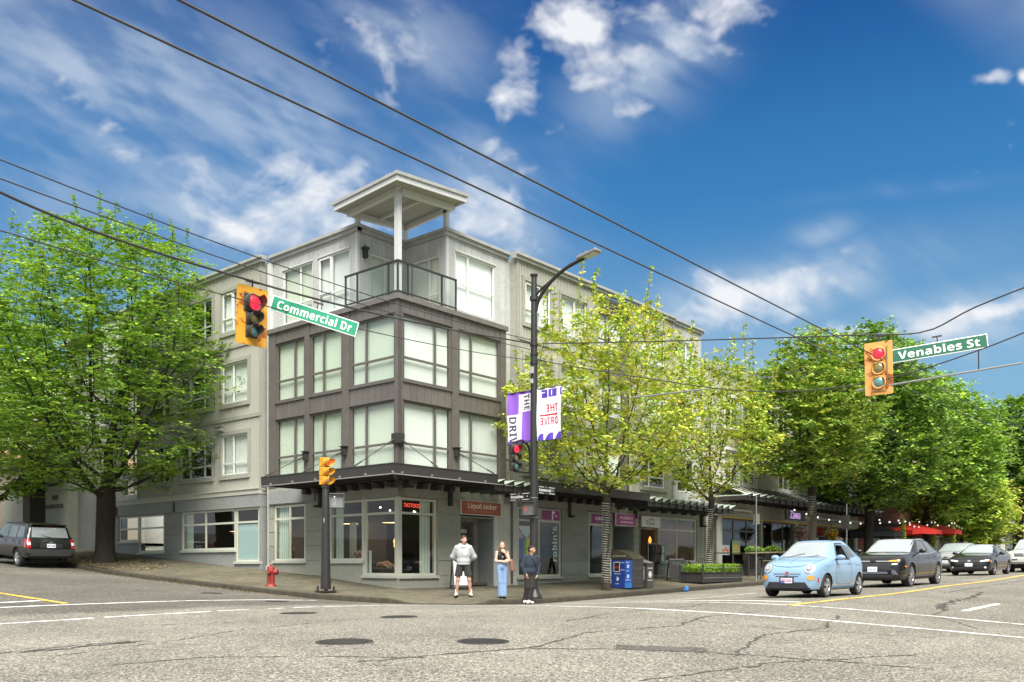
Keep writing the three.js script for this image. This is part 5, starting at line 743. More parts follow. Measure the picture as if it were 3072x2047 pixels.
{ // span-wire signals over the crossing
  const a = thing('hanging_signal', 'yellow traffic signal with black visors on the wire, left of the Commercial sign', 'traffic light', [-9.3, 6.35, 6.05], yaw(-0.12, 1)); a.rotation.z = -0.035; backboard(a, 0.64, 1.14, sigYellow); a.children[0].position.z = -0.02;
  const g = new THREE.Group(); signalHead(a, sigBlack, sigBlack, [[0.15, 0.36], [0.1, 0.25], [0.1, 0.25]], 0.24); part(a, 'hanger', [cyl(0.02, 0.02, 0.16, 8, 0, 0.56, -0.06), box(-0.14, 0.14, 0.66, 0.70, -0.08, -0.04)], M.steel);
  const b = thing('hanging_signal', 'weathered orange traffic signal on the wire beside the Venables sign, red lit', 'traffic light', [0.83, 5.82, 14.56], yaw(-1, 0.12)); b.rotation.z = 0.02; backboard(b, 0.58, 1.16, sigOrange); signalHead(b, sigOrange, sigOrange, [[0.125, 0.31], [0.115, 0.31], [0.115, 0.31]], 0.05); part(b, 'hanger', [cyl(0.02, 0.02, 0.2, 8, 0, 0.56, -0.06), box(-0.2, 0.2, 0.70, 0.73, -0.08, -0.04)], M.steel); part(b, 'hinge', [box(0.165, 0.185, -0.45, 0.45, 0.0, 0.02), box(-0.16, 0.16, -0.50, -0.485, 0.0, 0.015)], mat(C(0.18, 0.10, 0.05), 0.7));
  const nameSign = (label, x, y, z, ry, rz, w, h, txt, green, ratio) => {
    const t = thing('street_name_sign', label, 'street sign', [x, y, z], ry); t.rotation.order = 'YXZ'; t.rotation.z = rz;
    part(t, 'panel', rbox(w, h, 0.02, 0.008), mat(C(0.78, 0.80, 0.78), 0.5)); const f = face(w - 0.04, h - 0.04); f.translate(0, 0, 0.0115); part(t, 'green_face', f, mat(green, 0.5));
    const L = text(txt, h * 0.54, 0.004); L.computeBoundingBox(); const bw = L.boundingBox.max.x - L.boundingBox.min.x; L.scale(w * ratio / bw, 1, 1); L.translate(0, -h * 0.0, 0.012); part(t, 'lettering', L, mat(C(0.88, 0.89, 0.87), 0.5)); part(t, 'hanger', [cyl(0.012, 0.012, 0.14, 6, 0, h / 2, 0), box(-0.1, 0.1, h / 2 + 0.11, h / 2 + 0.14, -0.02, 0.02)], M.steel); return t;
  };
  nameSign('green sign reading Commercial Dr hanging from the span wire', -8.05, 6.55, 6.35, yaw(-0.60, 0.80), -0.262, 1.76, 0.31, 'Commercial Dr', C(0.005, 0.25, 0.125), 0.86);
  nameSign('green sign reading Venables St hanging from the span wire on the right', 2.07, 6.33, 15.45, yaw(-0.93, 0.36), 0.105, 1.98, 0.31, 'Venables St', C(0.014, 0.125, 0.07), 0.84);
}
{ // signal pole on the left of the corner
  const x = -3.3, z = 0.6, y = SW(x, z), t = thing('signal_pole', 'black signal pole standing left of the corner by the hydrant', 'pole', [x, y, z]);
  part(t, 'shaft', lathe([[0.15, 0.10], [0.135, 0.5], [0.105, 2.2], [0.095, 3.0], [0.0, 3.0]], 24), M.pole); part(t, 'base_plate', rbox(0.44, 0.05, 0.44, 0.012, 0, 0.03, 0), M.pole); for (const [a, b] of [[-1, -1], [1, -1], [-1, 1], [1, 1]]) part(t, 'anchor_bolt', cyl(0.03, 0.03, 0.13, 8, a * 0.16, 0.05, b * 0.16), M.pole); part(t, 'top_collar', cyl(0.12, 0.12, 0.06, 20, 0, 2.98, 0), M.pole);
  part(t, 'sticker', [moved(face(0.05, 0.13), -0.085, 2.05, 0.06, -0.85)], mat(C(0.8, 0.8, 0.78), 0.6));
  const s = thing('pole_signal', 'yellow three-lamp traffic signal on top of the left pole, red lit', 'traffic light', [x, y + 3.45, z], yaw(0.05, 1)); signalHead(s, sigYellow, sigYellow, [[0.1, 0.26], [0.1, 0.26], [0.1, 0.26]], 0.2); s.children[0].position.z = s.children[1].position.z = s.children[2].position.z = 0.05;
  const p = thing('pedestrian_signal', 'square pedestrian signal with a white walking figure on the left pole', 'traffic light', [x + 0.26, y + 2.62, z + 0.16], yaw(-0.55, 0.83)); part(p, 'housing', rbox(0.42, 0.42, 0.16, 0.03, 0, 0, -0.08), mat(C(0.10, 0.10, 0.09), 0.5)); part(p, 'visor_rim', [box(-0.21, 0.21, 0.185, 0.21, 0, 0.09), box(-0.21, -0.19, -0.2, 0.185, 0, 0.07), box(0.19, 0.21, -0.2, 0.185, 0, 0.07)], mat(C(0.10, 0.10, 0.09), 0.5)); const lf = face(0.37, 0.37); lf.translate(0, -0.008, 0.004); part(p, 'lens', lf, mat(C(0.17, 0.18, 0.18), 0.4));
  const fig = [moved(cyl(0.022, 0.022, 0.004, 12), -0.06, 0.11, 0.008, 0, Math.PI / 2), beam(V3(-0.06, 0.08, 0.008), V3(-0.06, -0.03, 0.008), 0.035, 0.004), beam(V3(-0.06, -0.03, 0.008), V3(-0.10, -0.15, 0.008), 0.022, 0.004), beam(V3(-0.06, -0.03, 0.008), V3(-0.02, -0.15, 0.008), 0.022, 0.004), beam(V3(-0.06, 0.06, 0.008), V3(-0.11, -0.0, 0.008), 0.016, 0.004), beam(V3(-0.06, 0.06, 0.008), V3(-0.01, 0.01, 0.008), 0.016, 0.004)]; part(p, 'walking_figure', fig, glow(C(0.9, 0.93, 0.95), 0.55)); part(p, 'bracket', [box(-0.32, -0.2, -0.18, -0.14, -0.1, -0.06), box(-0.32, -0.2, 0.14, 0.18, -0.1, -0.06)], M.pole);
}
const LP = [2.06, 3.88];
{ // lamp post with signal arm, banners and name blades
  const [x, z] = LP, y = SW(x, z), t = thing('lamp_post', 'tall black lamp post at the corner with curved arm over the street', 'lamp post', [x, y, z]);
  const top = 9.85; part(t, 'shaft', lathe([[0.135, 0.0], [0.13, 0.6], [0.118, 4], [0.10, 8], [0.085, top], [0.0, top]], 28), M.pole); part(t, 'base_skirt', lathe([[0.26, 0.0], [0.25, 0.06], [0.17, 0.16], [0.15, 0.24], [0.13, 0.26]], 12), M.pole); part(t, 'cap', cyl(0.12, 0.12, 0.05, 24, 0, top, 0), M.pole);
  const cv = new THREE.CatmullRomCurve3([V3(0, 8.75, 0.06), V3(0, 9.05, 0.16), V3(0, 9.5, 0.6), V3(0, 9.82, 1.2), V3(0, 9.98, 1.85)]), tg = plain(new THREE.TubeGeometry(cv, 30, 0.055, 10)); part(t, 'lamp_arm', tg, M.pole); part(t, 'arm_brace', plain(new THREE.TubeGeometry(new THREE.CatmullRomCurve3([V3(0, 9.25, 0.05), V3(0, 9.4, 0.3), V3(0, 9.62, 0.75)]), 14, 0.035, 8)), M.pole); part(t, 'arm_collar', cyl(0.13, 0.13, 0.12, 20, 0, 9.1, 0), M.pole);
  const lum = new THREE.Group(); lum.name = 'luminaire'; t.add(lum); part(lum, 'lamp_housing', moved(join([rbox(0.30, 0.10, 0.72, 0.035, 0, 0, 0.30), rbox(0.2, 0.06, 0.3, 0.02, 0, 0.06, 0.15)]), 0, 10.0, 1.75, 0, -0.16), mat(C(0.24, 0.235, 0.22), 0.4, { metalness: 0.3 })); part(lum, 'lamp_lens', moved(box(-0.12, 0.12, -0.062, -0.05, 0.2, 0.6), 0, 10.0, 1.75, 0, -0.16), mat(C(0.5, 0.5, 0.45), 0.3)); part(lum, 'photocell', moved(cyl(0.035, 0.03, 0.06, 12, 0, 0.09, 0.15), 0, 10, 1.75, 0, -0.16), M.black);
  parts(t, 'cable_band', [cyl(0.125, 0.125, 0.08, 20, 0, 7.7, 0), cyl(0.125, 0.125, 0.06, 20, 0, 7.42, 0), cyl(0.125, 0.125, 0.06, 20, 0, 7.15, 0)], M.pole); part(t, 'junction_box', [box(-0.16, -0.07, 6.85, 7.05, -0.06, 0.06), box(-0.15, -0.07, 6.55, 6.68, -0.05, 0.05)], mat(C(0.4, 0.4, 0.38), 0.6)); part(t, 'sticker', moved(face(0.06, 0.16), -0.10, 1.02, 0.085, -0.85), mat(C(0.8, 0.8, 0.78), 0.6));
  part(t, 'steel_band', [cyl(0.128, 0.128, 0.015, 20, 0, 3.05, 0), cyl(0.13, 0.13, 0.015, 20, 0, 2.45, 0)], M.galv);
  // banners either side: rods belong to the cloths
  const banner = (label, dz, draw) => {
    const b = thing('street_banner', label, 'banner', [x, 0, z + dz * 0.1]), W = 0.92, Hh = 1.58, yb = 5.3; const g = new THREE.PlaneGeometry(W, Hh, 12, 20), p = g.attributes.position; for (let i = 0; i < p.count; i++) { const u = p.getX(i) / W + 0.5, v = p.getY(i) / Hh + 0.5; p.setZ(i, 0.03 * Math.sin(u * 5 + v * 3 + dz) * Math.sin(v * Math.PI) + 0.018 * Math.sin(u * 14 + v * 2)); } g.computeVertexNormals(); g.rotateY(-Math.PI / 2); g.translate(0, yb + Hh / 2, dz * (W / 2 + 0.03));
    part(b, 'cloth', plain(g), mat(0xffffff, 0.85, { map: canvasTex(512, 880, draw) })); part(b, 'rod', bar(V3(0, yb + Hh, 0), V3(0, yb + Hh + 0.01, dz * 1.0), 0.014), M.black); part(b, 'rod', bar(V3(0, yb, 0), V3(0, yb, dz * 1.0), 0.014), M.black);
  };
  banner('purple and white banner on the left side of the lamp post', -1, (c, w, h) => {
    c.fillStyle = '#8a5bc4'; c.fillRect(0, 0, w, h); c.fillStyle = '#6d41a8'; c.fillRect(0, 0, w, 34); c.fillRect(0, h - 40, w, 40); c.fillStyle = '#eceaf0'; c.fillRect(250, 40, 62, h - 84); c.fillRect(0, 380, 250, h - 424); c.fillRect(312, 40, 200, 300);
    c.save(); c.fillStyle = '#3e3350'; c.translate(30, 390); c.rotate(Math.PI / 2); c.font = 'bold 225px sans-serif'; c.scale(0.95, 1); c.textBaseline = 'alphabetic'; c.fillText('DRIVE', 6, -12); c.restore(); c.save(); c.fillStyle = '#3e3350'; c.translate(330, 44); c.rotate(Math.PI / 2); c.font = 'bold 190px sans-serif'; c.fillText('THE', 0, -20, 285); c.restore();
  });
  banner('white banner with red lettering on the right side of the lamp post', 1, (c, w, h) => {
    c.fillStyle = '#e6eaf0'; c.fillRect(0, 0, w, h); c.save(); c.translate(w, 0); c.scale(-1, 1); c.fillStyle = '#5a3fae'; c.fillRect(0, 20, 26, 130); c.fillRect(90, 26, 180, 130); c.fillRect(290, 30, 140, 130); c.fillStyle = '#e6eaf0'; c.fillRect(200, 40, 16, 90); c.fillRect(350, 60, 80, 18); c.fillStyle = '#5a3fae'; for (const [a, b] of [[0, 150], [170, 190], [380, 132]]) { c.beginPath(); c.moveTo(a, h); c.lineTo(a, h - 120); c.quadraticCurveTo(a + b * 0.6, h - 140, a + b - 10, h - 20); c.lineTo(a + b - 12, h); c.fill(); }
    c.fillStyle = '#c9203a'; c.font = 'bold 175px sans-serif'; c.fillText('THE', 60, 405, 270); c.fillRect(80, 440, 380, 30); c.fillText('DRIVE', 70, 620, 380); c.restore();
  });
  const s = thing('mast_signal', 'black three-lamp traffic signal bracketed to the lamp post under the purple banner, red lit', 'traffic light', [x - 0.38, y + 4.30, z - 0.42], yaw(-0.35, 0.93)); signalHead(s, sigBlack, sigBlack, [[0.12, 0.29], [0.1, 0.26], [0.1, 0.26]], 0.2); part(s, 'bracket', [tube([V3(0, 0.46, -0.1), V3(0.3, 0.55, -0.12), V3(0.5, 0.4, -0.1), V3(0.56, 0.1, -0.1), V3(0.56, -0.4, -0.1)], 0.035, 20), bar(V3(0, -0.42, -0.1), V3(0.56, -0.44, -0.1), 0.03), bar(V3(0, 0.4, -0.1), V3(0, 0.5, -0.1), 0.04)], M.pole);
  const ps = thing('pedestrian_signal', 'pedestrian signal with a dim red hand on the lamp post', 'traffic light', [x - 0.30, y + 2.72, z + 0.02], yaw(-0.93, 0.37)); part(ps, 'housing', rbox(0.42, 0.44, 0.2, 0.03, 0, 0, -0.1), sigBlack); part(ps, 'visor_rim', [box(-0.21, 0.21, 0.19, 0.215, 0, 0.09), box(-0.21, -0.19, -0.21, 0.19, 0, 0.07), box(0.19, 0.21, -0.21, 0.19, 0, 0.07)], sigBlack); part(ps, 'lens', moved(face(0.37, 0.38), 0, -0.01, 0.004), mat(C(0.10, 0.095, 0.09), 0.4));
  const hand = []; for (let k = 0; k < 4; k++) hand.push(beam(V3(-0.12 + k * 0.022, -0.02, 0.008), V3(-0.125 + k * 0.025, 0.06 - Math.abs(k - 1.5) * 0.012, 0.008), 0.017, 0.004)); hand.push(beam(V3(-0.09, -0.1, 0.008), V3(-0.088, -0.01, 0.008), 0.085, 0.004), beam(V3(-0.05, -0.06, 0.008), V3(-0.02, 0.0, 0.008), 0.02, 0.004)); part(ps, 'hand_symbol', hand, glow(C(0.85, 0.10, 0.06), 0.5)); part(ps, 'bracket', box(-0.04, 0.04, -0.05, 0.05, -0.3, -0.2), M.pole);
  const blade = (label, pos, ry, w, txt) => { const b = thing('name_blade', label, 'street sign', pos, ry); part(b, 'plate', rbox(w, 0.26, 0.012, 0.005), M.black); for (const sgn of [1, -1]) { const f = face(w - 0.02, 0.24); if (sgn < 0) f.rotateY(Math.PI); f.translate(0, 0, 0.008 * sgn); part(b, 'printed_face', f, mat(0xffffff, 0.5, { map: canvasTex(640, 190, (c, W, Hh) => { c.fillStyle = '#1c1c1b'; c.fillRect(0, 0, W, Hh); c.fillStyle = '#e9e9e4'; c.fillRect(8, 16, 190, 10); c.fillRect(400, 16, 230, 10); c.fillRect(8, 164, 190, 10); c.fillRect(400, 164, 230, 10); c.font = '22px sans-serif'; c.fillText('The Drive', 240, 30); c.fillText('900', 270, 180); c.font = 'bold 96px sans-serif'; c.fillText(txt, 16, 128, 470); c.font = 'bold 34px sans-serif'; c.fillText('ST', 540, 110); c.fillText('>', 545, 76); }) })); } };
  blade('black name blade reading Commercial, right of the lamp post', [x + 0.58, y + 3.32, z + 0.04], 0, 0.84, 'Commercial'); blade('black name blade reading Venables, left of the lamp post', [x, y + 3.12, z - 0.56], -Math.PI / 2, 0.82, 'Venables');
}
{ // wires: catenaries between the posts across the two streets
  const wm = mat(C(0.045, 0.043, 0.04), 0.6), wire = (label, a, b, sag, r, n = 40) => { const pts = []; for (let k = 0; k <= n; k++) { const t = k / n; pts.push(V3(lerp(a[0], b[0], t), lerp(a[1], b[1], t) - 4 * sag * t * (1 - t), lerp(a[2], b[2], t))); } return single('overhead_wire', label, 'wire', tube(pts, r, n, 5), wm, [0, 0, 0], 0, 'wires over the crossing'); };
  const via = (label, pts, r) => single('overhead_wire', label, 'wire', tube(pts.map((p) => V3(...p)), r, 60, 5), wm, [0, 0, 0], 0, 'wires over the crossing');
  const [lx, lz] = LP;
  via('thick span wire that carries the Commercial Dr sign', [[lx - 0.1, 8.28, lz], [-3.5, 7.55, 4.95], [-8.05, 6.92, 6.32], [-9.3, 7.0, 6.05].map((v, i) => i === 1 ? 7.02 : v), [-13.6, 6.85, 7.0], [-18, 7.4, 8.0]], 0.022);
  wire('span wire highest on the left, over the yellow signal', [lx, 8.40, lz], [-17.6, 7.35, 7.9], 0.35, 0.011); wire('span wire second from the top on the left', [lx, 8.10, lz], [-17.6, 7.05, 7.9], 0.3, 0.011); wire('lowest span wire on the left, behind the yellow signal', [lx, 7.78, lz], [-17.6, 6.25, 7.9], 0.35, 0.011);
  via('span wire that carries the Venables St sign across the main street', [[lx, 8.28, lz + 0.1], [1.6, 7.55, 8.4], [0.95, 6.62, 14.3], [1.5, 6.62, 15.3], [0.6, 6.75, 16.6], [0.2, 7.3, 19.5], [-0.1, 8.0, 23]], 0.016);
  via('lower span wire across the main street with trolley hangers', [[lx, 7.78, lz + 0.1], [1.7, 6.75, 7.6], [1.3, 5.75, 11.6], [0.9, 5.55, 14.4], [0.6, 5.85, 16.6], [0.2, 6.6, 19.5], [-0.1, 7.4, 23]], 0.014);
  const tw = (label, z, y) => single('trolley_wire', label, 'wire', tube([V3(-34, y - 0.35, z), V3(-19, y - 0.1, z), V3(0, y, z), V3(20, y + 0.2, z), V3(110, y + 1.8, z)], 0.012, 40, 5), wm, [0, 0, 0], 0, 'wires over the crossing'); tw('trolley wire drawn across the sky, left one of the pair', 14.0, 6.0); tw('trolley wire drawn across the sky, right one of the pair', 14.62, 6.0);
  const h = thing('trolley_hanger', 'trolley wire hanger bars on the lower span wire at the right', 'wire fitting'); part(h, 'cross_bar', bar(V3(1.0, 5.42, 14.0), V3(0.5, 5.46, 17.4), 0.02), M.galv); part(h, 'drop_rod', bar(V3(0.6, 5.85, 16.6), V3(0.62, 5.45, 16.6), 0.012), M.steel); part(h, 'cross_bar', bar(V3(1.75, 6.15, 7.6), V3(1.55, 6.05, 10.2), 0.02), M.galv); part(h, 'drop_rod', bar(V3(1.7, 6.75, 7.6), V3(1.75, 6.15, 7.6), 0.012), M.steel);
  const pole = (x, z, label) => { const t = thing('span_pole', label, 'pole', [x, H(x, z), z]); part(t, 'shaft', lathe([[0.16, 0], [0.1, 8.6], [0, 8.6]], 16), M.pole); part(t, 'base_skirt', lathe([[0.26, 0], [0.2, 0.2], [0.15, 0.25]], 12), M.pole); }; pole(-18, 8.0, 'black span pole across the side street that holds the wires'); pole(-0.15, 23, 'black span pole across the main street that holds the wires');
}
{ // hydrant
  const x = -3.2, z = -2.2, t = thing('fire_hydrant', 'red fire hydrant with a white paint scrawl near the kerb', 'fire hydrant', [x, SW(x, z) - 0.01, z], 0.6), red = mat(C(0.30, 0.030, 0.026), 0.55, { map: TX.rust });
  part(t, 'barrel', lathe([[0.17, 0], [0.17, 0.03], [0.125, 0.05], [0.12, 0.1], [0.115, 0.45], [0.13, 0.47], [0.13, 0.49], [0.115, 0.50], [0.115, 0.58], [0.10, 0.61], [0.0, 0.63]], 24), red); part(t, 'bonnet_nut', cyl(0.03, 0.025, 0.05, 5, 0, 0.62, 0), red);
  part(t, 'pump_nozzle', [moved(cyl(0.075, 0.075, 0.14, 16), 0, 0.44, 0.05, 0, Math.PI / 2), moved(cyl(0.09, 0.09, 0.05, 8), 0, 0.44, 0.17, 0, Math.PI / 2)], red); for (const s of [1, -1]) part(t, 'hose_nozzle', [moved(cyl(0.05, 0.05, 0.14, 14), 0, 0.46, 0, s * Math.PI / 2, Math.PI / 2), moved(cyl(0.062, 0.062, 0.05, 8), s * 0.13, 0.46, 0, s * Math.PI / 2, Math.PI / 2)], red); part(t, 'bolts', Array.from({ length: 8 }, (_, k) => cyl(0.012, 0.012, 0.03, 6, 0.15 * Math.cos(k * 0.785), 0.02, 0.15 * Math.sin(k * 0.785))), red);
  part(t, 'paint_scrawl', tube([V3(0.085, 0.58, 0.086), V3(0.10, 0.5, 0.075), V3(0.085, 0.42, 0.088), V3(0.10, 0.34, 0.066), V3(0.08, 0.3, 0.092), V3(0.09, 0.2, 0.084), V3(0.085, 0.12, 0.088)], 0.008, 24, 5), mat(C(0.8, 0.8, 0.8), 0.7));
}
const aBoard = (label, x, z, ry, w, h, draw, frameM) => { const t = thing('sandwich_board', label, 'sign', [x, SW(x, z), z], ry); for (const s of [1, -1]) { const g = join([box(-w / 2, -w / 2 + 0.04, 0, h, -0.012, 0.012), box(w / 2 - 0.04, w / 2, 0, h, -0.012, 0.012), box(-w / 2 + 0.04, w / 2 - 0.04, h - 0.04, h, -0.012, 0.012), box(-w / 2 + 0.04, w / 2 - 0.04, 0.1, 0.14, -0.012, 0.012)]); const p = moved(g, 0, 0, 0.24 * s, 0, -0.24 * s), b = moved(box(-w / 2 + 0.03, w / 2 - 0.03, 0.12, h - 0.03, -0.006, 0.006), 0, 0, 0.24 * s, 0, -0.24 * s); part(t, 'board_frame', p, frameM); part(t, 'board', b, mat(C(0.70, 0.72, 0.71), 0.6)); const f = face(w - 0.08, h - 0.18); if (s < 0) f.rotateY(Math.PI); f.translate(0, h / 2 + 0.04, 0.008 * s); part(t, 'written_face', moved(f, 0, 0, 0.24 * s, 0, -0.24 * s), mat(0xffffff, 0.7, { map: canvasTex(384, 640, draw) })); } return t; };
aBoard('white sandwich board with black handwriting beside door 902', 2.1, 0.75, -0.55, 0.62, 1.02, (c, w, h) => { c.fillStyle = '#c9cecd'; c.fillRect(0, 0, w, h); c.fillStyle = '#3a3d3d'; c.font = '30px sans-serif'; c.textAlign = 'center'; ['WALK-INS', 'WELCOME', '', '2 ARTISTS', 'TODAY', 'BOOKINGS OPEN', 'FLASH FROM 80', '', 'ASK INSIDE', '11 - 7 DAILY'].forEach((s, k) => c.fillText(s, w / 2, 70 + k * 54)); }, M.black);
aBoard('white sandwich board with a purple OPEN foot behind the wrapped tree', 10.0, 1.5, -0.5, 0.6, 1.05, (c, w, h) => { c.fillStyle = '#d3d5d2'; c.fillRect(0, 0, w, h); c.fillStyle = '#26262a'; c.font = 'bold 84px sans-serif'; c.fillText("robin's", 40, 110, 300); c.font = '34px sans-serif'; c.textAlign = 'center'; ['PHARMACY', 'WALK-IN', 'FLU SHOTS', 'WELLNESS'].forEach((s, k) => c.fillText(s, w / 2, 210 + k * 60)); c.fillStyle = '#8a3a78'; c.fillRect(0, h - 130, w, 130); c.fillStyle = '#fff'; c.font = 'bold 60px sans-serif'; c.fillText('OPEN', w / 2, h - 48); }, M.aluminium);
aBoard('small black chalkboard behind the hedge planter', 13.9, 2.0, -0.6, 0.7, 1.0, (c, w, h) => { c.fillStyle = '#222423'; c.fillRect(0, 0, w, h); c.strokeStyle = '#8b8f8c'; c.lineWidth = 6; c.beginPath(); c.arc(110, 120, 34, 0, 7); c.stroke(); c.fillStyle = '#8b8f8c'; c.font = '40px sans-serif'; c.fillText('coffee', 170, 130); c.fillText('to go', 180, 190); }, M.black);
{ // large litter bin with poster panels
  const x = 8.4, z = 3.15, y = SW(x, z), t = thing('litter_bin', 'large black slotted litter bin with curved lid and blue poster panels', 'litter bin', [x, y, z]), m = mat(C(0.085, 0.08, 0.072), 0.6, { map: TX.grain }), W = 0.74, D = 0.92;
  // lid profile falls from the shop side to the street side
  const prof = []; for (let k = 0; k <= 10; k++) { const u = k / 10; prof.push([-D / 2 + u * D, 1.42 - 0.30 * Math.pow(u, 2.1)]); }
  const lid = poly([[-D / 2 - 0.02, 1.08], ...prof.map(([a, b]) => [a, b]), [D / 2 + 0.02, 1.08]], W + 0.06); lid.rotateY(-Math.PI / 2); lid.translate(W / 2 + 0.03, 0, 0); part(t, 'lid', lid, mat(C(0.20, 0.185, 0.155), 0.7, { map: TX.concrete }));
  part(t, 'body', [box(-W / 2 + 0.02, W / 2 - 0.02, 0.06, 1.08, -D / 2 + 0.02, D / 2 - 0.02), box(-W / 2, W / 2, 0.0, 0.06, -D / 2, D / 2)], mat(C(0.02, 0.02, 0.02), 0.8)); const slot = []; for (const [a, n] of [['z', 9], ['x', 11]]) for (let k = 0; k < n; k++) for (const [p, q] of [[0.1, 0.36], [0.42, 0.70], [0.76, 1.04]]) { const u0 = (k / n - 0.5), u1 = ((k + 0.62) / n - 0.5); if (a === 'z') slot.push(box(u0 * W, u1 * W, p, q, D / 2 - 0.02, D / 2)); else slot.push(box(-W / 2, -W / 2 + 0.02, p, q, u0 * D, u1 * D)); }
  for (const [p, q] of [[0.06, 0.1], [0.36, 0.42], [0.70, 0.76], [1.04, 1.08]]) slot.push(box(-W / 2 + 0.001, W / 2 - 0.001, p, q, D / 2 - 0.022, D / 2 + 0.002), box(-W / 2 - 0.002, -W / 2 + 0.02, p, q, -D / 2 + 0.001, D / 2 - 0.001)); part(t, 'slotted_cladding', slot, m);
  const ptex = canvasTex(480, 640, (c, w, h) => { c.fillStyle = '#253f8f'; c.fillRect(0, 0, w, h); c.fillStyle = '#2f62c0'; c.fillRect(320, 0, 160, h); c.fillStyle = '#3f86d6'; c.fillRect(320, 520, 160, 120); c.fillStyle = '#e8e6e2'; c.fillRect(48, 40, 150, 230); c.fillStyle = '#2a2624'; c.fillRect(62, 56, 122, 90); c.fillStyle = '#a5301f'; c.fillRect(62, 146, 122, 70); c.fillStyle = '#201c1c'; c.fillRect(62, 190, 122, 66); c.fillStyle = '#e6eaf2'; c.font = 'bold 34px sans-serif'; c.fillText('STREET', 210, 70, 100); c.fillText('PAPERS', 210, 240, 100); c.fillText('RECYCLE', 70, 330, 210); c.fillText('HERE', 90, 560, 170); c.fillText('NEWS', 340, 60, 120); c.fillText('FREE', 345, 260, 110); c.fillText('WEEKLY', 335, 470, 130); for (const [a, b] of [[120, 420], [370, 130], [370, 360]]) { c.beginPath(); c.moveTo(a, b - 40); c.lineTo(a + 60, b - 10); c.lineTo(a + 40, b + 60); c.lineTo(a - 10, b + 40); c.lineTo(a + 10, b + 10); c.fill(); } });
  const pf = face(0.86, 1.0); pf.rotateY(-Math.PI / 2); pf.translate(-W / 2 - 0.062, 0.53, 0.02); part(t, 'poster_panel', [box(-W / 2 - 0.06, -W / 2 - 0.006, 0.02, 1.04, -D / 2 + 0.04, D / 2 - 0.01)], mat(C(0.03, 0.06, 0.2), 0.5)); part(t, 'poster', pf, mat(0xffffff, 0.55, { map: ptex }));
  const lf = text('KEEP THE STREET CLEAN', 0.035, 0.003); lf.rotateY(-Math.PI / 2); lf.translate(-W / 2 - 0.033, 1.18, -0.1); part(t, 'lettering', lf, mat(C(0.75, 0.75, 0.72), 0.6));
  const x2 = 9.25, z2 = 3.4, t2 = thing('ash_bin', 'small dark bin with a white round emblem next to the large bin', 'litter bin', [x2, SW(x2, z2), z2]); part(t2, 'body', [box(-0.26, 0.2, 0, 0.88, -0.2, 0.2), box(-0.28, 0.22, 0.88, 0.92, -0.22, 0.22)], mat(C(0.085, 0.082, 0.078), 0.6, { map: TX.grain })); const hd = poly([[-0.2, 0.92], [-0.2, 1.06], [0.2, 0.94], [0.2, 0.92]], 0.44); hd.rotateY(-Math.PI / 2); hd.translate(0.2, 0, 0); part(t2, 'hood', hd, mat(C(0.25, 0.24, 0.22), 0.6)); part(t2, 'emblem', [moved(lathe([[0.115, 0], [0.125, 0.003], [0.10, 0.003]], 24), -0.03, 0.5, 0.2, 0, Math.PI / 2), moved(cyl(0.09, 0.09, 0.003, 9), -0.03, 0.5, 0.2, 0, Math.PI / 2), box(-0.2, 0.14, 0.72, 0.745, 0.2, 0.204), box(-0.2, 0.14, 0.28, 0.3, 0.2, 0.204)], mat(C(0.7, 0.7, 0.67), 0.6)); part(t2, 'sticker', [box(-0.264, -0.26, 0.3, 0.8, -0.1, 0.1)], mat(C(0.45, 0.47, 0.48), 0.6));
  single('litter', 'crumpled blue wrapper lying in the gutter', 'litter', (() => { const g = new THREE.IcosahedronGeometry(0.11, 2), p = g.attributes.position, r = mul32(5), h = new Map(); for (let i = 0; i < p.count; i++) { const k = [p.getX(i), p.getY(i), p.getZ(i)].map((v) => v.toFixed(3)).join(); if (!h.has(k)) h.set(k, 0.55 + 0.7 * r()); const s = h.get(k); p.setXYZ(i, p.getX(i) * s, p.getY(i) * s * 1.1 + 0.08, p.getZ(i) * s * 0.7); } g.computeVertexNormals(); return plain(g); })(), mat(C(0.03, 0.22, 0.55), 0.5), [10.6, H(10.6, 4.35) + 0.01, 4.33]);
}
// ---------------------------------------------------------------- trees: limbs grown towards points spread through the crown, leaves on the twigs
function growSkeleton({ trunk, envelope, count, step, reach, kill, seed, up = 0.12, maxIter = 130 }) {
  const r = mul32(seed), N = []; // nodes: p, parent, kids
  trunk.forEach((p, k) => N.push({ p, par: k - 1, kids: 0, d: 0 })); for (let k = 1; k < N.length; k++) N[k - 1].kids++;
  const A = []; let guard = 0; while (A.length < count && guard++ < count * 60) { const p = envelope(r); if (p) A.push({ p, n: -1, d: 1e9 }); }
  const near = (a, from) => { for (let k = from; k < N.length; k++) { const d = a.p.distanceToSquared(N[k].p); if (d < a.d) { a.d = d; a.n = k; } } };
  const first = Math.max(0, trunk.length - 4); A.forEach((a) => near(a, first));
  let live = A;
  for (let it = 0; it < maxIter && live.length; it++) {
    const pull = new Map(); for (const a of live) { if (a.d > reach * reach && it > 6) continue; const v = a.p.clone().sub(N[a.n].p).normalize(); if (pull.has(a.n)) pull.get(a.n).add(v); else pull.set(a.n, v); }
    if (!pull.size) break; const from = N.length;
    for (const [n, v] of pull) { v.normalize(); v.y += up; v.x += 0.25 * (r() - 0.5); v.z += 0.25 * (r() - 0.5); v.y += 0.2 * (r() - 0.5); v.normalize(); const p = N[n].p.clone().addScaledVector(v, step); if (N[n].kids > 3) continue; N.push({ p, par: n, kids: 0 }); N[n].kids++; }
    if (N.length === from) break;
    live.forEach((a) => near(a, from)); live = live.filter((a) => a.d > kill * kill);
  }
  return N;
}
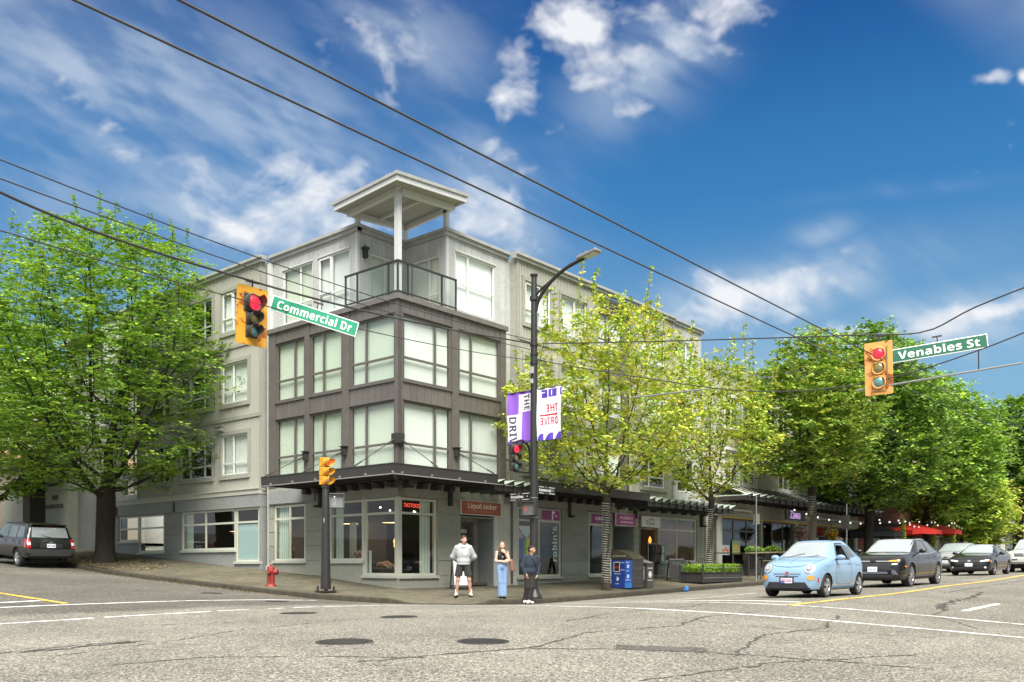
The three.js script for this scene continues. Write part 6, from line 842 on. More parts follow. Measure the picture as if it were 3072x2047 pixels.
function limbs(N, tip, pow, base, sides = 7) {
  const R = new Float64Array(N.length); for (let k = N.length - 1; k >= 0; k--) { if (!N[k].kids) R[k] = Math.pow(tip, pow); if (N[k].par >= 0) R[N[k].par] += R[k]; }
  const rad = (k) => Math.pow(R[k], 1 / pow), s = base / rad(0), F = (k) => { const q = rad(k); return q * (1 + (s - 1) * clamp(q / rad(0))); };
  for (let k = 0; k < N.length; k++) N[k].r = F(k);
  const pos = [], nor = [], uv = [], q = new THREE.Quaternion(), Y = V3(0, 1, 0), v = new THREE.Vector3(), dir = new THREE.Vector3();
  for (let k = 1; k < N.length; k++) {
    const a = N[N[k].par], b = N[k], ra = Math.min(a.r, b.r * 1.7), rb = b.r, n = rb > 0.05 ? sides + 3 : rb > 0.018 ? 5 : 3; dir.copy(b.p).sub(a.p).normalize(); q.setFromUnitVectors(Y, dir);
    const ring = (c, r, ext) => Array.from({ length: n + 1 }, (_, i) => { const t = i / n * Math.PI * 2; v.set(Math.cos(t), 0, Math.sin(t)).applyQuaternion(q); return [c.x + v.x * r + dir.x * ext, c.y + v.y * r + dir.y * ext, c.z + v.z * r + dir.z * ext, v.x, v.y, v.z]; });
    const p0 = ring(a.p, ra, 0), p1 = ring(b.p, rb, rb * 0.3), u = (t) => t * Math.max(0.3, rb * 6.3), y0 = a.p.y, y1 = b.p.y;
    for (let i = 0; i < n; i++) for (const [P, yy, t] of [[p0[i], y0, i], [p1[i], y1, i], [p0[i + 1], y0, i + 1], [p0[i + 1], y0, i + 1], [p1[i], y1, i], [p1[i + 1], y1, i + 1]]) { pos.push(P[0], P[1], P[2]); nor.push(P[3], P[4], P[5]); uv.push(u(t / n), yy); }
  }
  const g = new THREE.BufferGeometry(); g.setAttribute('position', new THREE.Float32BufferAttribute(pos, 3)); g.setAttribute('normal', new THREE.Float32BufferAttribute(nor, 3)); g.setAttribute('uv', new THREE.Float32BufferAttribute(uv, 2)); return g;
}
// leaves: sprays of small folded blades along short twigs; flat: how level the sprays lie
function foliage(N, { per, spread, size, flat, droop = 0.1, thin, seed, hues, density = 1, sprays = 3, fine = true }) {
  const r = mul32(seed), pos = [], col = [], q = new THREE.Quaternion(), e = new THREE.Euler(), m = new THREE.Vector3();
  const half = fine ? [[0, 0], [0.46, 0.30], [0.30, 0.66], [0, 1]] : [[0, 0], [0.45, 0.42], [0, 1]];
  for (let k = 1; k < N.length; k++) {
    const nd = N[k]; if (nd.r > thin) continue;
    const ns = nd.shoot ? 1 : Math.floor(sprays * (nd.kids ? 0.8 : 1.3) + r());
    for (let s0 = 0; s0 < ns; s0++) {
      if (r() > density) continue;
      const tone = hues[Math.floor(r() * hues.length)], cj = 0.80 + 0.40 * r(), a0 = r() * 6.283, L = nd.shoot ? 0.12 : spread * (0.6 + 0.8 * r()), el = (r() - 0.42) * 2.2 * (1 - flat), ox = Math.cos(a0) * Math.cos(el), oy = Math.sin(el), oz = Math.sin(a0) * Math.cos(el), n = nd.shoot ? 4 : Math.floor(per + r());
      for (let i = 0; i < n; i++) {
        const t = (i + 0.4 + 0.5 * r()) / n, s = size * (0.7 + 0.6 * r()), w = size * 1.1;
        const cx = nd.p.x + ox * L * t + w * (r() - 0.5), cy = nd.p.y + oy * L * t - droop * t * t + w * (r() - 0.5) * (1.2 - flat), cz = nd.p.z + oz * L * t + w * (r() - 0.5);
        e.set((r() - 0.5) * 2.4 * (1.15 - flat), r() * 6.283, (r() - 0.5) * 2.4 * (1.15 - flat)); q.setFromEuler(e); const j = cj * (0.88 + 0.24 * r()), c = [tone[0] * j, tone[1] * j, tone[2] * j], fold = 0.1 + 0.3 * r();
        const pt = (x, y) => { m.set(x * s, -Math.abs(x) * fold * s - y * y * 0.14 * s, (y - 0.4) * s).applyQuaternion(q); return [cx + m.x, cy + m.y, cz + m.z]; };
        for (const sg of [1, -1]) { const P = half.map(([x, y]) => pt(x * sg, y)); for (let v = 2; v < P.length; v++) { pos.push(...P[0], ...P[v - 1], ...P[v]); col.push(...c, ...c, ...c); } }
      }
    }
  }
  const g = new THREE.BufferGeometry(); g.setAttribute('position', new THREE.Float32BufferAttribute(pos, 3)); g.setAttribute('color', new THREE.Float32BufferAttribute(col, 3)); g.computeVertexNormals(); return g;
}
const leafMat = phys(0xffffff, 0.75, { vertexColors: true, transmission: 0.38, thickness: 0, ior: 1.35, specularIntensity: 0.5 });
const barkMat = mat(C(0.16, 0.145, 0.125), 0.95, { map: TX.bark, bumpMap: TX.barkBump, bumpScale: 0.02 }), barkDark = mat(C(0.105, 0.095, 0.082), 0.95, { map: TX.bark, bumpMap: TX.barkBump, bumpScale: 0.015 });
// profile: [height, radius] pairs above the base; lean as [dx, dz] per metre
const prof = (P, off = [0, 0], hole = 0) => (base) => (r) => { const y0 = P[0][0], y1 = P[P.length - 1][0], y = lerp(y0, y1, r()); let k = 1; while (k < P.length - 1 && P[k][0] < y) k++; const rad = lerp(P[k - 1][1], P[k][1], (y - P[k - 1][0]) / (P[k][0] - P[k - 1][0])), mx = Math.max(...P.map((p) => p[1])); if (r() > (rad / mx) ** 1.4 + 0.04) return null; const a = r() * 6.283, d = rad * Math.pow(r(), 0.42); if (d < rad * hole) return null; const ly = (y - y0); return V3(base.x + d * Math.cos(a) + off[0] * ly, base.y + y, base.z + d * Math.sin(a) + off[1] * ly); };
function tree(name, label, x, z, y, o) {
  const t = thing(name, label, 'tree', [x, y, z], 0, o.group), base = V3(0, 0, 0), r = mul32(o.seed);
  const trunk = []; for (let k = 0; k <= 10; k++) { const h = o.fork * k / 10; trunk.push(V3(0.06 * Math.sin(h * 1.1 + o.seed) * h * 0.3 + (o.lean?.[0] ?? 0) * h, h - 0.05, 0.05 * Math.cos(h * 1.3 + o.seed) * h * 0.3 + (o.lean?.[1] ?? 0) * h)); }
  const N = growSkeleton({ trunk, envelope: o.env(base), count: o.count, step: o.step, reach: o.reach ?? 4, kill: o.kill, seed: o.seed, up: o.up, maxIter: o.iter ?? 130 });
  if (o.shoots) for (let s = 0; s < o.shoots; s++) { const tips = N.map((n, i) => i).filter((i) => !N[i].kids && !N[i].shoot && N[i].p.y > o.shootFrom); let i = tips[Math.floor(r() * tips.length)]; if (i === undefined) break; const L = 0.6 + r() * (o.shootLen ?? 1.4), dx = 0.12 * (r() - 0.5), dz = 0.12 * (r() - 0.5); for (let q = 0; q < L; q += 0.16) { N.push({ p: N[i].p.clone().add(V3(dx * 0.5, 0.16, dz * 0.5)), par: i, kids: 0, shoot: true }); N[i].kids++; i = N.length - 1; } }
  const lg = limbs(N, o.tip ?? 0.006, 2.35, o.radius); // flare at the foot
  { const p = lg.attributes.position; for (let i = 0; i < p.count; i++) { const h = p.getY(i); if (h < 0.7) { const f = 1 + 0.55 * (1 - clamp(h / 0.7)) ** 2 * (1 + 0.25 * Math.sin(5 * Math.atan2(p.getZ(i), p.getX(i)))); p.setX(i, p.getX(i) * f); p.setZ(i, p.getZ(i) * f); } } }
  part(t, 'trunk', lg, o.bark ?? barkMat);
  if (globalThis.DBG) console.log(label.slice(0, 40), N.length, N.filter((n) => !n.kids).length, N.filter((n) => n.r < (o.thin ?? 0.03)).length);
  const c = part(t, 'crown', foliage(N, { per: o.per, spread: o.spread, size: o.size, flat: o.flat, droop: o.droop, thin: o.thin ?? 0.03, seed: o.seed + 1, hues: o.hues, density: o.density, sprays: o.sprays, fine: o.fine }), leafMat); c.userData.kind = 'stuff';
  return t;
}
const HUE = {
  fresh: [[0.350, 0.480, 0.053], [0.438, 0.528, 0.060], [0.263, 0.416, 0.053], [0.490, 0.480, 0.075]], yellow: [[0.62, 0.66, 0.08], [0.54, 0.65, 0.07], [0.68, 0.68, 0.10], [0.44, 0.58, 0.07], [0.58, 0.56, 0.10]],
  mid: [[0.201, 0.344, 0.045], [0.263, 0.416, 0.053], [0.158, 0.288, 0.042], [0.350, 0.496, 0.060]], deep: [[0.131, 0.248, 0.053], [0.175, 0.304, 0.053], [0.228, 0.352, 0.060], [0.105, 0.200, 0.045]], bright: [[0.315, 0.512, 0.045], [0.385, 0.560, 0.053], [0.210, 0.384, 0.045]],
};
tree('street_tree', 'big spreading tree with fluted trunk on the left pavement', -2.6, -14.3, SW(-2.6, -14.3) - 0.05, { sprays: 3.6, seed: 11, fork: 2.6, radius: 0.36, env: prof([[2.7, 1.6], [4.0, 4.4], [6.3, 5.5], [8.6, 5.4], [10.6, 4.7], [12.2, 3.5], [13.4, 1.8]], [0, 0.03]), count: 2600, step: 0.3, kill: 0.48, up: 0.10, per: 8, spread: 0.8, size: 0.135, flat: 0.82, droop: 0.12, hues: HUE.mid.concat(HUE.bright), tip: 0.007, bark: barkDark, shoots: 26, shootFrom: 11, shootLen: 0.9, thin: 0.035 });
tree('street_tree', 'leafy tree at the far left edge beyond the parked car', -3.0, -25.5, SW(-3, -25.5), { sprays: 5, fine: false, seed: 12, fork: 2.6, radius: 0.26, env: prof([[2.2, 1.5], [3.6, 3.6], [6.5, 4.4], [9.5, 3.4], [12, 1]]), count: 1100, step: 0.4, kill: 0.6, per: 8, spread: 0.9, size: 0.19, flat: 0.7, hues: HUE.bright.concat(HUE.mid), bark: barkDark });
tree('young_maple', 'yellow-green maple with lights wound round its trunk, in front of the purple pharmacy signs', 6.95, 3.2, SW(6.95, 3.2) - 0.03, { sprays: 3.0, seed: 23, fork: 3.3, radius: 0.135, env: prof([[3.4, 1.0], [4.2, 3.0], [5.6, 3.9], [7.2, 3.8], [8.4, 2.9], [9.6, 1.9], [10.6, 0.7]], [0.0, 0]), count: 1000, step: 0.26, kill: 0.42, up: 0.42, per: 6, spread: 0.46, size: 0.125, flat: 0.55, hues: HUE.yellow.concat(HUE.fresh), shoots: 40, shootFrom: 7.0, shootLen: 1.5, group: 'maples along the main street' });
tree('young_maple', 'slender bright yellow-green maple rising from the hedge planter', 14.75, 3.05, SW(14.75, 3.05), { sprays: 3.2, seed: 35, fork: 3.2, radius: 0.125, lean: [0.06, 0], env: prof([[3.4, 0.6], [4.4, 2.2], [5.8, 3.0], [7.2, 2.7], [8.6, 1.9], [9.8, 0.7]], [0.05, 0]), count: 820, step: 0.28, kill: 0.44, up: 0.4, per: 6, spread: 0.5, size: 0.135, flat: 0.55, hues: HUE.yellow.concat(HUE.fresh, HUE.fresh), shoots: 34, shootFrom: 6.6, shootLen: 1.9, group: 'maples along the main street' });
tree('street_tree', 'darker green tree with forked trunk over the neon cafe sign', 25.4, 3.2, SW(25.4, 3.2), { sprays: 5, fine: false, seed: 47, fork: 4.2, radius: 0.2, env: prof([[4.4, 1.2], [5.4, 2.9], [7.6, 3.6], [9.8, 3.0], [11.6, 1.8], [12.6, 0.5]]), count: 1000, step: 0.34, kill: 0.5, per: 8, spread: 0.8, size: 0.19, flat: 0.6, hues: HUE.mid.concat(HUE.fresh), group: 'dense trees down the main street' });
tree('street_tree', 'dense green tree above the black umbrella', 34.4, 3.0, SW(34.4, 3), { sprays: 6, fine: false, seed: 53, fork: 3.6, radius: 0.26, env: prof([[3.6, 1.8], [5, 4.1], [8, 4.9], [11, 4.1], [13.4, 2.1], [14.4, 0.6]]), count: 1300, step: 0.4, kill: 0.58, per: 8, spread: 1.0, size: 0.23, flat: 0.6, hues: HUE.deep.concat(HUE.mid, HUE.bright), bark: barkDark, group: 'dense trees down the main street' });
tree('street_tree', 'dense green tree behind the right overhead signal', 44.5, 3.4, SW(44.5, 3.4), { sprays: 6, fine: false, seed: 61, fork: 3.4, radius: 0.28, env: prof([[3.2, 1.8], [5, 4.3], [8, 4.9], [11, 3.6], [13, 1]]), count: 1100, step: 0.45, kill: 0.62, per: 8, spread: 1.1, size: 0.25, flat: 0.6, hues: HUE.mid.concat(HUE.bright), bark: barkDark, group: 'dense trees down the main street' });
tree('street_tree', 'small bright bush-like tree beside the red umbrellas', 54, 3.2, SW(54, 3.2), { sprays: 6, fine: false, seed: 67, fork: 1.6, radius: 0.16, env: prof([[1.6, 1.6], [3, 3.2], [5, 3.4], [7.2, 2.0], [8.2, 0.6]]), count: 800, step: 0.42, kill: 0.6, per: 8, spread: 1.0, size: 0.27, flat: 0.6, hues: HUE.bright.concat(HUE.fresh), group: 'dense trees down the main street' });
tree('street_tree', 'round green tree with straight trunk at the right edge', 72, 3.6, SW(72, 3.6), { sprays: 7, fine: false, seed: 71, fork: 4.4, radius: 0.34, env: prof([[4.2, 2.5], [6, 5.2], [9, 6], [12, 4.4], [14.4, 1.4]]), count: 1100, step: 0.55, kill: 0.8, per: 8, spread: 1.3, size: 0.34, flat: 0.6, hues: HUE.mid.concat(HUE.deep, HUE.bright), bark: barkDark, group: 'dense trees down the main street' });
tree('street_tree', 'far tree closing the street behind the black saloon car', 92, 4.5, SW(92, 4.5), { sprays: 7, fine: false, seed: 73, fork: 3, radius: 0.34, env: prof([[3, 3], [5, 5.5], [8.5, 6.2], [12, 4], [14, 1]]), count: 900, step: 0.7, kill: 1.0, per: 8, spread: 1.6, size: 0.42, flat: 0.6, hues: HUE.fresh.concat(HUE.mid), bark: barkDark, group: 'dense trees down the main street' });
tree('street_tree', 'pale green small tree low between the bushes and the pickup', 64, 2.6, SW(64, 2.6), { sprays: 6, fine: false, seed: 79, fork: 1.4, radius: 0.14, env: prof([[1.2, 1.5], [3, 2.6], [5, 2.2], [6.6, 0.6]]), count: 600, step: 0.4, kill: 0.55, per: 8, spread: 1.0, size: 0.27, flat: 0.6, hues: HUE.fresh.concat(HUE.yellow), group: 'dense trees down the main street' });
for (const [x, s, l] of [[3.5, 83, 'tree across the main street mirrored in the corner bay windows'], [13, 89, 'second tree across the main street mirrored in the bay windows'], [23, 97, 'third tree across the main street, out of view']]) tree('street_tree', l, x, 25.0, H(x, 25), { seed: s, fork: 3, radius: 0.2, env: prof([[3, 1.5], [5, 3], [8, 3.2], [11, 2], [12.5, 0.5]]), count: 500, step: 0.5, kill: 0.8, sprays: 5, fine: false, per: 7, spread: 1.0, size: 0.25, flat: 0.5, hues: HUE.fresh, group: 'trees across the main street' });
{ // strings of small lamps wound round three trunks
  const wind = (label, x, z, y0, y1, r0, lx, seed) => { const y = SW(x, z), pts = [], n = Math.round((y1 - y0) / 0.085), rr = mul32(seed); for (let k = 0; k <= n * 7; k++) { const t = k / 7 * 6.283, h = lerp(y0, y1, k / (n * 7)), w = r0 * (1 - 0.12 * h / 3) + 0.006 + 0.006 * rr(); pts.push(V3(Math.cos(t) * w + (lx ?? 0) * h, h + 0.02 * (rr() - 0.5), Math.sin(t) * w)); } const t = thing('string_lights', label, 'string lights', [x, y, z]); const c = part(t, 'cable', plain(new THREE.TubeGeometry(new THREE.CatmullRomCurve3(pts), n * 8, 0.010, 4)), mat(C(0.55, 0.56, 0.50), 0.6)); };
  wind('string lights wound up the trunk by the pharmacy', 6.95, 3.2, 0.25, 3.1, 0.155, 0, 4); wind('string lights wound up the trunk in the hedge planter', 14.75, 3.05, 0.5, 3.1, 0.145, 0.06, 5); wind('string lights wound up the trunk before the neon cafe sign', 25.4, 3.2, 0.6, 4.0, 0.22, 0, 6);
}
{ // leaf litter and grass at the foot of the left tree and in the gutter
  const r = mul32(91), pos = [], col = [], add = (x, z, y, s, c) => { const a = r() * 6.28, t = 0.5 * (r() - 0.5), ca = Math.cos(a) * s, sa = Math.sin(a) * s; pos.push(x - ca, y + 0.01, z - sa, x + ca, y + 0.012 + s * t, z + sa, x - sa, y + 0.012 + s * Math.abs(t), z + ca); for (let k = 0; k < 3; k++) col.push(...c); };
  const brown = [[0.30, 0.20, 0.08], [0.36, 0.26, 0.12], [0.22, 0.14, 0.06], [0.20, 0.20, 0.06], [0.40, 0.33, 0.20]];
  for (let k = 0; k < 3600; k++) { const a = r() * 6.28, d = Math.pow(r(), 0.6) * 2.4, x = clamp(-2.75 + d * 0.75 * Math.cos(a), KX + 0.16, -0.2), z = -14.0 + d * 1.5 * Math.sin(a); add(x, z, SW(x, z), 0.03 + 0.03 * r(), brown[(r() * 5) | 0]); }
  for (let k = 0; k < 900; k++) { const z = -16 + 16.5 * Math.pow(r(), 0.8), x = KX - 0.02 - 0.22 * r() * r(); add(x, z, H(x, z), 0.02 + 0.02 * r(), brown[(r() * 5) | 0]); }
  for (let k = 0; k < 1500; k++) { const z = -12 + 12 * r(), x = lerp(KX + 0.15, -0.3, r()); add(x, z, SW(x, z), 0.012 + 0.012 * r(), brown[(r() * 5) | 0]); }
  const g = new THREE.BufferGeometry(); g.setAttribute('position', new THREE.Float32BufferAttribute(pos, 3)); g.setAttribute('color', new THREE.Float32BufferAttribute(col, 3)); g.computeVertexNormals(); const m = new THREE.Mesh(g, mat(0xffffff, 0.95, { vertexColors: true })); m.name = numbered('leaf_litter'); m.userData = { kind: 'stuff', label: 'fallen leaves round the left tree and along the gutter', category: 'leaves' }; scene.add(m);
}
// ---------------------------------------------------------------- vehicles: a lofted shell with cut wheel arches; glass, lamps and trim are sheets that follow the shell
const { MeshBVH } = await import('three-mesh-bvh');
const carPaint = (c, o = {}) => phys(c, 0.5, { metalness: 0, specularIntensity: 0.4, clearcoat: 1, clearcoatRoughness: 0.025, ...o });
const CM = { glass: phys(C(0.055, 0.065, 0.068), 0.03, { ior: 1.9, specularIntensity: 1 }), glassSkySheen: phys(C(0.27, 0.305, 0.31), 0.02, { ior: 2.3 }), plastic: mat(C(0.022, 0.022, 0.024), 0.55), gap: mat(C(0.012, 0.012, 0.012), 0.8), tyre: mat(C(0.02, 0.02, 0.021), 0.85), rim: mat(C(0.55, 0.56, 0.57), 0.28, { metalness: 0.85 }), rimDark: mat(C(0.03, 0.03, 0.032), 0.35, { metalness: 0.5 }), clear: phys(C(0.62, 0.65, 0.66), 0.08, { clearcoat: 1 }), red: phys(C(0.50, 0.012, 0.015), 0.15, { clearcoat: 1 }), amber: phys(C(0.75, 0.27, 0.02), 0.2, { clearcoat: 1 }), white: mat(C(0.75, 0.77, 0.78), 0.4), under: mat(C(0.012, 0.012, 0.012), 0.9) };  // windscreen glass colour is lightened to stand in for sky reflection
const ev = new Evaluator(); ev.attributes = ['position', 'normal']; ev.useGroups = true;
const mono = (xs, ys) => { const n = xs.length, d = [], m = []; for (let i = 0; i < n - 1; i++) d.push((ys[i + 1] - ys[i]) / (xs[i + 1] - xs[i])); m[0] = d[0]; m[n - 1] = d[n - 2]; for (let i = 1; i < n - 1; i++) m[i] = d[i - 1] * d[i] <= 0 ? 0 : 2 * d[i - 1] * d[i] / (d[i - 1] + d[i]); return (x) => { let i = 0; while (i < n - 2 && x > xs[i + 1]) i++; const h = xs[i + 1] - xs[i], t = clamp((x - xs[i]) / h), t2 = t * t, t3 = t2 * t; return (2 * t3 - 3 * t2 + 1) * ys[i] + (t3 - 2 * t2 + t) * h * m[i] + (-2 * t3 + 3 * t2) * ys[i + 1] + (t3 - t2) * h * m[i + 1]; }; };
function wheelParts(parent, x, z, r, w, style, side) {
  const g = new THREE.Group(); g.name = 'wheel'; g.position.set(x, r, z); g.rotation.y = side > 0 ? 0 : Math.PI; parent.add(g);
  const ax = (q) => { q.rotateX(Math.PI / 2); return q; }, ri = r * (style.ri ?? 0.70);
  part(g, 'tyre', ax(lathe([[ri, -w / 2], [r * 0.93, -w / 2], [r * 0.985, -w / 2 + 0.02], [r, -w * 0.25], [r, w * 0.25], [r * 0.985, w / 2 - 0.02], [r * 0.93, w / 2], [ri, w / 2 - 0.01], [ri * 0.98, 0]], 40)), CM.tyre);
  part(g, 'rim', [ax(lathe([[ri, w / 2 - 0.012], [ri * 0.93, w / 2 - 0.018], [ri * 0.9, w / 2 - 0.05], [ri * 0.88, 0]], 36))], style.rim);
  part(g, 'brake_disc', ax(cyl(ri * 0.88, ri * 0.88, 0.02, 28, 0, w / 2 - 0.10, 0)), style.back ?? CM.rimDark);
  const sp = []; for (let k = 0; k < style.n; k++) { const a = k / style.n * 6.283 + 0.3; for (const off of style.pair ? [-0.13, 0.13] : [0]) { const A = V3(Math.cos(a + off * 0.6) * ri * 0.16, Math.sin(a + off * 0.6) * ri * 0.16, w / 2 - 0.022), B = V3(Math.cos(a + off) * ri * 0.93, Math.sin(a + off) * ri * 0.93, w / 2 - 0.02); sp.push(beam(A, B, ri * style.sw, 0.03, V3(0, 0, 1))); } } sp.push(ax(cyl(ri * 0.2, ri * 0.18, 0.03, 16, 0, w / 2 - 0.035, 0))); part(g, 'spokes', sp, style.rim);
}
function makeCar(name, label, spec, pos, turn, group, pitch = 0) {
  const t = thing(name, label, spec.cat ?? 'car', pos, turn, group); t.rotation.order = 'YXZ'; t.rotation.z = pitch;
  const K = spec.keys, xs = K.map((k) => k[0]), f = [1, 2, 3, 4, 5].map((i) => mono(xs, K.map((k) => k[i]))), x0 = xs[0], x1 = xs[xs.length - 1], NS = 72, stations = []; for (let k = 0; k <= NS; k++) { const u = k / NS; stations.push(lerp(x0, x1, u < 0.5 ? 0.5 * Math.pow(2 * u, 1.25) : 1 - 0.5 * Math.pow(2 - 2 * u, 1.25))); }
  const sec = (x) => { const [top, belt, bot, w, wr] = f.map((q) => q(x)), cab = clamp((top - belt - 0.08) / 0.3), mid = lerp(bot, belt, 0.55); const P = [[bot, 0], [bot, w * 0.8], [bot + 0.02, w * 0.93], [lerp(bot, mid, 0.4), w * 0.985], [mid, w], [lerp(mid, belt, 0.6), w * 0.992], [belt, w * 0.955], [lerp(belt, top, lerp(0.5, 0.12, cab)), lerp(w * 0.9, lerp(w * 0.945, wr, 0.12), cab)], [lerp(belt, top, lerp(0.75, 0.80, cab)), lerp(w * 0.78, wr, cab)], [lerp(belt, top, lerp(0.92, 0.955, cab)), lerp(w * 0.55, wr * 0.88, cab)], [top - 0.006, lerp(w * 0.3, wr * 0.5, cab)], [top, 0]]; return P; };
  const S = stations.map(sec), n = S[0].length, loop = 2 * n - 2, p = [], idx = [];
  S.forEach((P, k) => { for (let j = 0; j < n; j++) p.push(stations[k], P[j][0], P[j][1]); for (let j = n - 2; j > 0; j--) p.push(stations[k], P[j][0], -P[j][1]); if (k) for (let j = 0; j < loop; j++) { const a = k * loop + j, b = k * loop + (j + 1) % loop, c = a - loop, d = b - loop; idx.push(c, a, d, d, a, b); } });
  for (const k of [0, NS]) { const c = p.length / 3, P = S[k]; p.push(stations[k], (P[0][0] + P[n - 1][0]) / 2, 0); for (let j = 0; j < loop; j++) { const a = k * loop + j, b = k * loop + (j + 1) % loop; k ? idx.push(c, b, a) : idx.push(c, a, b); } }
  let g = new THREE.BufferGeometry(); g.setAttribute('position', new THREE.Float32BufferAttribute(p, 3)); g.setIndex(idx); g = toCreasedNormals(g, 0.75);
  { const n0 = new THREE.Vector3(), q = g.attributes.position; let vol = 0; for (let i = 0; i < q.count; i += 3) { const a = V3().fromBufferAttribute(q, i), b = V3().fromBufferAttribute(q, i + 1), c = V3().fromBufferAttribute(q, i + 2); vol += a.dot(b.cross(c)); } if (vol < 0) { for (let i = 0; i < q.count; i += 3) { for (const A of [g.attributes.position, g.attributes.normal]) { const a = [A.getX(i + 1), A.getY(i + 1), A.getZ(i + 1)], b = [A.getX(i + 2), A.getY(i + 2), A.getZ(i + 2)]; A.setXYZ(i + 1, ...b); A.setXYZ(i + 2, ...a); } } g = toCreasedNormals(g, 0.75); } }
  const bvh = new MeshBVH(g.clone()), ray = new THREE.Ray();
  let body = new Brush(g, spec.paint); body.updateMatrixWorld();
  const cutBy = (cg) => { if (cg.index) cg = cg.toNonIndexed(); cg.deleteAttribute('uv'); const c = new Brush(cg, CM.under); c.updateMatrixWorld(); body = ev.evaluate(body, c, SUBTRACTION); };
  for (const ax of spec.axles) for (const s of [1, -1]) { const cg = new THREE.CylinderGeometry(spec.r + spec.arch, spec.r + spec.arch, 0.5, 36); cg.rotateX(Math.PI / 2); cg.translate(ax, spec.r * 1.0, s * (spec.hw + 0.25 - 0.27)); cutBy(cg); }
  if (spec.openWindow) { const cg = poly(spec.openWindow, 1.3); cg.translate(0, 0, spec.openSide > 0 ? -0.35 : -0.95); cutBy(cg); }
  const bm = new THREE.Mesh(body.geometry, body.material); bm.name = 'body'; bm.castShadow = bm.receiveShadow = true; t.add(bm);
  const cast = (o, d) => { ray.origin.copy(o); ray.direction.copy(d); const h = bvh.raycastFirst(ray, THREE.DoubleSide); return h; };
  // sheet that follows the shell: quad in the plane seen along an axis; dir 'side+' 'side-' 'front' 'rear' 'top'
  const AX = { 'side+': [(a, b) => V3(a, b, 4), V3(0, 0, -1)], 'side-': [(a, b) => V3(a, b, -4), V3(0, 0, 1)], front: [(a, b) => V3(6, b, a), V3(-1, 0, 0)], rear: [(a, b) => V3(-6, b, a), V3(1, 0, 0)], top: [(a, b) => V3(a, 6, b), V3(0, -1, 0)] };
  const grid = (fn, nu, nv, dir, off) => { const [O, d] = AX[dir], ps = [], ok = []; for (let j = 0; j <= nv; j++) for (let i = 0; i <= nu; i++) { const [a, b] = fn(i / nu, j / nv), h = cast(O(a, b), d); ok.push(!!h); if (h) { const nn = h.face.normal.clone(); if (nn.dot(d) > 0) nn.negate(); ps.push(h.point.addScaledVector(nn, off)); } else ps.push(O(a, b)); } const q = [], uv = []; const put = (k, i, j) => { q.push(ps[k].x, ps[k].y, ps[k].z); uv.push(i / nu, j / nv); }; for (let j = 0; j < nv; j++) for (let i = 0; i < nu; i++) { const a = j * (nu + 1) + i, b = a + 1, c = a + nu + 1, e = c + 1; if (ok[a] && ok[b] && ok[c] && ok[e]) { put(a, i, j); put(b, i + 1, j); put(c, i, j + 1); put(b, i + 1, j); put(e, i + 1, j + 1); put(c, i, j + 1); } } const gg = new THREE.BufferGeometry(); gg.setAttribute('position', new THREE.Float32BufferAttribute(q, 3)); gg.setAttribute('uv', new THREE.Float32BufferAttribute(uv, 2)); const sm2 = mergeVertices(gg); sm2.computeVertexNormals(); return plain(sm2); };
  const quad = (c, dir, off = 0.006, nu = 14, nv = 8) => grid((u, v) => [lerp(lerp(c[0][0], c[1][0], u), lerp(c[3][0], c[2][0], u), v), lerp(lerp(c[0][1], c[1][1], u), lerp(c[3][1], c[2][1], u), v)], nu, nv, dir, off);
  const disc = (a, b, ra, rb, dir, off = 0.008) => grid((u, v) => [a + ra * v * Math.cos(u * 6.2832), b + rb * v * Math.sin(u * 6.2832)], 24, 4, dir, off);
  const line = (pts, dir, w = 0.012, off = 0.004) => { const out = []; for (let k = 1; k < pts.length; k++) { const [a, b] = [pts[k - 1], pts[k]], dx = b[0] - a[0], dy = b[1] - a[1], l = Math.hypot(dx, dy), nx = -dy / l * w / 2, ny = dx / l * w / 2; out.push(quad([[a[0] + nx, a[1] + ny], [b[0] + nx, b[1] + ny], [b[0] - nx, b[1] - ny], [a[0] - nx, a[1] - ny]], dir, off, Math.max(2, Math.round(l / 0.06)), 1)); } return join(out); };
  const api = { t, quad, disc, line, spec, both: (nm, c, m, off, nu, nv) => { part(t, nm, quad(c, 'side+', off, nu, nv), m); part(t, nm, quad(c, 'side-', off, nu, nv), m); }, bothLine: (nm, pts, w, m = CM.gap) => { part(t, nm, line(pts, 'side+', w), m); part(t, nm, line(pts, 'side-', w), m); }, pair: (nm, c, dir, m, off, nu, nv) => { part(t, nm, quad(c, dir, off, nu, nv), m); part(t, nm, quad(c.map(([a, b]) => [-a, b]), dir, off, nu, nv), m); }, pairDisc: (nm, a, b, ra, rb, dir, m, off) => { part(t, nm, disc(a, b, ra, rb, dir, off), m); part(t, nm, disc(-a, b, ra, rb, dir, off), m); } };
  for (const ax of spec.axles) for (const s of [1, -1]) wheelParts(t, ax, s * (spec.hw - spec.tw / 2 - 0.01), spec.r, spec.tw, spec.wheel, s);
  part(t, 'underbody', box(x0 + 0.25, x1 - 0.25, spec.r * 0.55, spec.r * 1.1, -spec.hw + 0.35, spec.hw - 0.35), CM.under);
  if (spec.mirror) for (const s of [1, -1]) { const m = new THREE.Group(); m.name = 'wing_mirror'; t.add(m); const g2 = new THREE.SphereGeometry(1, 18, 12); g2.scale(0.075, 0.075, 0.12); g2.translate(spec.mirror[0], spec.mirror[1], s * (spec.hw + 0.10)); part(m, 'mirror_cap', plain(g2), spec.mirrorMat ?? spec.paint); part(m, 'mirror_arm', bar(V3(spec.mirror[0] + 0.05, spec.mirror[1] - 0.07, s * (spec.hw - 0.08)), V3(spec.mirror[0], spec.mirror[1] - 0.03, s * (spec.hw + 0.06)), 0.03), CM.plastic); }
  spec.trim(api);
  return t;
}
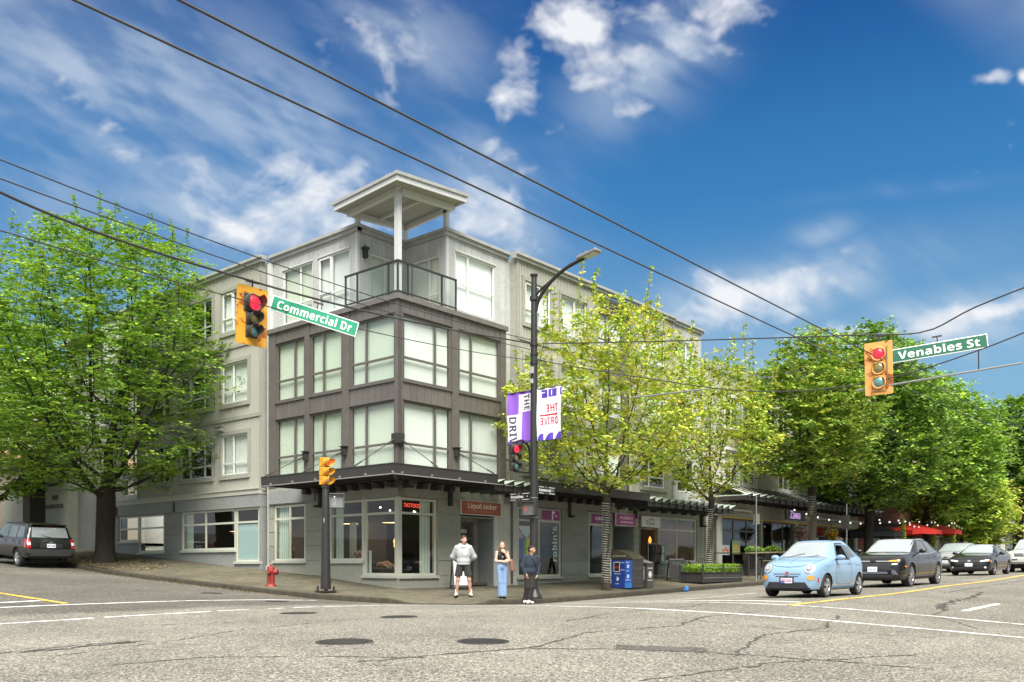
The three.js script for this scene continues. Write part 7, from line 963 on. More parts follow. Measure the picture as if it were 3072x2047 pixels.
const plate = (api, dir, y, txt, w = 0.31, h = 0.155, bg = '#dfe3e6', fg = '#3b4f86', tint) => { part(api.t, 'number_plate', api.quad(dir === 'rear' ? [[w / 2, y - h / 2], [-w / 2, y - h / 2], [-w / 2, y + h / 2], [w / 2, y + h / 2]] : [[w / 2, y - h / 2], [-w / 2, y - h / 2], [-w / 2, y + h / 2], [w / 2, y + h / 2]].map(([a, b]) => [a, b]), dir, 0.02, 2, 2), mat(0xffffff, 0.5, { map: canvasTex(256, 128, (c, W, Hh) => { c.fillStyle = bg; c.fillRect(0, 0, W, Hh); if (tint) { c.fillStyle = tint; c.fillRect(0, 70, 90, 58); } c.fillStyle = fg; c.font = 'bold 84px sans-serif'; c.textAlign = 'center'; c.fillText(txt, W / 2, 96, W * 0.86); }) })); };
// ---- small light blue hatchback
const fiat = {
  keys: [[-1.75, 0.62, 0.58, 0.36, 0.50, 0.40], [-1.70, 0.86, 0.80, 0.27, 0.66, 0.46], [-1.58, 1.04, 0.92, 0.24, 0.735, 0.50], [-1.38, 1.26, 0.975, 0.22, 0.78, 0.515], [-1.05, 1.44, 0.985, 0.2, 0.805, 0.525], [-0.55, 1.515, 0.98, 0.2, 0.812, 0.545], [-0.1, 1.505, 0.975, 0.2, 0.813, 0.55], [0.18, 1.44, 0.97, 0.2, 0.813, 0.555], [0.55, 1.22, 0.965, 0.2, 0.812, 0.60], [0.86, 1.045, 0.955, 0.2, 0.81, 0.68], [1.2, 0.995, 0.90, 0.2, 0.795, 0.68], [1.5, 0.925, 0.82, 0.2, 0.765, 0.66], [1.70, 0.82, 0.72, 0.2, 0.70, 0.6], [1.80, 0.68, 0.60, 0.205, 0.60, 0.5], [1.85, 0.50, 0.46, 0.24, 0.45, 0.36]],
  paint: carPaint(C(0.20, 0.325, 0.47)), axles: [1.15, -1.15], r: 0.298, arch: 0.045, hw: 0.80, tw: 0.19, wheel: { n: 5, pair: true, sw: 0.17, rim: CM.rim }, mirror: [0.52, 1.03], openWindow: [[0.34, 1.01], [-0.42, 1.01], [-0.40, 1.36], [0.02, 1.37]], openSide: -1,
  trim(a) {
    const { t } = a;
    part(t, 'windscreen', a.quad([[0.84, -0.60], [0.84, 0.60], [0.13, 0.50], [0.13, -0.50]], 'top', 0.008, 16, 16), CM.glassSkySheen);
    part(t, 'side_window', a.quad([[0.36, 1.0], [-0.44, 1.0], [-0.42, 1.38], [0.02, 1.39]], 'side+', 0.006), CM.glass);
    a.both('quarter_window', [[-0.50, 1.02], [-1.02, 1.06], [-0.92, 1.33], [-0.50, 1.38]], CM.glass);
    part(t, 'window_frame', [a.line([[0.40, 0.99], [0.03, 1.40], [-0.45, 1.405], [-0.47, 0.99], [0.40, 0.99]], 'side-', 0.03, 0.006)], CM.plastic);
    part(t, 'rear_window', a.quad([[0.42, 1.08], [-0.42, 1.08], [-0.40, 1.36], [0.40, 1.36]], 'rear'), CM.glass);
    // face
    a.pairDisc('headlamp_bezel', 0.545, 0.745, 0.125, 0.125, 'front', CM.rim, 0.006); a.pairDisc('headlamp', 0.545, 0.745, 0.108, 0.108, 'front', phys(C(0.34, 0.37, 0.40), 0.1, { clearcoat: 1 }), 0.018); a.pairDisc('headlamp_ring', 0.545, 0.745, 0.062, 0.062, 'front', phys(C(0.16, 0.17, 0.18), 0.1, { clearcoat: 1 }), 0.026); a.pairDisc('headlamp_bulb', 0.545, 0.745, 0.032, 0.032, 'front', CM.clear, 0.034);
    a.pairDisc('side_lamp', 0.60, 0.515, 0.075, 0.06, 'front', CM.amber, 0.012); a.pairDisc('side_lamp_rim', 0.60, 0.515, 0.088, 0.073, 'front', CM.rim, 0.006);
    part(t, 'nose_bar', a.quad([[0.36, 0.605], [-0.36, 0.605], [-0.36, 0.632], [0.36, 0.632]], 'front', 0.016, 14, 2), CM.rim); part(t, 'badge', a.disc(0, 0.62, 0.055, 0.055, 'front', 0.024), CM.rim); part(t, 'badge_centre', a.disc(0, 0.62, 0.038, 0.038, 'front', 0.03), mat(C(0.3, 0.02, 0.03), 0.4));
    part(t, 'slot', a.quad([[0.30, 0.535], [-0.30, 0.535], [-0.30, 0.552], [0.30, 0.552]], 'front', 0.008, 14, 1), CM.gap);
    part(t, 'lower_grille', a.quad([[0.56, 0.27], [-0.56, 0.27], [-0.48, 0.40], [0.48, 0.40]], 'front', 0.008, 16, 5), CM.plastic); part(t, 'front_lip', a.quad([[0.58, 0.215], [-0.58, 0.215], [-0.60, 0.262], [0.60, 0.262]], 'front', 0.012, 16, 2), CM.plastic);
    part(t, 'plate_holder', a.quad([[0.19, 0.365], [-0.19, 0.365], [-0.19, 0.535], [0.19, 0.535]], 'front', 0.014, 3, 3), CM.plastic); plate(a, 'front', 0.44, '9T134S', 0.31, 0.13, '#cfc7d6', '#8f2f2c', '#4a63b4');
    part(t, 'bonnet_gap', [a.line([[0.9, 0.66], [1.3, 0.655], [1.62, 0.56], [1.71, 0.3], [1.735, 0], [1.71, -0.3], [1.62, -0.56], [1.3, -0.655], [0.9, -0.66]], 'top', 0.011)], CM.gap); part(t, 'bonnet_crease', a.line([[0.9, 0], [1.66, 0]], 'top', 0.008, 0.003), CM.gap);
    part(t, 'wiper', [a.line([[0.92, 0.5], [0.72, 0.1], [0.70, -0.02]], 'top', 0.022, 0.02), a.line([[0.92, -0.05], [0.76, -0.42]], 'top', 0.022, 0.02)], CM.plastic);
    a.bothLine('door_gap', [[0.47, 0.99], [0.60, 0.75], [0.58, 0.40], [0.46, 0.33], [-0.46, 0.33], [-0.52, 0.5], [-0.50, 1.0]], 0.010); a.both('door_handle', [[-0.28, 0.86], [-0.44, 0.86], [-0.44, 0.90], [-0.28, 0.90]], CM.rim, 0.03, 3, 1); a.bothLine('waist_line', [[1.3, 0.80], [0.6, 0.855], [-0.6, 0.865], [-1.5, 0.80]], 0.007, mat(C(0.09, 0.2, 0.36), 0.4)); a.both('side_sill', [[0.78, 0.215], [-0.78, 0.215], [-0.78, 0.27], [0.78, 0.27]], mat(C(0.12, 0.23, 0.38), 0.4), 0.014, 16, 2);
    part(t, 'side_marker', a.quad([[1.60, 0.40], [1.64, 0.40], [1.64, 0.52], [1.60, 0.52]], 'side-', 0.01, 2, 3), CM.red); part(t, 'rear_lamp', a.quad([[0.66, 0.72], [0.56, 0.72], [0.56, 1.0], [0.66, 1.0]], 'rear', 0.012), CM.red); part(t, 'rear_lamp', a.quad([[-0.66, 0.72], [-0.56, 0.72], [-0.56, 1.0], [-0.66, 1.0]], 'rear', 0.012), CM.red);
  },
};
// ---- black crossover
const suv = {
  cat: 'car', keys: [[-2.40, 0.74, 0.70, 0.44, 0.72, 0.55], [-2.33, 1.04, 0.97, 0.34, 0.86, 0.62], [-2.16, 1.28, 1.07, 0.30, 0.92, 0.60], [-1.75, 1.50, 1.10, 0.27, 0.955, 0.63], [-1.2, 1.61, 1.10, 0.26, 0.975, 0.655], [-0.5, 1.65, 1.09, 0.25, 0.98, 0.68], [0.05, 1.62, 1.08, 0.25, 0.98, 0.69], [0.45, 1.46, 1.07, 0.25, 0.98, 0.71], [1.05, 1.16, 1.06, 0.25, 0.98, 0.80], [1.55, 1.12, 1.03, 0.25, 0.975, 0.86], [2.05, 1.07, 0.98, 0.25, 0.955, 0.84], [2.32, 0.99, 0.91, 0.25, 0.90, 0.78], [2.44, 0.84, 0.78, 0.26, 0.82, 0.66], [2.49, 0.62, 0.58, 0.34, 0.66, 0.5]],
  paint: carPaint(C(0.006, 0.006, 0.007)), axles: [1.545, -1.545], r: 0.388, arch: 0.05, hw: 0.965, tw: 0.25, wheel: { n: 10, sw: 0.10, rim: mat(C(0.42, 0.42, 0.43), 0.25, { metalness: 0.8 }), ri: 0.76 }, mirror: [0.72, 1.20],
  trim(a) {
    const { t } = a; part(t, 'windscreen', a.quad([[1.02, -0.74], [1.02, 0.74], [0.12, 0.62], [0.12, -0.62]], 'top', 0.008, 16, 16), CM.glassSkySheen);
    a.both('side_window', [[0.62, 1.10], [-0.42, 1.13], [-0.42, 1.53], [0.10, 1.545]], CM.glass); a.both('side_window', [[-0.50, 1.13], [-1.30, 1.16], [-1.22, 1.50], [-0.50, 1.53]], CM.glass); a.both('quarter_window', [[-1.38, 1.17], [-1.82, 1.22], [-1.66, 1.42], [-1.33, 1.48]], CM.glass); a.bothLine('window_trim', [[0.66, 1.085], [-0.5, 1.11], [-1.86, 1.19]], 0.022, CM.rim); a.bothLine('roof_rail', [[0.05, 1.585], [-0.6, 1.61], [-1.3, 1.57]], 0.03, mat(C(0.5, 0.5, 0.5), 0.3, { metalness: 0.6 }));
    part(t, 'rear_window', a.quad([[0.56, 1.12], [-0.56, 1.12], [-0.5, 1.45], [0.5, 1.45]], 'rear'), CM.glass);
    part(t, 'light_bar', a.quad([[0.74, 0.845], [-0.74, 0.845], [-0.76, 0.875], [0.76, 0.875]], 'front', 0.012, 20, 2), CM.rim); part(t, 'badge', a.quad([[0.09, 0.838], [-0.09, 0.838], [-0.09, 0.884], [0.09, 0.884]], 'front', 0.02, 3, 2), CM.rimDark); a.pair('headlamp', [[0.50, 0.845], [0.80, 0.86], [0.82, 0.905], [0.52, 0.885]], 'front', new THREE.MeshStandardMaterial({ color: C(0.75, 0.30, 0.03), roughness: 0.2, emissive: C(1, 0.35, 0.02), emissiveIntensity: 0.35 }), 0.016, 10, 3); a.pair('lower_headlamp', [[0.60, 0.74], [0.78, 0.75], [0.78, 0.80], [0.60, 0.79]], 'front', CM.clear, 0.01, 5, 2);
    part(t, 'upper_grille', a.quad([[0.60, 0.58], [-0.60, 0.58], [-0.56, 0.80], [0.56, 0.80]], 'front', 0.006, 16, 5), CM.plastic); part(t, 'lower_grille', a.quad([[0.62, 0.27], [-0.62, 0.27], [-0.70, 0.42], [0.70, 0.42]], 'front', 0.008, 16, 4), CM.plastic); part(t, 'skid_strip', a.quad([[0.50, 0.455], [-0.50, 0.455], [-0.46, 0.52], [0.46, 0.52]], 'front', 0.012, 12, 2), mat(C(0.12, 0.13, 0.17), 0.3)); a.pair('bumper_corner', [[0.60, 0.45], [0.80, 0.42], [0.72, 0.56], [0.62, 0.60]], 'front', mat(C(0.10, 0.11, 0.15), 0.3), 0.012, 6, 4); plate(a, 'front', 0.60, 'BS8 600', 0.31, 0.155);
    part(t, 'bonnet_gap', a.line([[1.12, 0.84], [1.7, 0.83], [2.2, 0.72], [2.34, 0.4], [2.37, 0], [2.34, -0.4], [2.2, -0.72], [1.7, -0.83], [1.12, -0.84]], 'top', 0.012), CM.gap); part(t, 'bonnet_crease', [a.line([[1.1, 0.42], [2.25, 0.34]], 'top', 0.012, 0.006), a.line([[1.1, -0.42], [2.25, -0.34]], 'top', 0.012, 0.006)], CM.rimDark);
    a.bothLine('door_gap', [[0.80, 1.05], [0.88, 0.7], [0.84, 0.42], [-0.45, 0.42], [-0.46, 1.1]], 0.010); a.bothLine('door_gap', [[-0.46, 0.42], [-1.1, 0.44], [-1.32, 0.8], [-1.36, 1.15]], 0.010); a.both('door_handle', [[-0.20, 0.94], [-0.40, 0.945], [-0.40, 0.975], [-0.20, 0.97]], CM.rimDark, 0.03, 3, 1); a.both('door_handle', [[-1.0, 0.96], [-1.2, 0.965], [-1.2, 0.995], [-1.0, 0.99]], CM.rimDark, 0.03, 3, 1); a.both('sill_trim', [[1.02, 0.265], [-1.02, 0.265], [-1.02, 0.33], [1.02, 0.33]], CM.plastic, 0.014, 16, 2); part(t, 'side_marker', a.quad([[2.06, 0.66], [2.2, 0.68], [2.2, 0.72], [2.06, 0.7]], 'side-', 0.01, 3, 2), CM.amber);
    part(t, 'rear_lamp', a.quad([[0.84, 0.9], [0.5, 0.9], [0.5, 0.96], [0.84, 0.98]], 'rear', 0.012), CM.red); part(t, 'rear_lamp', a.quad([[-0.84, 0.9], [-0.5, 0.9], [-0.5, 0.96], [-0.84, 0.98]], 'rear', 0.012), CM.red);
  },
};
// ---- saloon
const saloon = {
  keys: [[-2.42, 0.66, 0.62, 0.42, 0.66, 0.5], [-2.34, 0.92, 0.86, 0.3, 0.80, 0.62], [-2.05, 1.02, 0.93, 0.24, 0.86, 0.64], [-1.7, 1.09, 0.95, 0.21, 0.885, 0.60], [-1.15, 1.30, 0.955, 0.2, 0.895, 0.56], [-0.6, 1.40, 0.945, 0.2, 0.90, 0.575], [-0.1, 1.41, 0.93, 0.2, 0.90, 0.585], [0.2, 1.33, 0.92, 0.2, 0.90, 0.60], [0.85, 1.00, 0.90, 0.2, 0.90, 0.70], [1.35, 0.93, 0.86, 0.2, 0.89, 0.75], [1.85, 0.85, 0.79, 0.19, 0.86, 0.73], [2.10, 0.74, 0.68, 0.2, 0.78, 0.62], [2.21, 0.50, 0.47, 0.28, 0.60, 0.46]],
  paint: carPaint(C(0.007, 0.007, 0.008)), axles: [1.35, -1.35], r: 0.325, arch: 0.045, hw: 0.885, tw: 0.22, wheel: { n: 5, pair: true, sw: 0.11, rim: mat(C(0.3, 0.3, 0.31), 0.3, { metalness: 0.8 }) }, mirror: [0.52, 0.99],
  trim(a) {
    const { t } = a; part(t, 'windscreen', a.quad([[0.84, -0.66], [0.84, 0.66], [0.02, 0.52], [0.02, -0.52]], 'top', 0.008, 16, 16), CM.glassSkySheen); a.both('side_window', [[0.46, 0.955], [-0.40, 0.97], [-0.40, 1.31], [0.0, 1.32]], CM.glass); a.both('side_window', [[-0.47, 0.97], [-1.25, 1.0], [-1.02, 1.22], [-0.47, 1.31]], CM.glass); part(t, 'rear_window', a.quad([[-1.2, -0.56], [-1.2, 0.56], [-1.72, 0.6], [-1.72, -0.6]], 'top', 0.006), CM.glass);
    part(t, 'grille', a.quad([[0.60, 0.60], [-0.60, 0.60], [-0.62, 0.68], [0.62, 0.68]], 'front', 0.008, 14, 3), CM.plastic); part(t, 'badge', a.quad([[0.055, 0.60], [-0.055, 0.60], [-0.06, 0.68], [0.06, 0.68]], 'front', 0.018, 2, 2), CM.rim); a.pair('headlamp', [[0.44, 0.60], [0.78, 0.63], [0.80, 0.71], [0.46, 0.66]], 'front', CM.clear, 0.012, 8, 3); part(t, 'lower_grille', a.quad([[0.55, 0.25], [-0.55, 0.25], [-0.62, 0.38], [0.62, 0.38]], 'front', 0.008, 12, 3), CM.plastic); a.pairDisc('fog_lamp', 0.66, 0.36, 0.045, 0.045, 'front', CM.clear, 0.014); plate(a, 'front', 0.47, 'JE 294H', 0.31, 0.14);
    a.bothLine('door_gap', [[0.62, 0.9], [0.66, 0.6], [0.6, 0.36], [-0.42, 0.36], [-0.44, 0.95]], 0.010); a.bothLine('door_gap', [[-0.44, 0.36], [-1.0, 0.4], [-1.2, 0.97]], 0.010); a.both('door_handle', [[-0.22, 0.80], [-0.40, 0.80], [-0.40, 0.83], [-0.22, 0.83]], CM.rim, 0.025, 3, 1); part(t, 'side_marker', a.quad([[1.9, 0.6], [2.0, 0.6], [2.0, 0.66], [1.9, 0.66]], 'side-', 0.01, 2, 2), CM.amber); part(t, 'bonnet_gap', a.line([[0.9, 0.74], [1.6, 0.70], [1.98, 0.5], [2.03, 0], [1.98, -0.5], [1.6, -0.70], [0.9, -0.74]], 'top', 0.012), CM.gap);
    a.pair('rear_lamp', [[0.46, 0.72], [0.78, 0.74], [0.78, 0.86], [0.46, 0.82]], 'rear', CM.red, 0.012, 6, 3); plate(a, 'rear', 0.62, 'LK2 88M');
  },
};
// ---- boxy estate seen from behind
const wagon = {
  keys: [[-2.22, 0.66, 0.64, 0.44, 0.80, 0.72], [-2.19, 0.90, 0.88, 0.38, 0.855, 0.80], [-2.10, 1.10, 1.04, 0.37, 0.87, 0.80], [-2.02, 1.34, 1.06, 0.37, 0.875, 0.715], [-1.88, 1.60, 1.06, 0.37, 0.88, 0.70], [-1.6, 1.655, 1.06, 0.36, 0.88, 0.70], [-0.5, 1.675, 1.05, 0.35, 0.88, 0.71], [0.2, 1.64, 1.04, 0.35, 0.88, 0.71], [0.55, 1.42, 1.035, 0.35, 0.88, 0.73], [1.0, 1.13, 1.03, 0.35, 0.875, 0.78], [1.6, 1.09, 1.0, 0.35, 0.87, 0.80], [2.0, 1.03, 0.95, 0.36, 0.84, 0.78], [2.15, 0.80, 0.76, 0.4, 0.76, 0.7]],
  paint: carPaint(C(0.009, 0.010, 0.009), { clearcoatRoughness: 0.08 }), axles: [1.32, -1.32], r: 0.345, arch: 0.06, hw: 0.865, tw: 0.22, wheel: { n: 5, sw: 0.22, rim: CM.rim, ri: 0.62 }, mirror: [0.75, 1.16],
  trim(a) {
    const { t } = a; part(t, 'windscreen', a.quad([[0.98, -0.68], [0.98, 0.68], [0.28, 0.62], [0.28, -0.62]], 'top', 0.008, 14, 14), CM.glass);
    const clear = phys(C(0.10, 0.12, 0.11), 0.05, { ior: 1.8 }); a.both('side_window', [[0.62, 1.10], [-0.32, 1.10], [-0.32, 1.52], [0.22, 1.53]], clear); a.both('side_window', [[-0.40, 1.10], [-1.12, 1.10], [-1.10, 1.52], [-0.40, 1.525]], clear); a.both('side_window', [[-1.20, 1.11], [-1.78, 1.12], [-1.70, 1.50], [-1.18, 1.52]], clear); a.bothLine('roof_rail', [[0.1, 1.60], [-1.5, 1.605]], 0.035, CM.plastic);
    part(t, 'rear_window', a.quad([[0.66, 1.13], [-0.66, 1.13], [-0.60, 1.50], [0.60, 1.50]], 'rear', 0.008, 16, 8), CM.glassSkySheen); part(t, 'high_brake_lamp', a.quad([[0.14, 1.535], [-0.14, 1.535], [-0.14, 1.555], [0.14, 1.555]], 'rear', 0.012, 4, 1), CM.red); part(t, 'roof_spoiler', box(-2.02, -1.86, 1.585, 1.62, -0.62, 0.62), a.spec.paint);
    a.pair('rear_lamp', [[0.72, 0.74], [0.84, 0.74], [0.84, 1.06], [0.71, 1.06]], 'rear', CM.red, 0.012, 5, 8); a.pair('reverse_lamp', [[0.73, 0.85], [0.835, 0.85], [0.835, 0.955], [0.725, 0.955]], 'rear', CM.white, 0.02, 4, 3); a.both('rear_lamp_side', [[-2.16, 0.76], [-2.02, 0.76], [-2.0, 1.06], [-2.10, 1.06]], CM.red, 0.012, 4, 6);
    part(t, 'tailgate_recess', a.quad([[0.42, 0.76], [-0.42, 0.76], [-0.36, 0.92], [0.36, 0.92]], 'rear', 0.008, 8, 4), CM.plastic); plate(a, 'rear', 0.83, 'WD2 47N', 0.31, 0.14); part(t, 'badge', a.quad([[0.07, 0.945], [-0.07, 0.945], [-0.07, 0.975], [0.07, 0.975]], 'rear', 0.014, 3, 1), CM.rim); part(t, 'bumper', a.quad([[0.84, 0.46], [-0.84, 0.46], [-0.85, 0.70], [0.85, 0.70]], 'rear', 0.02, 16, 4), mat(C(0.035, 0.037, 0.036), 0.6)); part(t, 'tailgate_gap', a.line([[0.70, 1.09], [-0.70, 1.09]], 'rear', 0.012), CM.gap); part(t, 'wiper', a.line([[0.05, 1.12], [-0.28, 1.2]], 'rear', 0.02, 0.02), CM.plastic);
    a.bothLine('door_gap', [[0.68, 1.05], [0.70, 0.6], [0.62, 0.46], [-0.35, 0.46], [-0.36, 1.08]], 0.010); a.bothLine('door_gap', [[-0.36, 0.46], [-0.9, 0.48], [-1.15, 0.8], [-1.16, 1.08]], 0.010); a.both('door_handle', [[-0.12, 0.93], [-0.3, 0.93], [-0.3, 0.965], [-0.12, 0.965]], CM.plastic, 0.03, 3, 1); a.both('door_handle', [[-0.9, 0.94], [-1.06, 0.94], [-1.06, 0.975], [-0.9, 0.975]], CM.plastic, 0.03, 3, 1); part(t, 'fuel_cap', a.quad([[-1.5, 0.86], [-1.64, 0.86], [-1.64, 0.99], [-1.5, 0.99]], 'side-', 0.004, 3, 3), CM.plastic); part(t, 'exhaust', bar(V3(-2.0, 0.32, 0.45), V3(-2.22, 0.31, 0.45), 0.03), CM.rimDark);
  },
};
// ---- pickup seen head-on
const truck = {
  cat: 'pickup truck', keys: [[-3.0, 1.0, 0.96, 0.5, 0.86, 0.84], [-2.95, 1.13, 1.08, 0.46, 0.92, 0.88], [-1.5, 1.14, 1.08, 0.44, 0.93, 0.89], [-1.45, 1.16, 1.08, 0.44, 0.93, 0.88], [-1.35, 1.74, 1.10, 0.44, 0.93, 0.70], [-0.6, 1.79, 1.10, 0.44, 0.93, 0.72], [0.0, 1.76, 1.10, 0.44, 0.93, 0.73], [0.3, 1.62, 1.10, 0.44, 0.93, 0.74], [0.85, 1.24, 1.10, 0.44, 0.93, 0.82], [1.5, 1.20, 1.08, 0.44, 0.93, 0.84], [2.1, 1.12, 1.03, 0.45, 0.91, 0.82], [2.28, 0.98, 0.92, 0.45, 0.86, 0.78], [2.36, 0.72, 0.70, 0.5, 0.76, 0.7]],
  paint: carPaint(C(0.50, 0.51, 0.51)), axles: [1.5, -1.75], r: 0.39, arch: 0.08, hw: 0.92, tw: 0.25, wheel: { n: 6, sw: 0.2, rim: CM.rim, ri: 0.6 }, mirror: [0.7, 1.22], mirrorMat: CM.plastic,
  trim(a) {
    const { t } = a; part(t, 'windscreen', a.quad([[0.84, -0.72], [0.84, 0.72], [0.14, 0.64], [0.14, -0.64]], 'top', 0.008, 14, 14), CM.glassSkySheen); a.both('side_window', [[0.5, 1.14], [-0.42, 1.14], [-0.42, 1.63], [0.1, 1.64]], CM.glass); a.both('side_window', [[-0.5, 1.14], [-1.3, 1.14], [-1.25, 1.6], [-0.5, 1.63]], CM.glass); part(t, 'grille', a.quad([[0.46, 0.86], [-0.46, 0.86], [-0.50, 1.0], [0.50, 1.0]], 'front', 0.012, 12, 4), CM.plastic); part(t, 'grille_bar', [a.line([[0.46, 0.93], [-0.46, 0.93]], 'front', 0.02, 0.02), a.line([[0.52, 1.01], [-0.52, 1.01]], 'front', 0.03, 0.016), a.line([[0.48, 0.85], [-0.48, 0.85]], 'front', 0.03, 0.016)], CM.rim); part(t, 'badge', a.disc(0, 0.93, 0.08, 0.06, 'front', 0.03), CM.rim); a.pair('headlamp', [[0.54, 0.86], [0.80, 0.87], [0.82, 1.0], [0.56, 1.01]], 'front', new THREE.MeshStandardMaterial({ color: C(0.7, 0.42, 0.12), roughness: 0.15, emissive: C(1, 0.55, 0.12), emissiveIntensity: 0.5 }), 0.016, 8, 5);
    part(t, 'bumper', a.quad([[0.84, 0.56], [-0.84, 0.56], [-0.86, 0.78], [0.86, 0.78]], 'front', 0.05, 16, 4), a.spec.paint); part(t, 'bumper_slot', a.quad([[0.62, 0.66], [0.30, 0.66], [0.30, 0.71], [0.62, 0.71]], 'front', 0.062, 4, 2), CM.gap); part(t, 'bumper_slot', a.quad([[-0.62, 0.66], [-0.30, 0.66], [-0.30, 0.71], [-0.62, 0.71]], 'front', 0.062, 4, 2), CM.gap); a.pairDisc('fog_lamp', 0.70, 0.67, 0.05, 0.05, 'front', CM.clear, 0.065); plate(a, 'front', 0.67, 'HT 4821', 0.31, 0.14); part(t, 'bonnet_scoop', box(1.1, 1.5, 1.19, 1.235, -0.2, 0.2), a.spec.paint); a.bothLine('door_gap', [[0.72, 1.1], [0.74, 0.6], [-0.46, 0.6], [-0.46, 1.1]], 0.012);
  },
};
// place by the front axle midpoint; road slope along the car
const put = (make, name, label, spec, fx, fz, dirx, dirz, group) => { // dir: where the nose points
  const wb = spec.axles[0] - spec.axles[1], rx = fx - dirx * wb, rz = fz - dirz * wb, yf = H(fx, fz), yr = H(rx, rz), mx = fx - dirx * spec.axles[0], mz = fz - dirz * spec.axles[0], pitch = Math.atan2(yf - yr, wb); return makeCar(name, label, spec, [mx, lerp(yr, yf, (0 - spec.axles[1]) / wb) + 0.005, mz], Math.atan2(-dirz, dirx), group, pitch); };
put(0, 'hatchback_car', 'small light blue hatchback waiting at the crosswalk', fiat, 3.5, 11.62, -1, 0, 'cars queueing on the main street');
put(0, 'crossover_car', 'glossy black crossover behind the light blue hatchback', suv, 11.9, 11.05, -1, 0, 'cars queueing on the main street');
put(0, 'saloon_car', 'black saloon third in the queue', saloon, 25.3, 10.75, -1, 0, 'cars queueing on the main street');
put(0, 'pickup_truck', 'silver pickup with an amber headlamp at the right edge', truck, 34.6, 11.2, -1, 0, 'cars queueing on the main street');
put(0, 'parked_car', 'grey car half hidden behind the black saloon', { ...suv, paint: carPaint(C(0.30, 0.31, 0.32)) }, 34.5, 7.4, -1, 0, 'cars parked along the kerbs');
put(0, 'parked_car', 'dark green-black boxy estate car parked on the side street, seen from behind', wagon, -4.98, -17.1, 0, -1, 'cars parked along the kerbs');
put(0, 'parked_car', 'dark car just showing at the left edge ahead of the boxy estate', { ...saloon, paint: carPaint(C(0.03, 0.035, 0.035)) }, -5.0, -24.3, 0, -1, 'cars parked along the kerbs');
put(0, 'pickup_truck', 'white pickup across the main street, mirrored in the coffee shop window', { ...truck, paint: carPaint(C(0.72, 0.73, 0.73)) }, 17, 20.4, 1, 0, 'cars parked along the kerbs');
put(0, 'parked_car', 'silver car across the side street mirrored in the left shop windows', { ...saloon, paint: carPaint(C(0.55, 0.56, 0.57)) }, -16.4, -8.5, 0, -1, 'cars parked along the kerbs');
// ---------------------------------------------------------------- people: one smooth skin each from joints with radii, clothes as close-fitting shells
function surfaceNet(field, lo, hi, cell) {
  const n = [0, 1, 2].map((i) => Math.ceil((hi[i] - lo[i]) / cell) + 1), [nx, ny, nz] = n, val = new Float32Array(nx * ny * nz), at = (i, j, k) => (k * ny + j) * nx + i;
  for (let k = 0; k < nz; k++) for (let j = 0; j < ny; j++) for (let i = 0; i < nx; i++) val[at(i, j, k)] = field(lo[0] + i * cell, lo[1] + j * cell, lo[2] + k * cell);
  const vid = new Int32Array(nx * ny * nz).fill(-1), P = [], idx = [];
  for (let k = 0; k < nz - 1; k++) for (let j = 0; j < ny - 1; j++) for (let i = 0; i < nx - 1; i++) {
    const v = []; let neg = 0; for (let c = 0; c < 8; c++) { const q = val[at(i + (c & 1), j + ((c >> 1) & 1), k + (c >> 2))]; v.push(q); if (q < 0) neg++; } if (!neg || neg === 8) continue;
    let sx = 0, sy = 0, sz = 0, m = 0; for (const [a, b] of [[0, 1], [2, 3], [4, 5], [6, 7], [0, 2], [1, 3], [4, 6], [5, 7], [0, 4], [1, 5], [2, 6], [3, 7]]) if ((v[a] < 0) !== (v[b] < 0)) { const t = v[a] / (v[a] - v[b]); sx += lerp(a & 1, b & 1, t); sy += lerp((a >> 1) & 1, (b >> 1) & 1, t); sz += lerp(a >> 2, b >> 2, t); m++; }
    vid[at(i, j, k)] = P.length / 3; P.push(lo[0] + (i + sx / m) * cell, lo[1] + (j + sy / m) * cell, lo[2] + (k + sz / m) * cell);
  }
  for (let k = 1; k < nz - 1; k++) for (let j = 1; j < ny - 1; j++) for (let i = 1; i < nx - 1; i++) {
    const a = val[at(i, j, k)] < 0, q = (A, B, Cc, D, f) => { if (A < 0 || B < 0 || Cc < 0 || D < 0) return; f ? idx.push(A, B, Cc, A, Cc, D) : idx.push(A, Cc, B, A, D, Cc); };
    if (a !== val[at(i + 1, j, k)] < 0) q(vid[at(i, j - 1, k - 1)], vid[at(i, j, k - 1)], vid[at(i, j, k)], vid[at(i, j - 1, k)], a);
    if (a !== val[at(i, j + 1, k)] < 0) q(vid[at(i - 1, j, k - 1)], vid[at(i - 1, j, k)], vid[at(i, j, k)], vid[at(i, j, k - 1)], a);
    if (a !== val[at(i, j, k + 1)] < 0) q(vid[at(i - 1, j - 1, k)], vid[at(i, j - 1, k)], vid[at(i, j, k)], vid[at(i - 1, j, k)], a);
  }
  const g = new THREE.BufferGeometry(); g.setAttribute('position', new THREE.Float32BufferAttribute(P, 3)); g.setIndex(idx); g.computeVertexNormals(); return g;
}
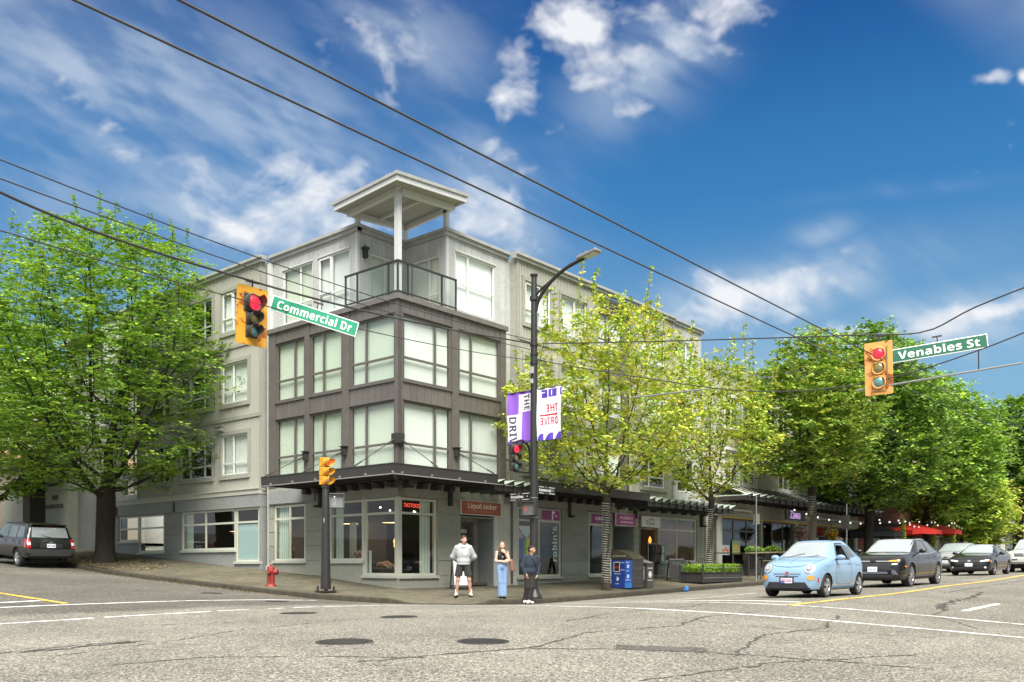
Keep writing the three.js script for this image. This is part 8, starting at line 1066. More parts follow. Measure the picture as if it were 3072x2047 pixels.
// primitives: ['c', ax,ay,az, bx,by,bz, ra, rb] tapered capsule; ['e', x,y,z, rx,ry,rz] ellipsoid; a leading '-' cuts
const prim = (p) => { const [k, ...a] = p; if (k.endsWith('e')) return (x, y, z) => { const u = (x - a[0]) / a[3], v = (y - a[1]) / a[4], w = (z - a[2]) / a[5], l = Math.sqrt(u * u + v * v + w * w); return (l - 1) * Math.min(a[3], a[4], a[5]); }; const dx = a[3] - a[0], dy = a[4] - a[1], dz = a[5] - a[2], L = dx * dx + dy * dy + dz * dz + 1e-9; return (x, y, z) => { const t = clamp(((x - a[0]) * dx + (y - a[1]) * dy + (z - a[2]) * dz) / L), px = x - a[0] - dx * t, py = y - a[1] - dy * t, pz = z - a[2] - dz * t; return Math.sqrt(px * px + py * py + pz * pz) - lerp(a[6], a[7], t); }; };
function blob(list, k = 0.03, cell = 0.012, clip) {
  const add = list.filter((p) => !p[0].startsWith('-')).map(prim), sub = list.filter((p) => p[0].startsWith('-')).map(prim); const lo = [1e9, 1e9, 1e9], hi = [-1e9, -1e9, -1e9];
  for (const p of list) { if (p[0].startsWith('-')) continue; const a = p.slice(1), R = p[0] === 'e' ? null : Math.max(a[6], a[7]); for (let i = 0; i < 3; i++) { const m = p[0] === 'e' ? [a[i] - a[3 + i], a[i] + a[3 + i]] : [Math.min(a[i], a[3 + i]) - R, Math.max(a[i], a[3 + i]) + R]; lo[i] = Math.min(lo[i], m[0] - 3 * cell); hi[i] = Math.max(hi[i], m[1] + 3 * cell); } }
  return surfaceNet((x, y, z) => { let d = 1e3; for (const f of add) { const e = f(x, y, z), h = Math.max(k - Math.abs(d - e), 0) / k; d = Math.min(d, e) - h * h * k * 0.25; } for (const f of sub) d = Math.max(d, -f(x, y, z)); if (clip) d = Math.max(d, clip(x, y, z)); return d; }, lo, hi, cell);
}
const turnY = (g, a, px, pz) => { g.translate(-px, 0, -pz); g.rotateY(a); g.translate(px, 0, pz); return g; };
// head at (x,y,z) centre; height about 0.23; look: turn of the face
function headGeo(x, y, z, look, s, skin, lips = [0.42, 0.16, 0.13], brow = [0.05, 0.035, 0.025], tilt = 0) {
  const g = blob([['e', 0, 0.03, -0.005, 0.074, 0.092, 0.092], ['e', 0, -0.03, 0.025, 0.058, 0.078, 0.066], ['e', 0, -0.085, 0.05, 0.03, 0.026, 0.03], ['c', 0, 0.02, 0.086, 0, -0.022, 0.104, 0.009, 0.014], ['e', 0.014, -0.028, 0.092, 0.009, 0.008, 0.009], ['e', -0.014, -0.028, 0.092, 0.009, 0.008, 0.009], ['e', 0, 0.034, 0.08, 0.05, 0.012, 0.014], ['e', 0.045, -0.01, 0.06, 0.024, 0.022, 0.02], ['e', -0.045, -0.01, 0.06, 0.024, 0.022, 0.02], ['e', 0, -0.055, 0.082, 0.024, 0.007, 0.012], ['e', 0, -0.066, 0.08, 0.02, 0.008, 0.012], ['e', 0.077, -0.005, -0.005, 0.012, 0.032, 0.02], ['e', -0.077, -0.005, -0.005, 0.012, 0.032, 0.02], ['-e', 0.031, 0.012, 0.098, 0.016, 0.010, 0.013], ['-e', -0.031, 0.012, 0.098, 0.016, 0.010, 0.013], ['c', 0, -0.06, -0.02, 0, -0.17, -0.02, 0.05, 0.056]], 0.022, 0.0065);
  const p = g.attributes.position, col = []; for (let i = 0; i < p.count; i++) { const X = p.getX(i), Y = p.getY(i), Z = p.getZ(i); let c = skin; const ax = Math.abs(X); if (Z > 0.05) { if (Y < -0.048 && Y > -0.074 && ax < 0.026 && Z > 0.075) c = lips; else if (Y > 0.027 && Y < 0.042 && ax > 0.012 && ax < 0.052) c = brow; else if (Y > 0.004 && Y < 0.02 && ax > 0.016 && ax < 0.045) c = ax > 0.024 && ax < 0.038 ? [0.03, 0.022, 0.018] : [0.55, 0.5, 0.47]; } col.push(...c); }
  g.setAttribute('color', new THREE.Float32BufferAttribute(col, 3)); g.scale(s, s, s); g.rotateX(tilt); g.rotateY(look); g.translate(x, y, z); return plain(g);
}
// hand at wrist w, pointing along d (unit), palm normal n; curl 0..1
function handPrims(w, d, n, curl) {
  const W = V3(...w), D = V3(...d).normalize(), Nn = V3(...n).normalize(), S = D.clone().cross(Nn).normalize(), out = [], P = (a, b, c) => W.clone().addScaledVector(D, a).addScaledVector(S, b).addScaledVector(Nn, c), cap = (A, B, ra, rb) => out.push(['c', A.x, A.y, A.z, B.x, B.y, B.z, ra, rb]);
  cap(P(0.0, 0, 0), P(0.075, 0.02, 0), 0.022, 0.018); cap(P(0.0, 0, 0), P(0.078, -0.02, 0), 0.022, 0.017);
  [[0.03, 0.072, 0.08], [0.01, 0.08, 0.09], [-0.01, 0.076, 0.084], [-0.029, 0.06, 0.074]].forEach(([b, L, s]) => { let A = P(s, b, 0), a = 0.3 * curl; for (const [l, r0, r1] of [[L * 0.45, 0.0098, 0.009], [L * 0.32, 0.009, 0.0085], [L * 0.26, 0.0085, 0.0075]]) { a += 0.75 * curl; const B = A.clone().addScaledVector(D, l * Math.cos(a)).addScaledVector(Nn, l * Math.sin(a)); cap(A, B, r0, r1); A = B; } });
  const t0 = P(0.02, 0.024, 0.006), t1 = P(0.052, 0.052, 0.018), t2 = P(0.078, 0.058, 0.028); cap(t0, t1, 0.013, 0.011); cap(t1, t2, 0.011, 0.009); return out;
}
const skinOf = (c) => mat(0xffffff, 0.6, { vertexColors: true });
const tint = (g, c) => { g = plain(g); const n = g.attributes.position.count, a = new Float32Array(n * 3); for (let i = 0; i < n; i++) a.set(c, 3 * i); g.setAttribute('color', new THREE.BufferAttribute(a, 3)); return g; };
const smoothU = (g) => plain(g);
const shoe = (x, z, a, L = 0.28, y = 0) => { const g = blob([['e', 0, 0.045, 0.07, 0.046, 0.045, 0.10], ['e', 0, 0.055, -0.04, 0.038, 0.055, 0.07], ['c', 0, 0.07, -0.03, 0, 0.10, -0.035, 0.042, 0.04]], 0.03, 0.008, (X, Y) => 0.012 - Y); g.scale(1, 1, L / 0.28); g.rotateY(a); g.translate(x, y, z); return plain(g); };
const soleOf = (x, z, a, y = 0) => { const s = new THREE.Shape(); for (let k = 0; k <= 24; k++) { const t = k / 24 * 6.283, X = 0.043 * Math.cos(t), Z = 0.03 + 0.148 * Math.sin(t); k ? s.lineTo(X, Z) : s.moveTo(X, Z); } const g = new THREE.ExtrudeGeometry(s, { depth: 0.024, bevelEnabled: false }); g.rotateX(-Math.PI / 2); g.scale(1, 1, -1); g.rotateY(a); g.translate(x, y, z); return plain(g); };
{ // man in grey hooded sweatshirt and black shorts
  const x = -0.1, z = 2.95, t = thing('person', 'person in grey hooded sweatshirt and black shorts, hands behind the back', 'person', [x, SW(x, z) + 0.002, z], yaw(-0.74, 0.67)), sk = [0.50, 0.29, 0.21];
  const fl = [-0.205, 0.02], fr = [0.215, 0.0], body = blob([['c', -0.09, 0.93, 0, -0.165, 0.50, 0.03, 0.085, 0.058], ['c', -0.165, 0.50, 0.03, -0.20, 0.10, -0.02, 0.056, 0.036], ['e', -0.172, 0.36, -0.005, 0.054, 0.11, 0.058], ['c', 0.09, 0.93, 0, 0.17, 0.50, 0.03, 0.085, 0.058], ['c', 0.17, 0.50, 0.03, 0.21, 0.10, -0.04, 0.056, 0.036], ['e', 0.178, 0.36, -0.015, 0.054, 0.11, 0.058], ['e', 0, 0.98, 0, 0.16, 0.14, 0.11], ['e', 0, 1.27, 0, 0.17, 0.24, 0.115], ['c', -0.19, 1.44, 0, -0.29, 1.17, -0.09, 0.055, 0.042], ['c', -0.29, 1.17, -0.09, -0.06, 0.98, -0.20, 0.042, 0.03], ['c', 0.19, 1.44, 0, 0.29, 1.17, -0.09, 0.055, 0.042], ['c', 0.29, 1.17, -0.09, 0.06, 0.97, -0.21, 0.042, 0.03], ['c', 0, 1.42, -0.01, 0, 1.56, 0.0, 0.062, 0.058], ...handPrims([-0.06, 0.98, -0.20], [0.9, -0.3, -0.1], [0, 0, 1], 0.6), ...handPrims([0.06, 0.97, -0.21], [-0.9, -0.3, -0.1], [0, 0, 1], 0.6), ['e', -0.205, 0.05, 0.05, 0.04, 0.04, 0.1], ['e', 0.215, 0.05, 0.03, 0.04, 0.04, 0.1]], 0.03, 0.012);
  part(t, 'body', join([tint(body, sk), headGeo(0.015, 1.665, 0.02, 0.42, 1.05, sk)]), skinOf());
  const grey = mat(C(0.44, 0.45, 0.45), 0.95, { map: TX.cloth, bumpMap: TX.fineBump, bumpScale: 0.003 });
  const fold = (x, y, z) => 0.006 * Math.sin(y * 34 + x * 9) + 0.004 * Math.sin(x * 40 + y * 17);
  part(t, 'hooded_sweatshirt', smoothU(blob([['e', 0, 1.26, 0.005, 0.215, 0.29, 0.155], ['e', 0, 1.04, 0.01, 0.20, 0.13, 0.15], ['c', -0.18, 1.43, 0, -0.31, 1.17, -0.09, 0.092, 0.082], ['c', -0.31, 1.17, -0.09, -0.09, 0.99, -0.19, 0.080, 0.052], ['c', 0.18, 1.43, 0, 0.31, 1.17, -0.09, 0.092, 0.082], ['c', 0.31, 1.17, -0.09, 0.09, 0.98, -0.20, 0.080, 0.052], ['e', 0, 1.50, -0.085, 0.125, 0.075, 0.085], ['c', -0.10, 1.52, -0.03, -0.03, 1.46, 0.115, 0.045, 0.03], ['c', 0.10, 1.52, -0.03, 0.03, 1.46, 0.115, 0.045, 0.03], ['-e', 0.01, 1.60, 0.02, 0.082, 0.12, 0.09], ['e', 0, 0.945, 0.008, 0.185, 0.035, 0.14]], 0.045, 0.012, (X, Y, Z) => Math.max(0.925 - Y) + fold(X, Y, Z) * 0)), grey);
  part(t, 'chest_print', moved(join([moved(box(-0.05, 0.05, -0.05, 0.05, 0, 0.002), 0, 0, 0, 0, 0, 0.78)]), 0.06, 1.27, 0.16, 0.12, -0.06), mat(C(0.72, 0.73, 0.73), 0.8));
  part(t, 'shorts', smoothU(blob([['e', 0, 0.96, 0, 0.178, 0.11, 0.135], ['c', -0.09, 0.90, 0.0, -0.155, 0.58, 0.025, 0.112, 0.108], ['c', 0.09, 0.90, 0.0, 0.16, 0.58, 0.025, 0.112, 0.108]], 0.03, 0.012, (X, Y) => 0.60 - Y)), mat(C(0.030, 0.028, 0.028), 0.9, { map: TX.cloth }));
  for (const [fx, fz, a] of [[-0.205, 0.0, -0.18], [0.215, -0.02, 0.22]]) { part(t, 'sock', plain(blob([['c', fx, 0.08, fz - 0.03, fx * 0.98, 0.20, fz - 0.02, 0.046, 0.044]], 0.01, 0.01)), mat(C(0.78, 0.79, 0.8), 0.9)); part(t, 'shoe', shoe(fx, fz, a), mat(C(0.62, 0.59, 0.52), 0.7)); part(t, 'shoe_sole', soleOf(fx, fz, a), mat(C(0.66, 0.63, 0.55), 0.8)); }
  part(t, 'hair', smoothU(turnY(blob([['e', 0.01, 1.725, 0.005, 0.088, 0.075, 0.098], ['e', 0.015, 1.755, 0.05, 0.07, 0.04, 0.05], ['e', 0.005, 1.68, -0.045, 0.08, 0.07, 0.06], ['-e', 0.015, 1.645, 0.10, 0.075, 0.075, 0.075]], 0.02, 0.008), 0.42, 0.015, 0.02)), mat(C(0.045, 0.028, 0.02), 0.7));
}
{ // woman in black top and blue jeans
  const x = 0.72, z = 3.75, t = thing('person', 'person with long brown hair in black sleeveless top and flared blue jeans, hand at chin', 'person', [x, SW(x, z) + 0.002, z], yaw(-0.72, 0.69)), sk = [0.55, 0.34, 0.255];
  const body = blob([['c', -0.075, 0.88, 0, -0.06, 0.47, 0.03, 0.082, 0.055], ['c', -0.06, 0.47, 0.03, -0.035, 0.09, -0.02, 0.052, 0.034], ['c', 0.075, 0.88, 0, 0.07, 0.47, 0.02, 0.082, 0.055], ['c', 0.07, 0.47, 0.02, 0.045, 0.09, 0.0, 0.052, 0.034], ['e', 0, 0.93, 0, 0.15, 0.12, 0.105], ['e', 0, 1.08, 0, 0.115, 0.12, 0.088], ['e', 0, 1.24, 0.005, 0.14, 0.16, 0.098], ['e', -0.06, 1.25, 0.075, 0.05, 0.05, 0.04], ['e', 0.06, 1.25, 0.075, 0.05, 0.05, 0.04], ['c', -0.155, 1.355, 0, -0.19, 1.10, 0.04, 0.045, 0.036], ['c', -0.19, 1.10, 0.04, 0.06, 1.075, 0.155, 0.036, 0.026], ['c', 0.155, 1.355, 0, 0.20, 1.11, 0.09, 0.045, 0.036], ['c', 0.20, 1.11, 0.09, 0.075, 1.34, 0.155, 0.036, 0.026], ['c', 0, 1.34, -0.01, 0, 1.46, 0.0, 0.05, 0.047], ...handPrims([0.06, 1.075, 0.155], [0.95, 0.1, 0.05], [0, 0.2, -1], 0.75), ...handPrims([0.075, 1.34, 0.155], [-0.45, 0.88, -0.05], [-0.5, -0.3, -0.8], 0.8), ['e', -0.04, 0.045, 0.05, 0.036, 0.036, 0.09], ['e', 0.05, 0.045, 0.07, 0.036, 0.036, 0.09]], 0.028, 0.0105);
  part(t, 'body', join([tint(body, sk), headGeo(0.0, 1.545, 0.02, 0.1, 0.98, sk, [0.45, 0.13, 0.13])]), skinOf());
  part(t, 'sleeveless_top', smoothU(blob([['e', 0, 1.235, 0.004, 0.152, 0.17, 0.11], ['e', -0.06, 1.25, 0.08, 0.056, 0.056, 0.044], ['e', 0.06, 1.25, 0.08, 0.056, 0.056, 0.044], ['c', -0.07, 1.36, 0.03, -0.085, 1.40, -0.01, 0.035, 0.03], ['c', 0.07, 1.36, 0.03, 0.085, 1.40, -0.01, 0.035, 0.03], ['-e', 0, 1.44, 0.06, 0.062, 0.07, 0.075], ['-e', -0.18, 1.33, 0.0, 0.052, 0.10, 0.09], ['-e', 0.18, 1.33, 0.0, 0.052, 0.10, 0.09]], 0.03, 0.0105, (X, Y) => 1.11 - Y)), mat(C(0.022, 0.021, 0.022), 0.9, { map: TX.cloth }));
  part(t, 'top_print', moved(box(-0.025, 0.025, -0.03, 0.03, 0, 0.002), 0.01, 1.22, 0.126), mat(C(0.18, 0.2, 0.19), 0.8));
  part(t, 'jeans', smoothU(blob([['e', 0, 0.93, 0, 0.163, 0.125, 0.116], ['c', -0.08, 0.86, 0, -0.062, 0.48, 0.03, 0.096, 0.072], ['c', -0.062, 0.48, 0.03, -0.04, 0.05, 0.0, 0.070, 0.094], ['c', 0.08, 0.86, 0, 0.072, 0.48, 0.02, 0.096, 0.072], ['c', 0.072, 0.48, 0.02, 0.052, 0.05, 0.02, 0.070, 0.094]], 0.022, 0.0105, (X, Y) => Math.max(0.035 - Y, Y - 1.035))), mat(C(0.215, 0.33, 0.52), 0.9, { map: TX.cloth }));
  part(t, 'waistband', smoothU(blob([['e', 0, 1.015, 0, 0.142, 0.05, 0.106]], 0.02, 0.0105, (X, Y) => Math.abs(Y - 1.015) - 0.022)), mat(C(0.17, 0.27, 0.44), 0.9));
  for (const [fx, fz, a] of [[-0.04, 0.03, -0.1], [0.055, 0.05, 0.1]]) { part(t, 'shoe', shoe(fx, fz, a, 0.25), mat(C(0.06, 0.045, 0.05), 0.6)); part(t, 'shoe_sole', soleOf(fx, fz, a), mat(C(0.04, 0.035, 0.04), 0.7)); }
  part(t, 'hair', smoothU(blob([['e', 0, 1.60, -0.01, 0.086, 0.082, 0.096], ['e', 0, 1.53, -0.05, 0.092, 0.10, 0.06], ['c', -0.075, 1.56, 0.01, -0.105, 1.33, 0.04, 0.034, 0.026], ['c', 0.075, 1.56, 0.01, 0.115, 1.37, 0.045, 0.034, 0.024], ['c', 0, 1.52, -0.07, 0, 1.30, -0.07, 0.08, 0.05], ['-e', 0.01, 1.53, 0.11, 0.062, 0.10, 0.075]], 0.03, 0.008)), mat(C(0.13, 0.075, 0.042), 0.6));
  part(t, 'earring', moved(plain(new THREE.SphereGeometry(0.014, 8, 6)), -0.083, 1.49, 0.03), mat(C(0.8, 0.75, 0.6), 0.3));
  const bag = thing('shoulder_bag', 'brown leather shoulder bag hanging at the hip of the person in jeans', 'bag', [x, SW(x, z), z], yaw(-0.72, 0.69)); const bm = mat(C(0.20, 0.085, 0.055), 0.5); part(bag, 'pouch', moved(rbox(0.13, 0.36, 0.24, 0.04), 0.285, 0.97, -0.02, 0, 0, 0.16), bm); part(bag, 'strap', tube([V3(0.27, 1.14, 0.05), V3(0.20, 1.30, 0.055), V3(0.15, 1.415, 0.01), V3(0.17, 1.32, -0.06), V3(0.25, 1.14, -0.08)], 0.010, 24, 5), bm);
}
{ // man in navy jumper stepping off the kerb
  const x = 1.27, z = 4.36, t = thing('person', 'person in navy jumper, black trousers and white trainers stepping off the kerb', 'person', [x, H(x, z) + 0.008, z], yaw(-0.45, 0.89)), sk = [0.40, 0.225, 0.15], L = -0.06;
  const body = blob([['c', -0.06, 0.90, 0, -0.10, 0.49, 0.06, 0.088, 0.06], ['c', -0.10, 0.49, 0.06, -0.15, 0.10, -0.02, 0.056, 0.038], ['c', 0.08, 0.90, 0, 0.02, 0.49, 0.10, 0.088, 0.06], ['c', 0.02, 0.49, 0.10, -0.06, 0.10, 0.08, 0.056, 0.038], ['e', 0.01, 0.95, 0, 0.155, 0.13, 0.11], ['e', 0.03, 1.22, 0, 0.165, 0.23, 0.115], ['c', -0.15, 1.38, 0, -0.23, 1.12, -0.02, 0.054, 0.042], ['c', -0.23, 1.12, -0.02, -0.17, 0.90, 0.06, 0.042, 0.03], ['c', 0.22, 1.38, 0, 0.29, 1.12, -0.02, 0.054, 0.042], ['c', 0.29, 1.12, -0.02, 0.21, 0.90, 0.07, 0.042, 0.03], ['c', 0.04, 1.36, -0.01, 0.05, 1.50, 0.01, 0.06, 0.055], ...handPrims([-0.17, 0.90, 0.06], [0.2, -0.95, 0.15], [1, 0, 0], 0.4), ...handPrims([0.21, 0.90, 0.07], [-0.2, -0.95, 0.15], [-1, 0, 0], 0.4), ['e', -0.15, 0.05, 0.05, 0.04, 0.04, 0.1], ['e', -0.06, 0.05, 0.15, 0.04, 0.04, 0.1]], 0.03, 0.012);
  part(t, 'body', join([tint(body, sk), headGeo(0.055, 1.60, 0.03, 0.62, 1.0, sk, [0.33, 0.13, 0.11], [0.012, 0.01, 0.01])]), skinOf());
  part(t, 'jumper', smoothU(blob([['e', 0.03, 1.21, 0.002, 0.20, 0.27, 0.145], ['e', 0.015, 0.98, 0.004, 0.185, 0.14, 0.14], ['c', -0.14, 1.385, 0, -0.24, 1.12, -0.02, 0.080, 0.072], ['c', -0.24, 1.12, -0.02, -0.175, 0.88, 0.055, 0.070, 0.054], ['c', 0.21, 1.385, 0, 0.30, 1.12, -0.02, 0.080, 0.072], ['c', 0.30, 1.12, -0.02, 0.215, 0.88, 0.065, 0.070, 0.054], ['c', 0.0, 1.43, 0.0, 0.08, 1.43, 0.0, 0.06, 0.06], ['-e', 0.05, 1.52, 0.035, 0.066, 0.085, 0.08]], 0.035, 0.012, (X, Y) => 0.845 - Y)), mat(C(0.020, 0.032, 0.052), 0.95, { map: TX.cloth }));
  part(t, 'trousers', smoothU(blob([['e', 0.01, 0.93, 0, 0.172, 0.13, 0.128], ['c', -0.06, 0.88, 0.0, -0.105, 0.49, 0.06, 0.105, 0.082], ['c', -0.105, 0.49, 0.06, -0.15, 0.15, -0.01, 0.080, 0.068], ['c', 0.085, 0.88, 0.0, 0.02, 0.49, 0.10, 0.105, 0.082], ['c', 0.02, 0.49, 0.10, -0.055, 0.16, 0.085, 0.080, 0.068]], 0.025, 0.012, (X, Y) => 0.135 - Y)), mat(C(0.020, 0.018, 0.017), 0.95, { map: TX.cloth }));
  part(t, 'bag_strap', tube([V3(-0.07, 1.44, 0.07), V3(0.02, 1.34, 0.142), V3(0.12, 1.18, 0.155), V3(0.19, 1.02, 0.12), V3(0.20, 0.95, 0.05)], 0.014, 24, 5), M.black);
  for (const [fx, fz, a] of [[-0.15, 0.02, 0.25], [-0.06, 0.12, 0.4]]) { part(t, 'shoe', shoe(fx, fz, a), mat(C(0.80, 0.80, 0.81), 0.6)); part(t, 'shoe_sole', soleOf(fx, fz, a), mat(C(0.78, 0.78, 0.78), 0.7)); }
  part(t, 'hair', smoothU(turnY(blob([['e', 0.055, 1.665, 0.005, 0.086, 0.068, 0.098], ['e', 0.06, 1.685, 0.06, 0.07, 0.036, 0.045], ['e', 0.05, 1.61, -0.045, 0.08, 0.07, 0.06], ['-e', 0.06, 1.585, 0.10, 0.075, 0.07, 0.08]], 0.02, 0.008), 0.62, 0.055, 0.03)), mat(C(0.012, 0.011, 0.011), 0.6));
}
{ // driver of the light blue hatchback, seated behind the open window
  const t = thing('person', 'driver with dark hair at the open window of the light blue hatchback', 'person', [4.90, H(4.9, 11.9) + 0.0, 11.95], yaw(-0.93, 0.36)), sk = [0.46, 0.25, 0.17];
  part(t, 'body', join([tint(blob([['e', 0, 0.86, 0, 0.17, 0.22, 0.11], ['c', -0.16, 0.98, 0, -0.2, 0.78, 0.14, 0.05, 0.04], ['c', 0.16, 0.98, 0, 0.2, 0.78, 0.14, 0.05, 0.04], ['c', -0.2, 0.78, 0.14, -0.12, 0.86, 0.34, 0.04, 0.03], ['c', 0.2, 0.78, 0.14, 0.12, 0.86, 0.34, 0.04, 0.03], ['c', 0, 1.0, 0, 0, 1.1, 0.01, 0.055, 0.05]], 0.03, 0.014), sk), headGeo(0, 1.20, 0.02, 0, 1, sk)]), skinOf());
  part(t, 'shirt', plain(blob([['e', 0, 0.85, 0, 0.19, 0.23, 0.13], ['c', -0.16, 0.98, 0, -0.2, 0.82, 0.12, 0.07, 0.06], ['c', 0.16, 0.98, 0, 0.2, 0.82, 0.12, 0.07, 0.06]], 0.03, 0.014)), mat(C(0.05, 0.05, 0.055), 0.9)); part(t, 'hair', plain(blob([['e', 0, 1.25, 0.0, 0.09, 0.08, 0.1], ['c', -0.07, 1.2, -0.02, -0.09, 1.02, -0.02, 0.04, 0.03], ['c', 0.07, 1.2, -0.02, 0.09, 1.02, -0.02, 0.04, 0.03], ['e', 0, 1.16, -0.06, 0.09, 0.12, 0.06], ['-e', 0, 1.19, 0.12, 0.065, 0.1, 0.08]], 0.02, 0.01)), mat(C(0.04, 0.02, 0.015), 0.6));
}
{ // client lying back on the padded bench in the corner shop
  const t = thing('person', 'person lying back on a bench inside the corner shop, trainers towards the glass', 'person', [0.75, 0.9, -0.9], 0), sk = [0.50, 0.29, 0.20];
  part(t, 'body', join([tint(blob([['c', 0.05, 0.62, -1.3, 0.05, 0.66, -0.7, 0.09, 0.065], ['c', 0.05, 0.66, -0.7, -0.1, 0.55, -0.25, 0.06, 0.04], ['c', 0.28, 0.62, -1.3, 0.28, 0.70, -0.75, 0.09, 0.065], ['c', 0.28, 0.70, -0.75, 0.15, 0.55, -0.2, 0.06, 0.04], ['e', 0.16, 0.66, -1.55, 0.17, 0.12, 0.28], ['c', 0.3, 0.75, -1.85, 0.05, 1.1, -1.9, 0.05, 0.04], ['c', 0.05, 1.1, -1.9, 0.0, 0.92, -2.1, 0.04, 0.03], ['c', 0.05, 0.72, -1.85, -0.15, 0.6, -1.6, 0.05, 0.04], ['c', 0.16, 0.76, -1.85, 0.14, 0.86, -2.0, 0.055, 0.05], ['e', -0.12, 0.54, -0.18, 0.04, 0.05, 0.1], ['e', 0.14, 0.54, -0.13, 0.04, 0.05, 0.1]], 0.03, 0.014), sk), moved(headGeo(0, 0, 0, -1.2, 1, sk), 0.12, 0.98, -2.08)]), skinOf());
  part(t, 'clothes', plain(blob([['e', 0.16, 0.66, -1.6, 0.19, 0.14, 0.34], ['c', 0.05, 0.63, -1.35, 0.05, 0.66, -1.0, 0.105, 0.09], ['c', 0.28, 0.63, -1.35, 0.28, 0.68, -1.0, 0.105, 0.09]], 0.03, 0.014)), mat(C(0.03, 0.03, 0.03), 0.9)); for (const [a, c] of [[-0.13, -0.16], [0.13, -0.11]]) part(t, 'shoe', moved(shoe(0, 0, 0), a, 0.50, c, -0.9, -0.5), mat(C(0.40, 0.42, 0.30), 0.7)); part(t, 'hair', moved(plain(new THREE.SphereGeometry(0.1, 14, 10)), 0.13, 1.01, -2.14), mat(C(0.03, 0.02, 0.015), 0.7));
  const b = thing('padded_bench', 'black padded tattoo bench inside the corner shop', 'bench', [0.9, 0.9, -2.0]); part(b, 'cushion', [rbox(0.62, 0.12, 1.9, 0.04, 0, 0.46, 0.3)], M.black); part(b, 'pedestal', box(-0.15, 0.15, 0, 0.42, -0.3, 0.6), M.black);
}
// ---------------------------------------------------------------- pavement furniture: planter, chairs, clothes rail, patio, umbrellas, baskets
function leafMass(boxes, n, size, hues, seed, round = true) { // leaves through box or ball volumes [x,y,z, rx,ry,rz]
  const r = mul32(seed), pos = [], col = [], q = new THREE.Quaternion(), e = new THREE.Euler(), m = new THREE.Vector3();
  for (let k = 0; k < n; k++) {
    const b = boxes[Math.floor(r() * boxes.length)]; let u, v, w; do { u = r() * 2 - 1; v = r() * 2 - 1; w = r() * 2 - 1; } while (round && u * u + v * v + w * w > 1); const c0 = hues[Math.floor(r() * hues.length)], j = 0.75 + 0.5 * r(), s = size * (0.6 + 0.8 * r()); e.set((r() - 0.5) * 2, r() * 6.28, (r() - 0.5) * 2); q.setFromEuler(e);
    const c = V3(b[0] + u * b[3], b[1] + v * b[4], b[2] + w * b[5]); for (const [A, B] of [[[0, -0.5], [0.35, 0]], [[0.35, 0], [0, 0.5]], [[0, 0.5], [-0.35, 0]], [[-0.35, 0], [0, -0.5]]].filter((_, i) => i % 2 === 0)) { for (const P of [A, B, A === undefined ? A : [-B[0], B[1]].every((x, i) => x === B[i]) ? [0.0, 0.0] : [-Math.sign(A[0] + B[0]) * 0.35, 0]]) { m.set(P[0] * s, Math.abs(P[0]) * -0.2 * s, P[1] * s).applyQuaternion(q); pos.push(c.x + m.x, c.y + m.y, c.z + m.z); col.push(c0[0] * j, c0[1] * j, c0[2] * j); } }
  }
  const g = new THREE.BufferGeometry(); g.setAttribute('position', new THREE.Float32BufferAttribute(pos, 3)); g.setAttribute('color', new THREE.Float32BufferAttribute(col, 3)); g.computeVertexNormals(); return g;
}
const stuffPart = (p, name, g, m = leafMat) => { const o = part(p, name, g, m); o.userData.kind = 'stuff'; return o; };
{ // hedge planter
  const x = 14.9, z = 3.1, y = SW(x, z), t = thing('hedge_planter', 'long dark slatted planter with a clipped green hedge at the kerb', 'planter', [x, y, z]), m = mat(C(0.055, 0.053, 0.048), 0.7, { map: TX.grain }), L = 1.7, W = 0.52, hg = 0.44;
  part(t, 'core', box(-L + 0.03, L - 0.03, 0.0, hg - 0.04, -W + 0.03, W - 0.03), M.black); for (let k = 0; k < 26; k++) part(t, 'slat', box(-L + k * 0.1308, -L + k * 0.1308 + 0.112, 0.03, hg - 0.03, W - 0.028, W), m); for (let k = 0; k < 8; k++) part(t, 'slat', box(-L, -L + 0.028, 0.03, hg - 0.03, -W + k * 0.13, -W + k * 0.13 + 0.112), m); part(t, 'rim', [box(-L - 0.02, L + 0.02, hg - 0.03, hg, W - 0.03, W + 0.03), box(-L - 0.02, L + 0.02, hg - 0.03, hg, -W - 0.03, -W + 0.03), box(-L - 0.03, -L + 0.03, hg - 0.03, hg, -W + 0.03, W - 0.03), box(L - 0.03, L + 0.03, hg - 0.03, hg, -W + 0.03, W - 0.03)], m);
  for (const [a, b] of [[-L, W], [0, W + 0.02], [L, W], [-L, -W], [L, -W]]) part(t, 'post', box(a - 0.03, a + 0.03, 0, 0.75, b - 0.03, b + 0.03), m); part(t, 'wire_rail', [bar(V3(-L, 0.2, W + 0.04), V3(L, 0.2, W + 0.04), 0.008), bar(V3(-L, 0.62, W + 0.03), V3(L, 0.62, W + 0.03), 0.008)], M.galv);
  stuffPart(t, 'hedge', leafMass([[-0.85, 0.58, 0, 0.85, 0.18, 0.5], [0.85, 0.60, 0, 0.85, 0.19, 0.5], [0, 0.56, 0.05, 1.7, 0.16, 0.45]], 9000, 0.07, HUE.bright.concat(HUE.mid), 7, false)); part(t, 'soil', box(-L + 0.04, L - 0.04, hg - 0.06, hg - 0.02, -W + 0.04, W - 0.04), mat(C(0.05, 0.04, 0.03), 0.95));
}
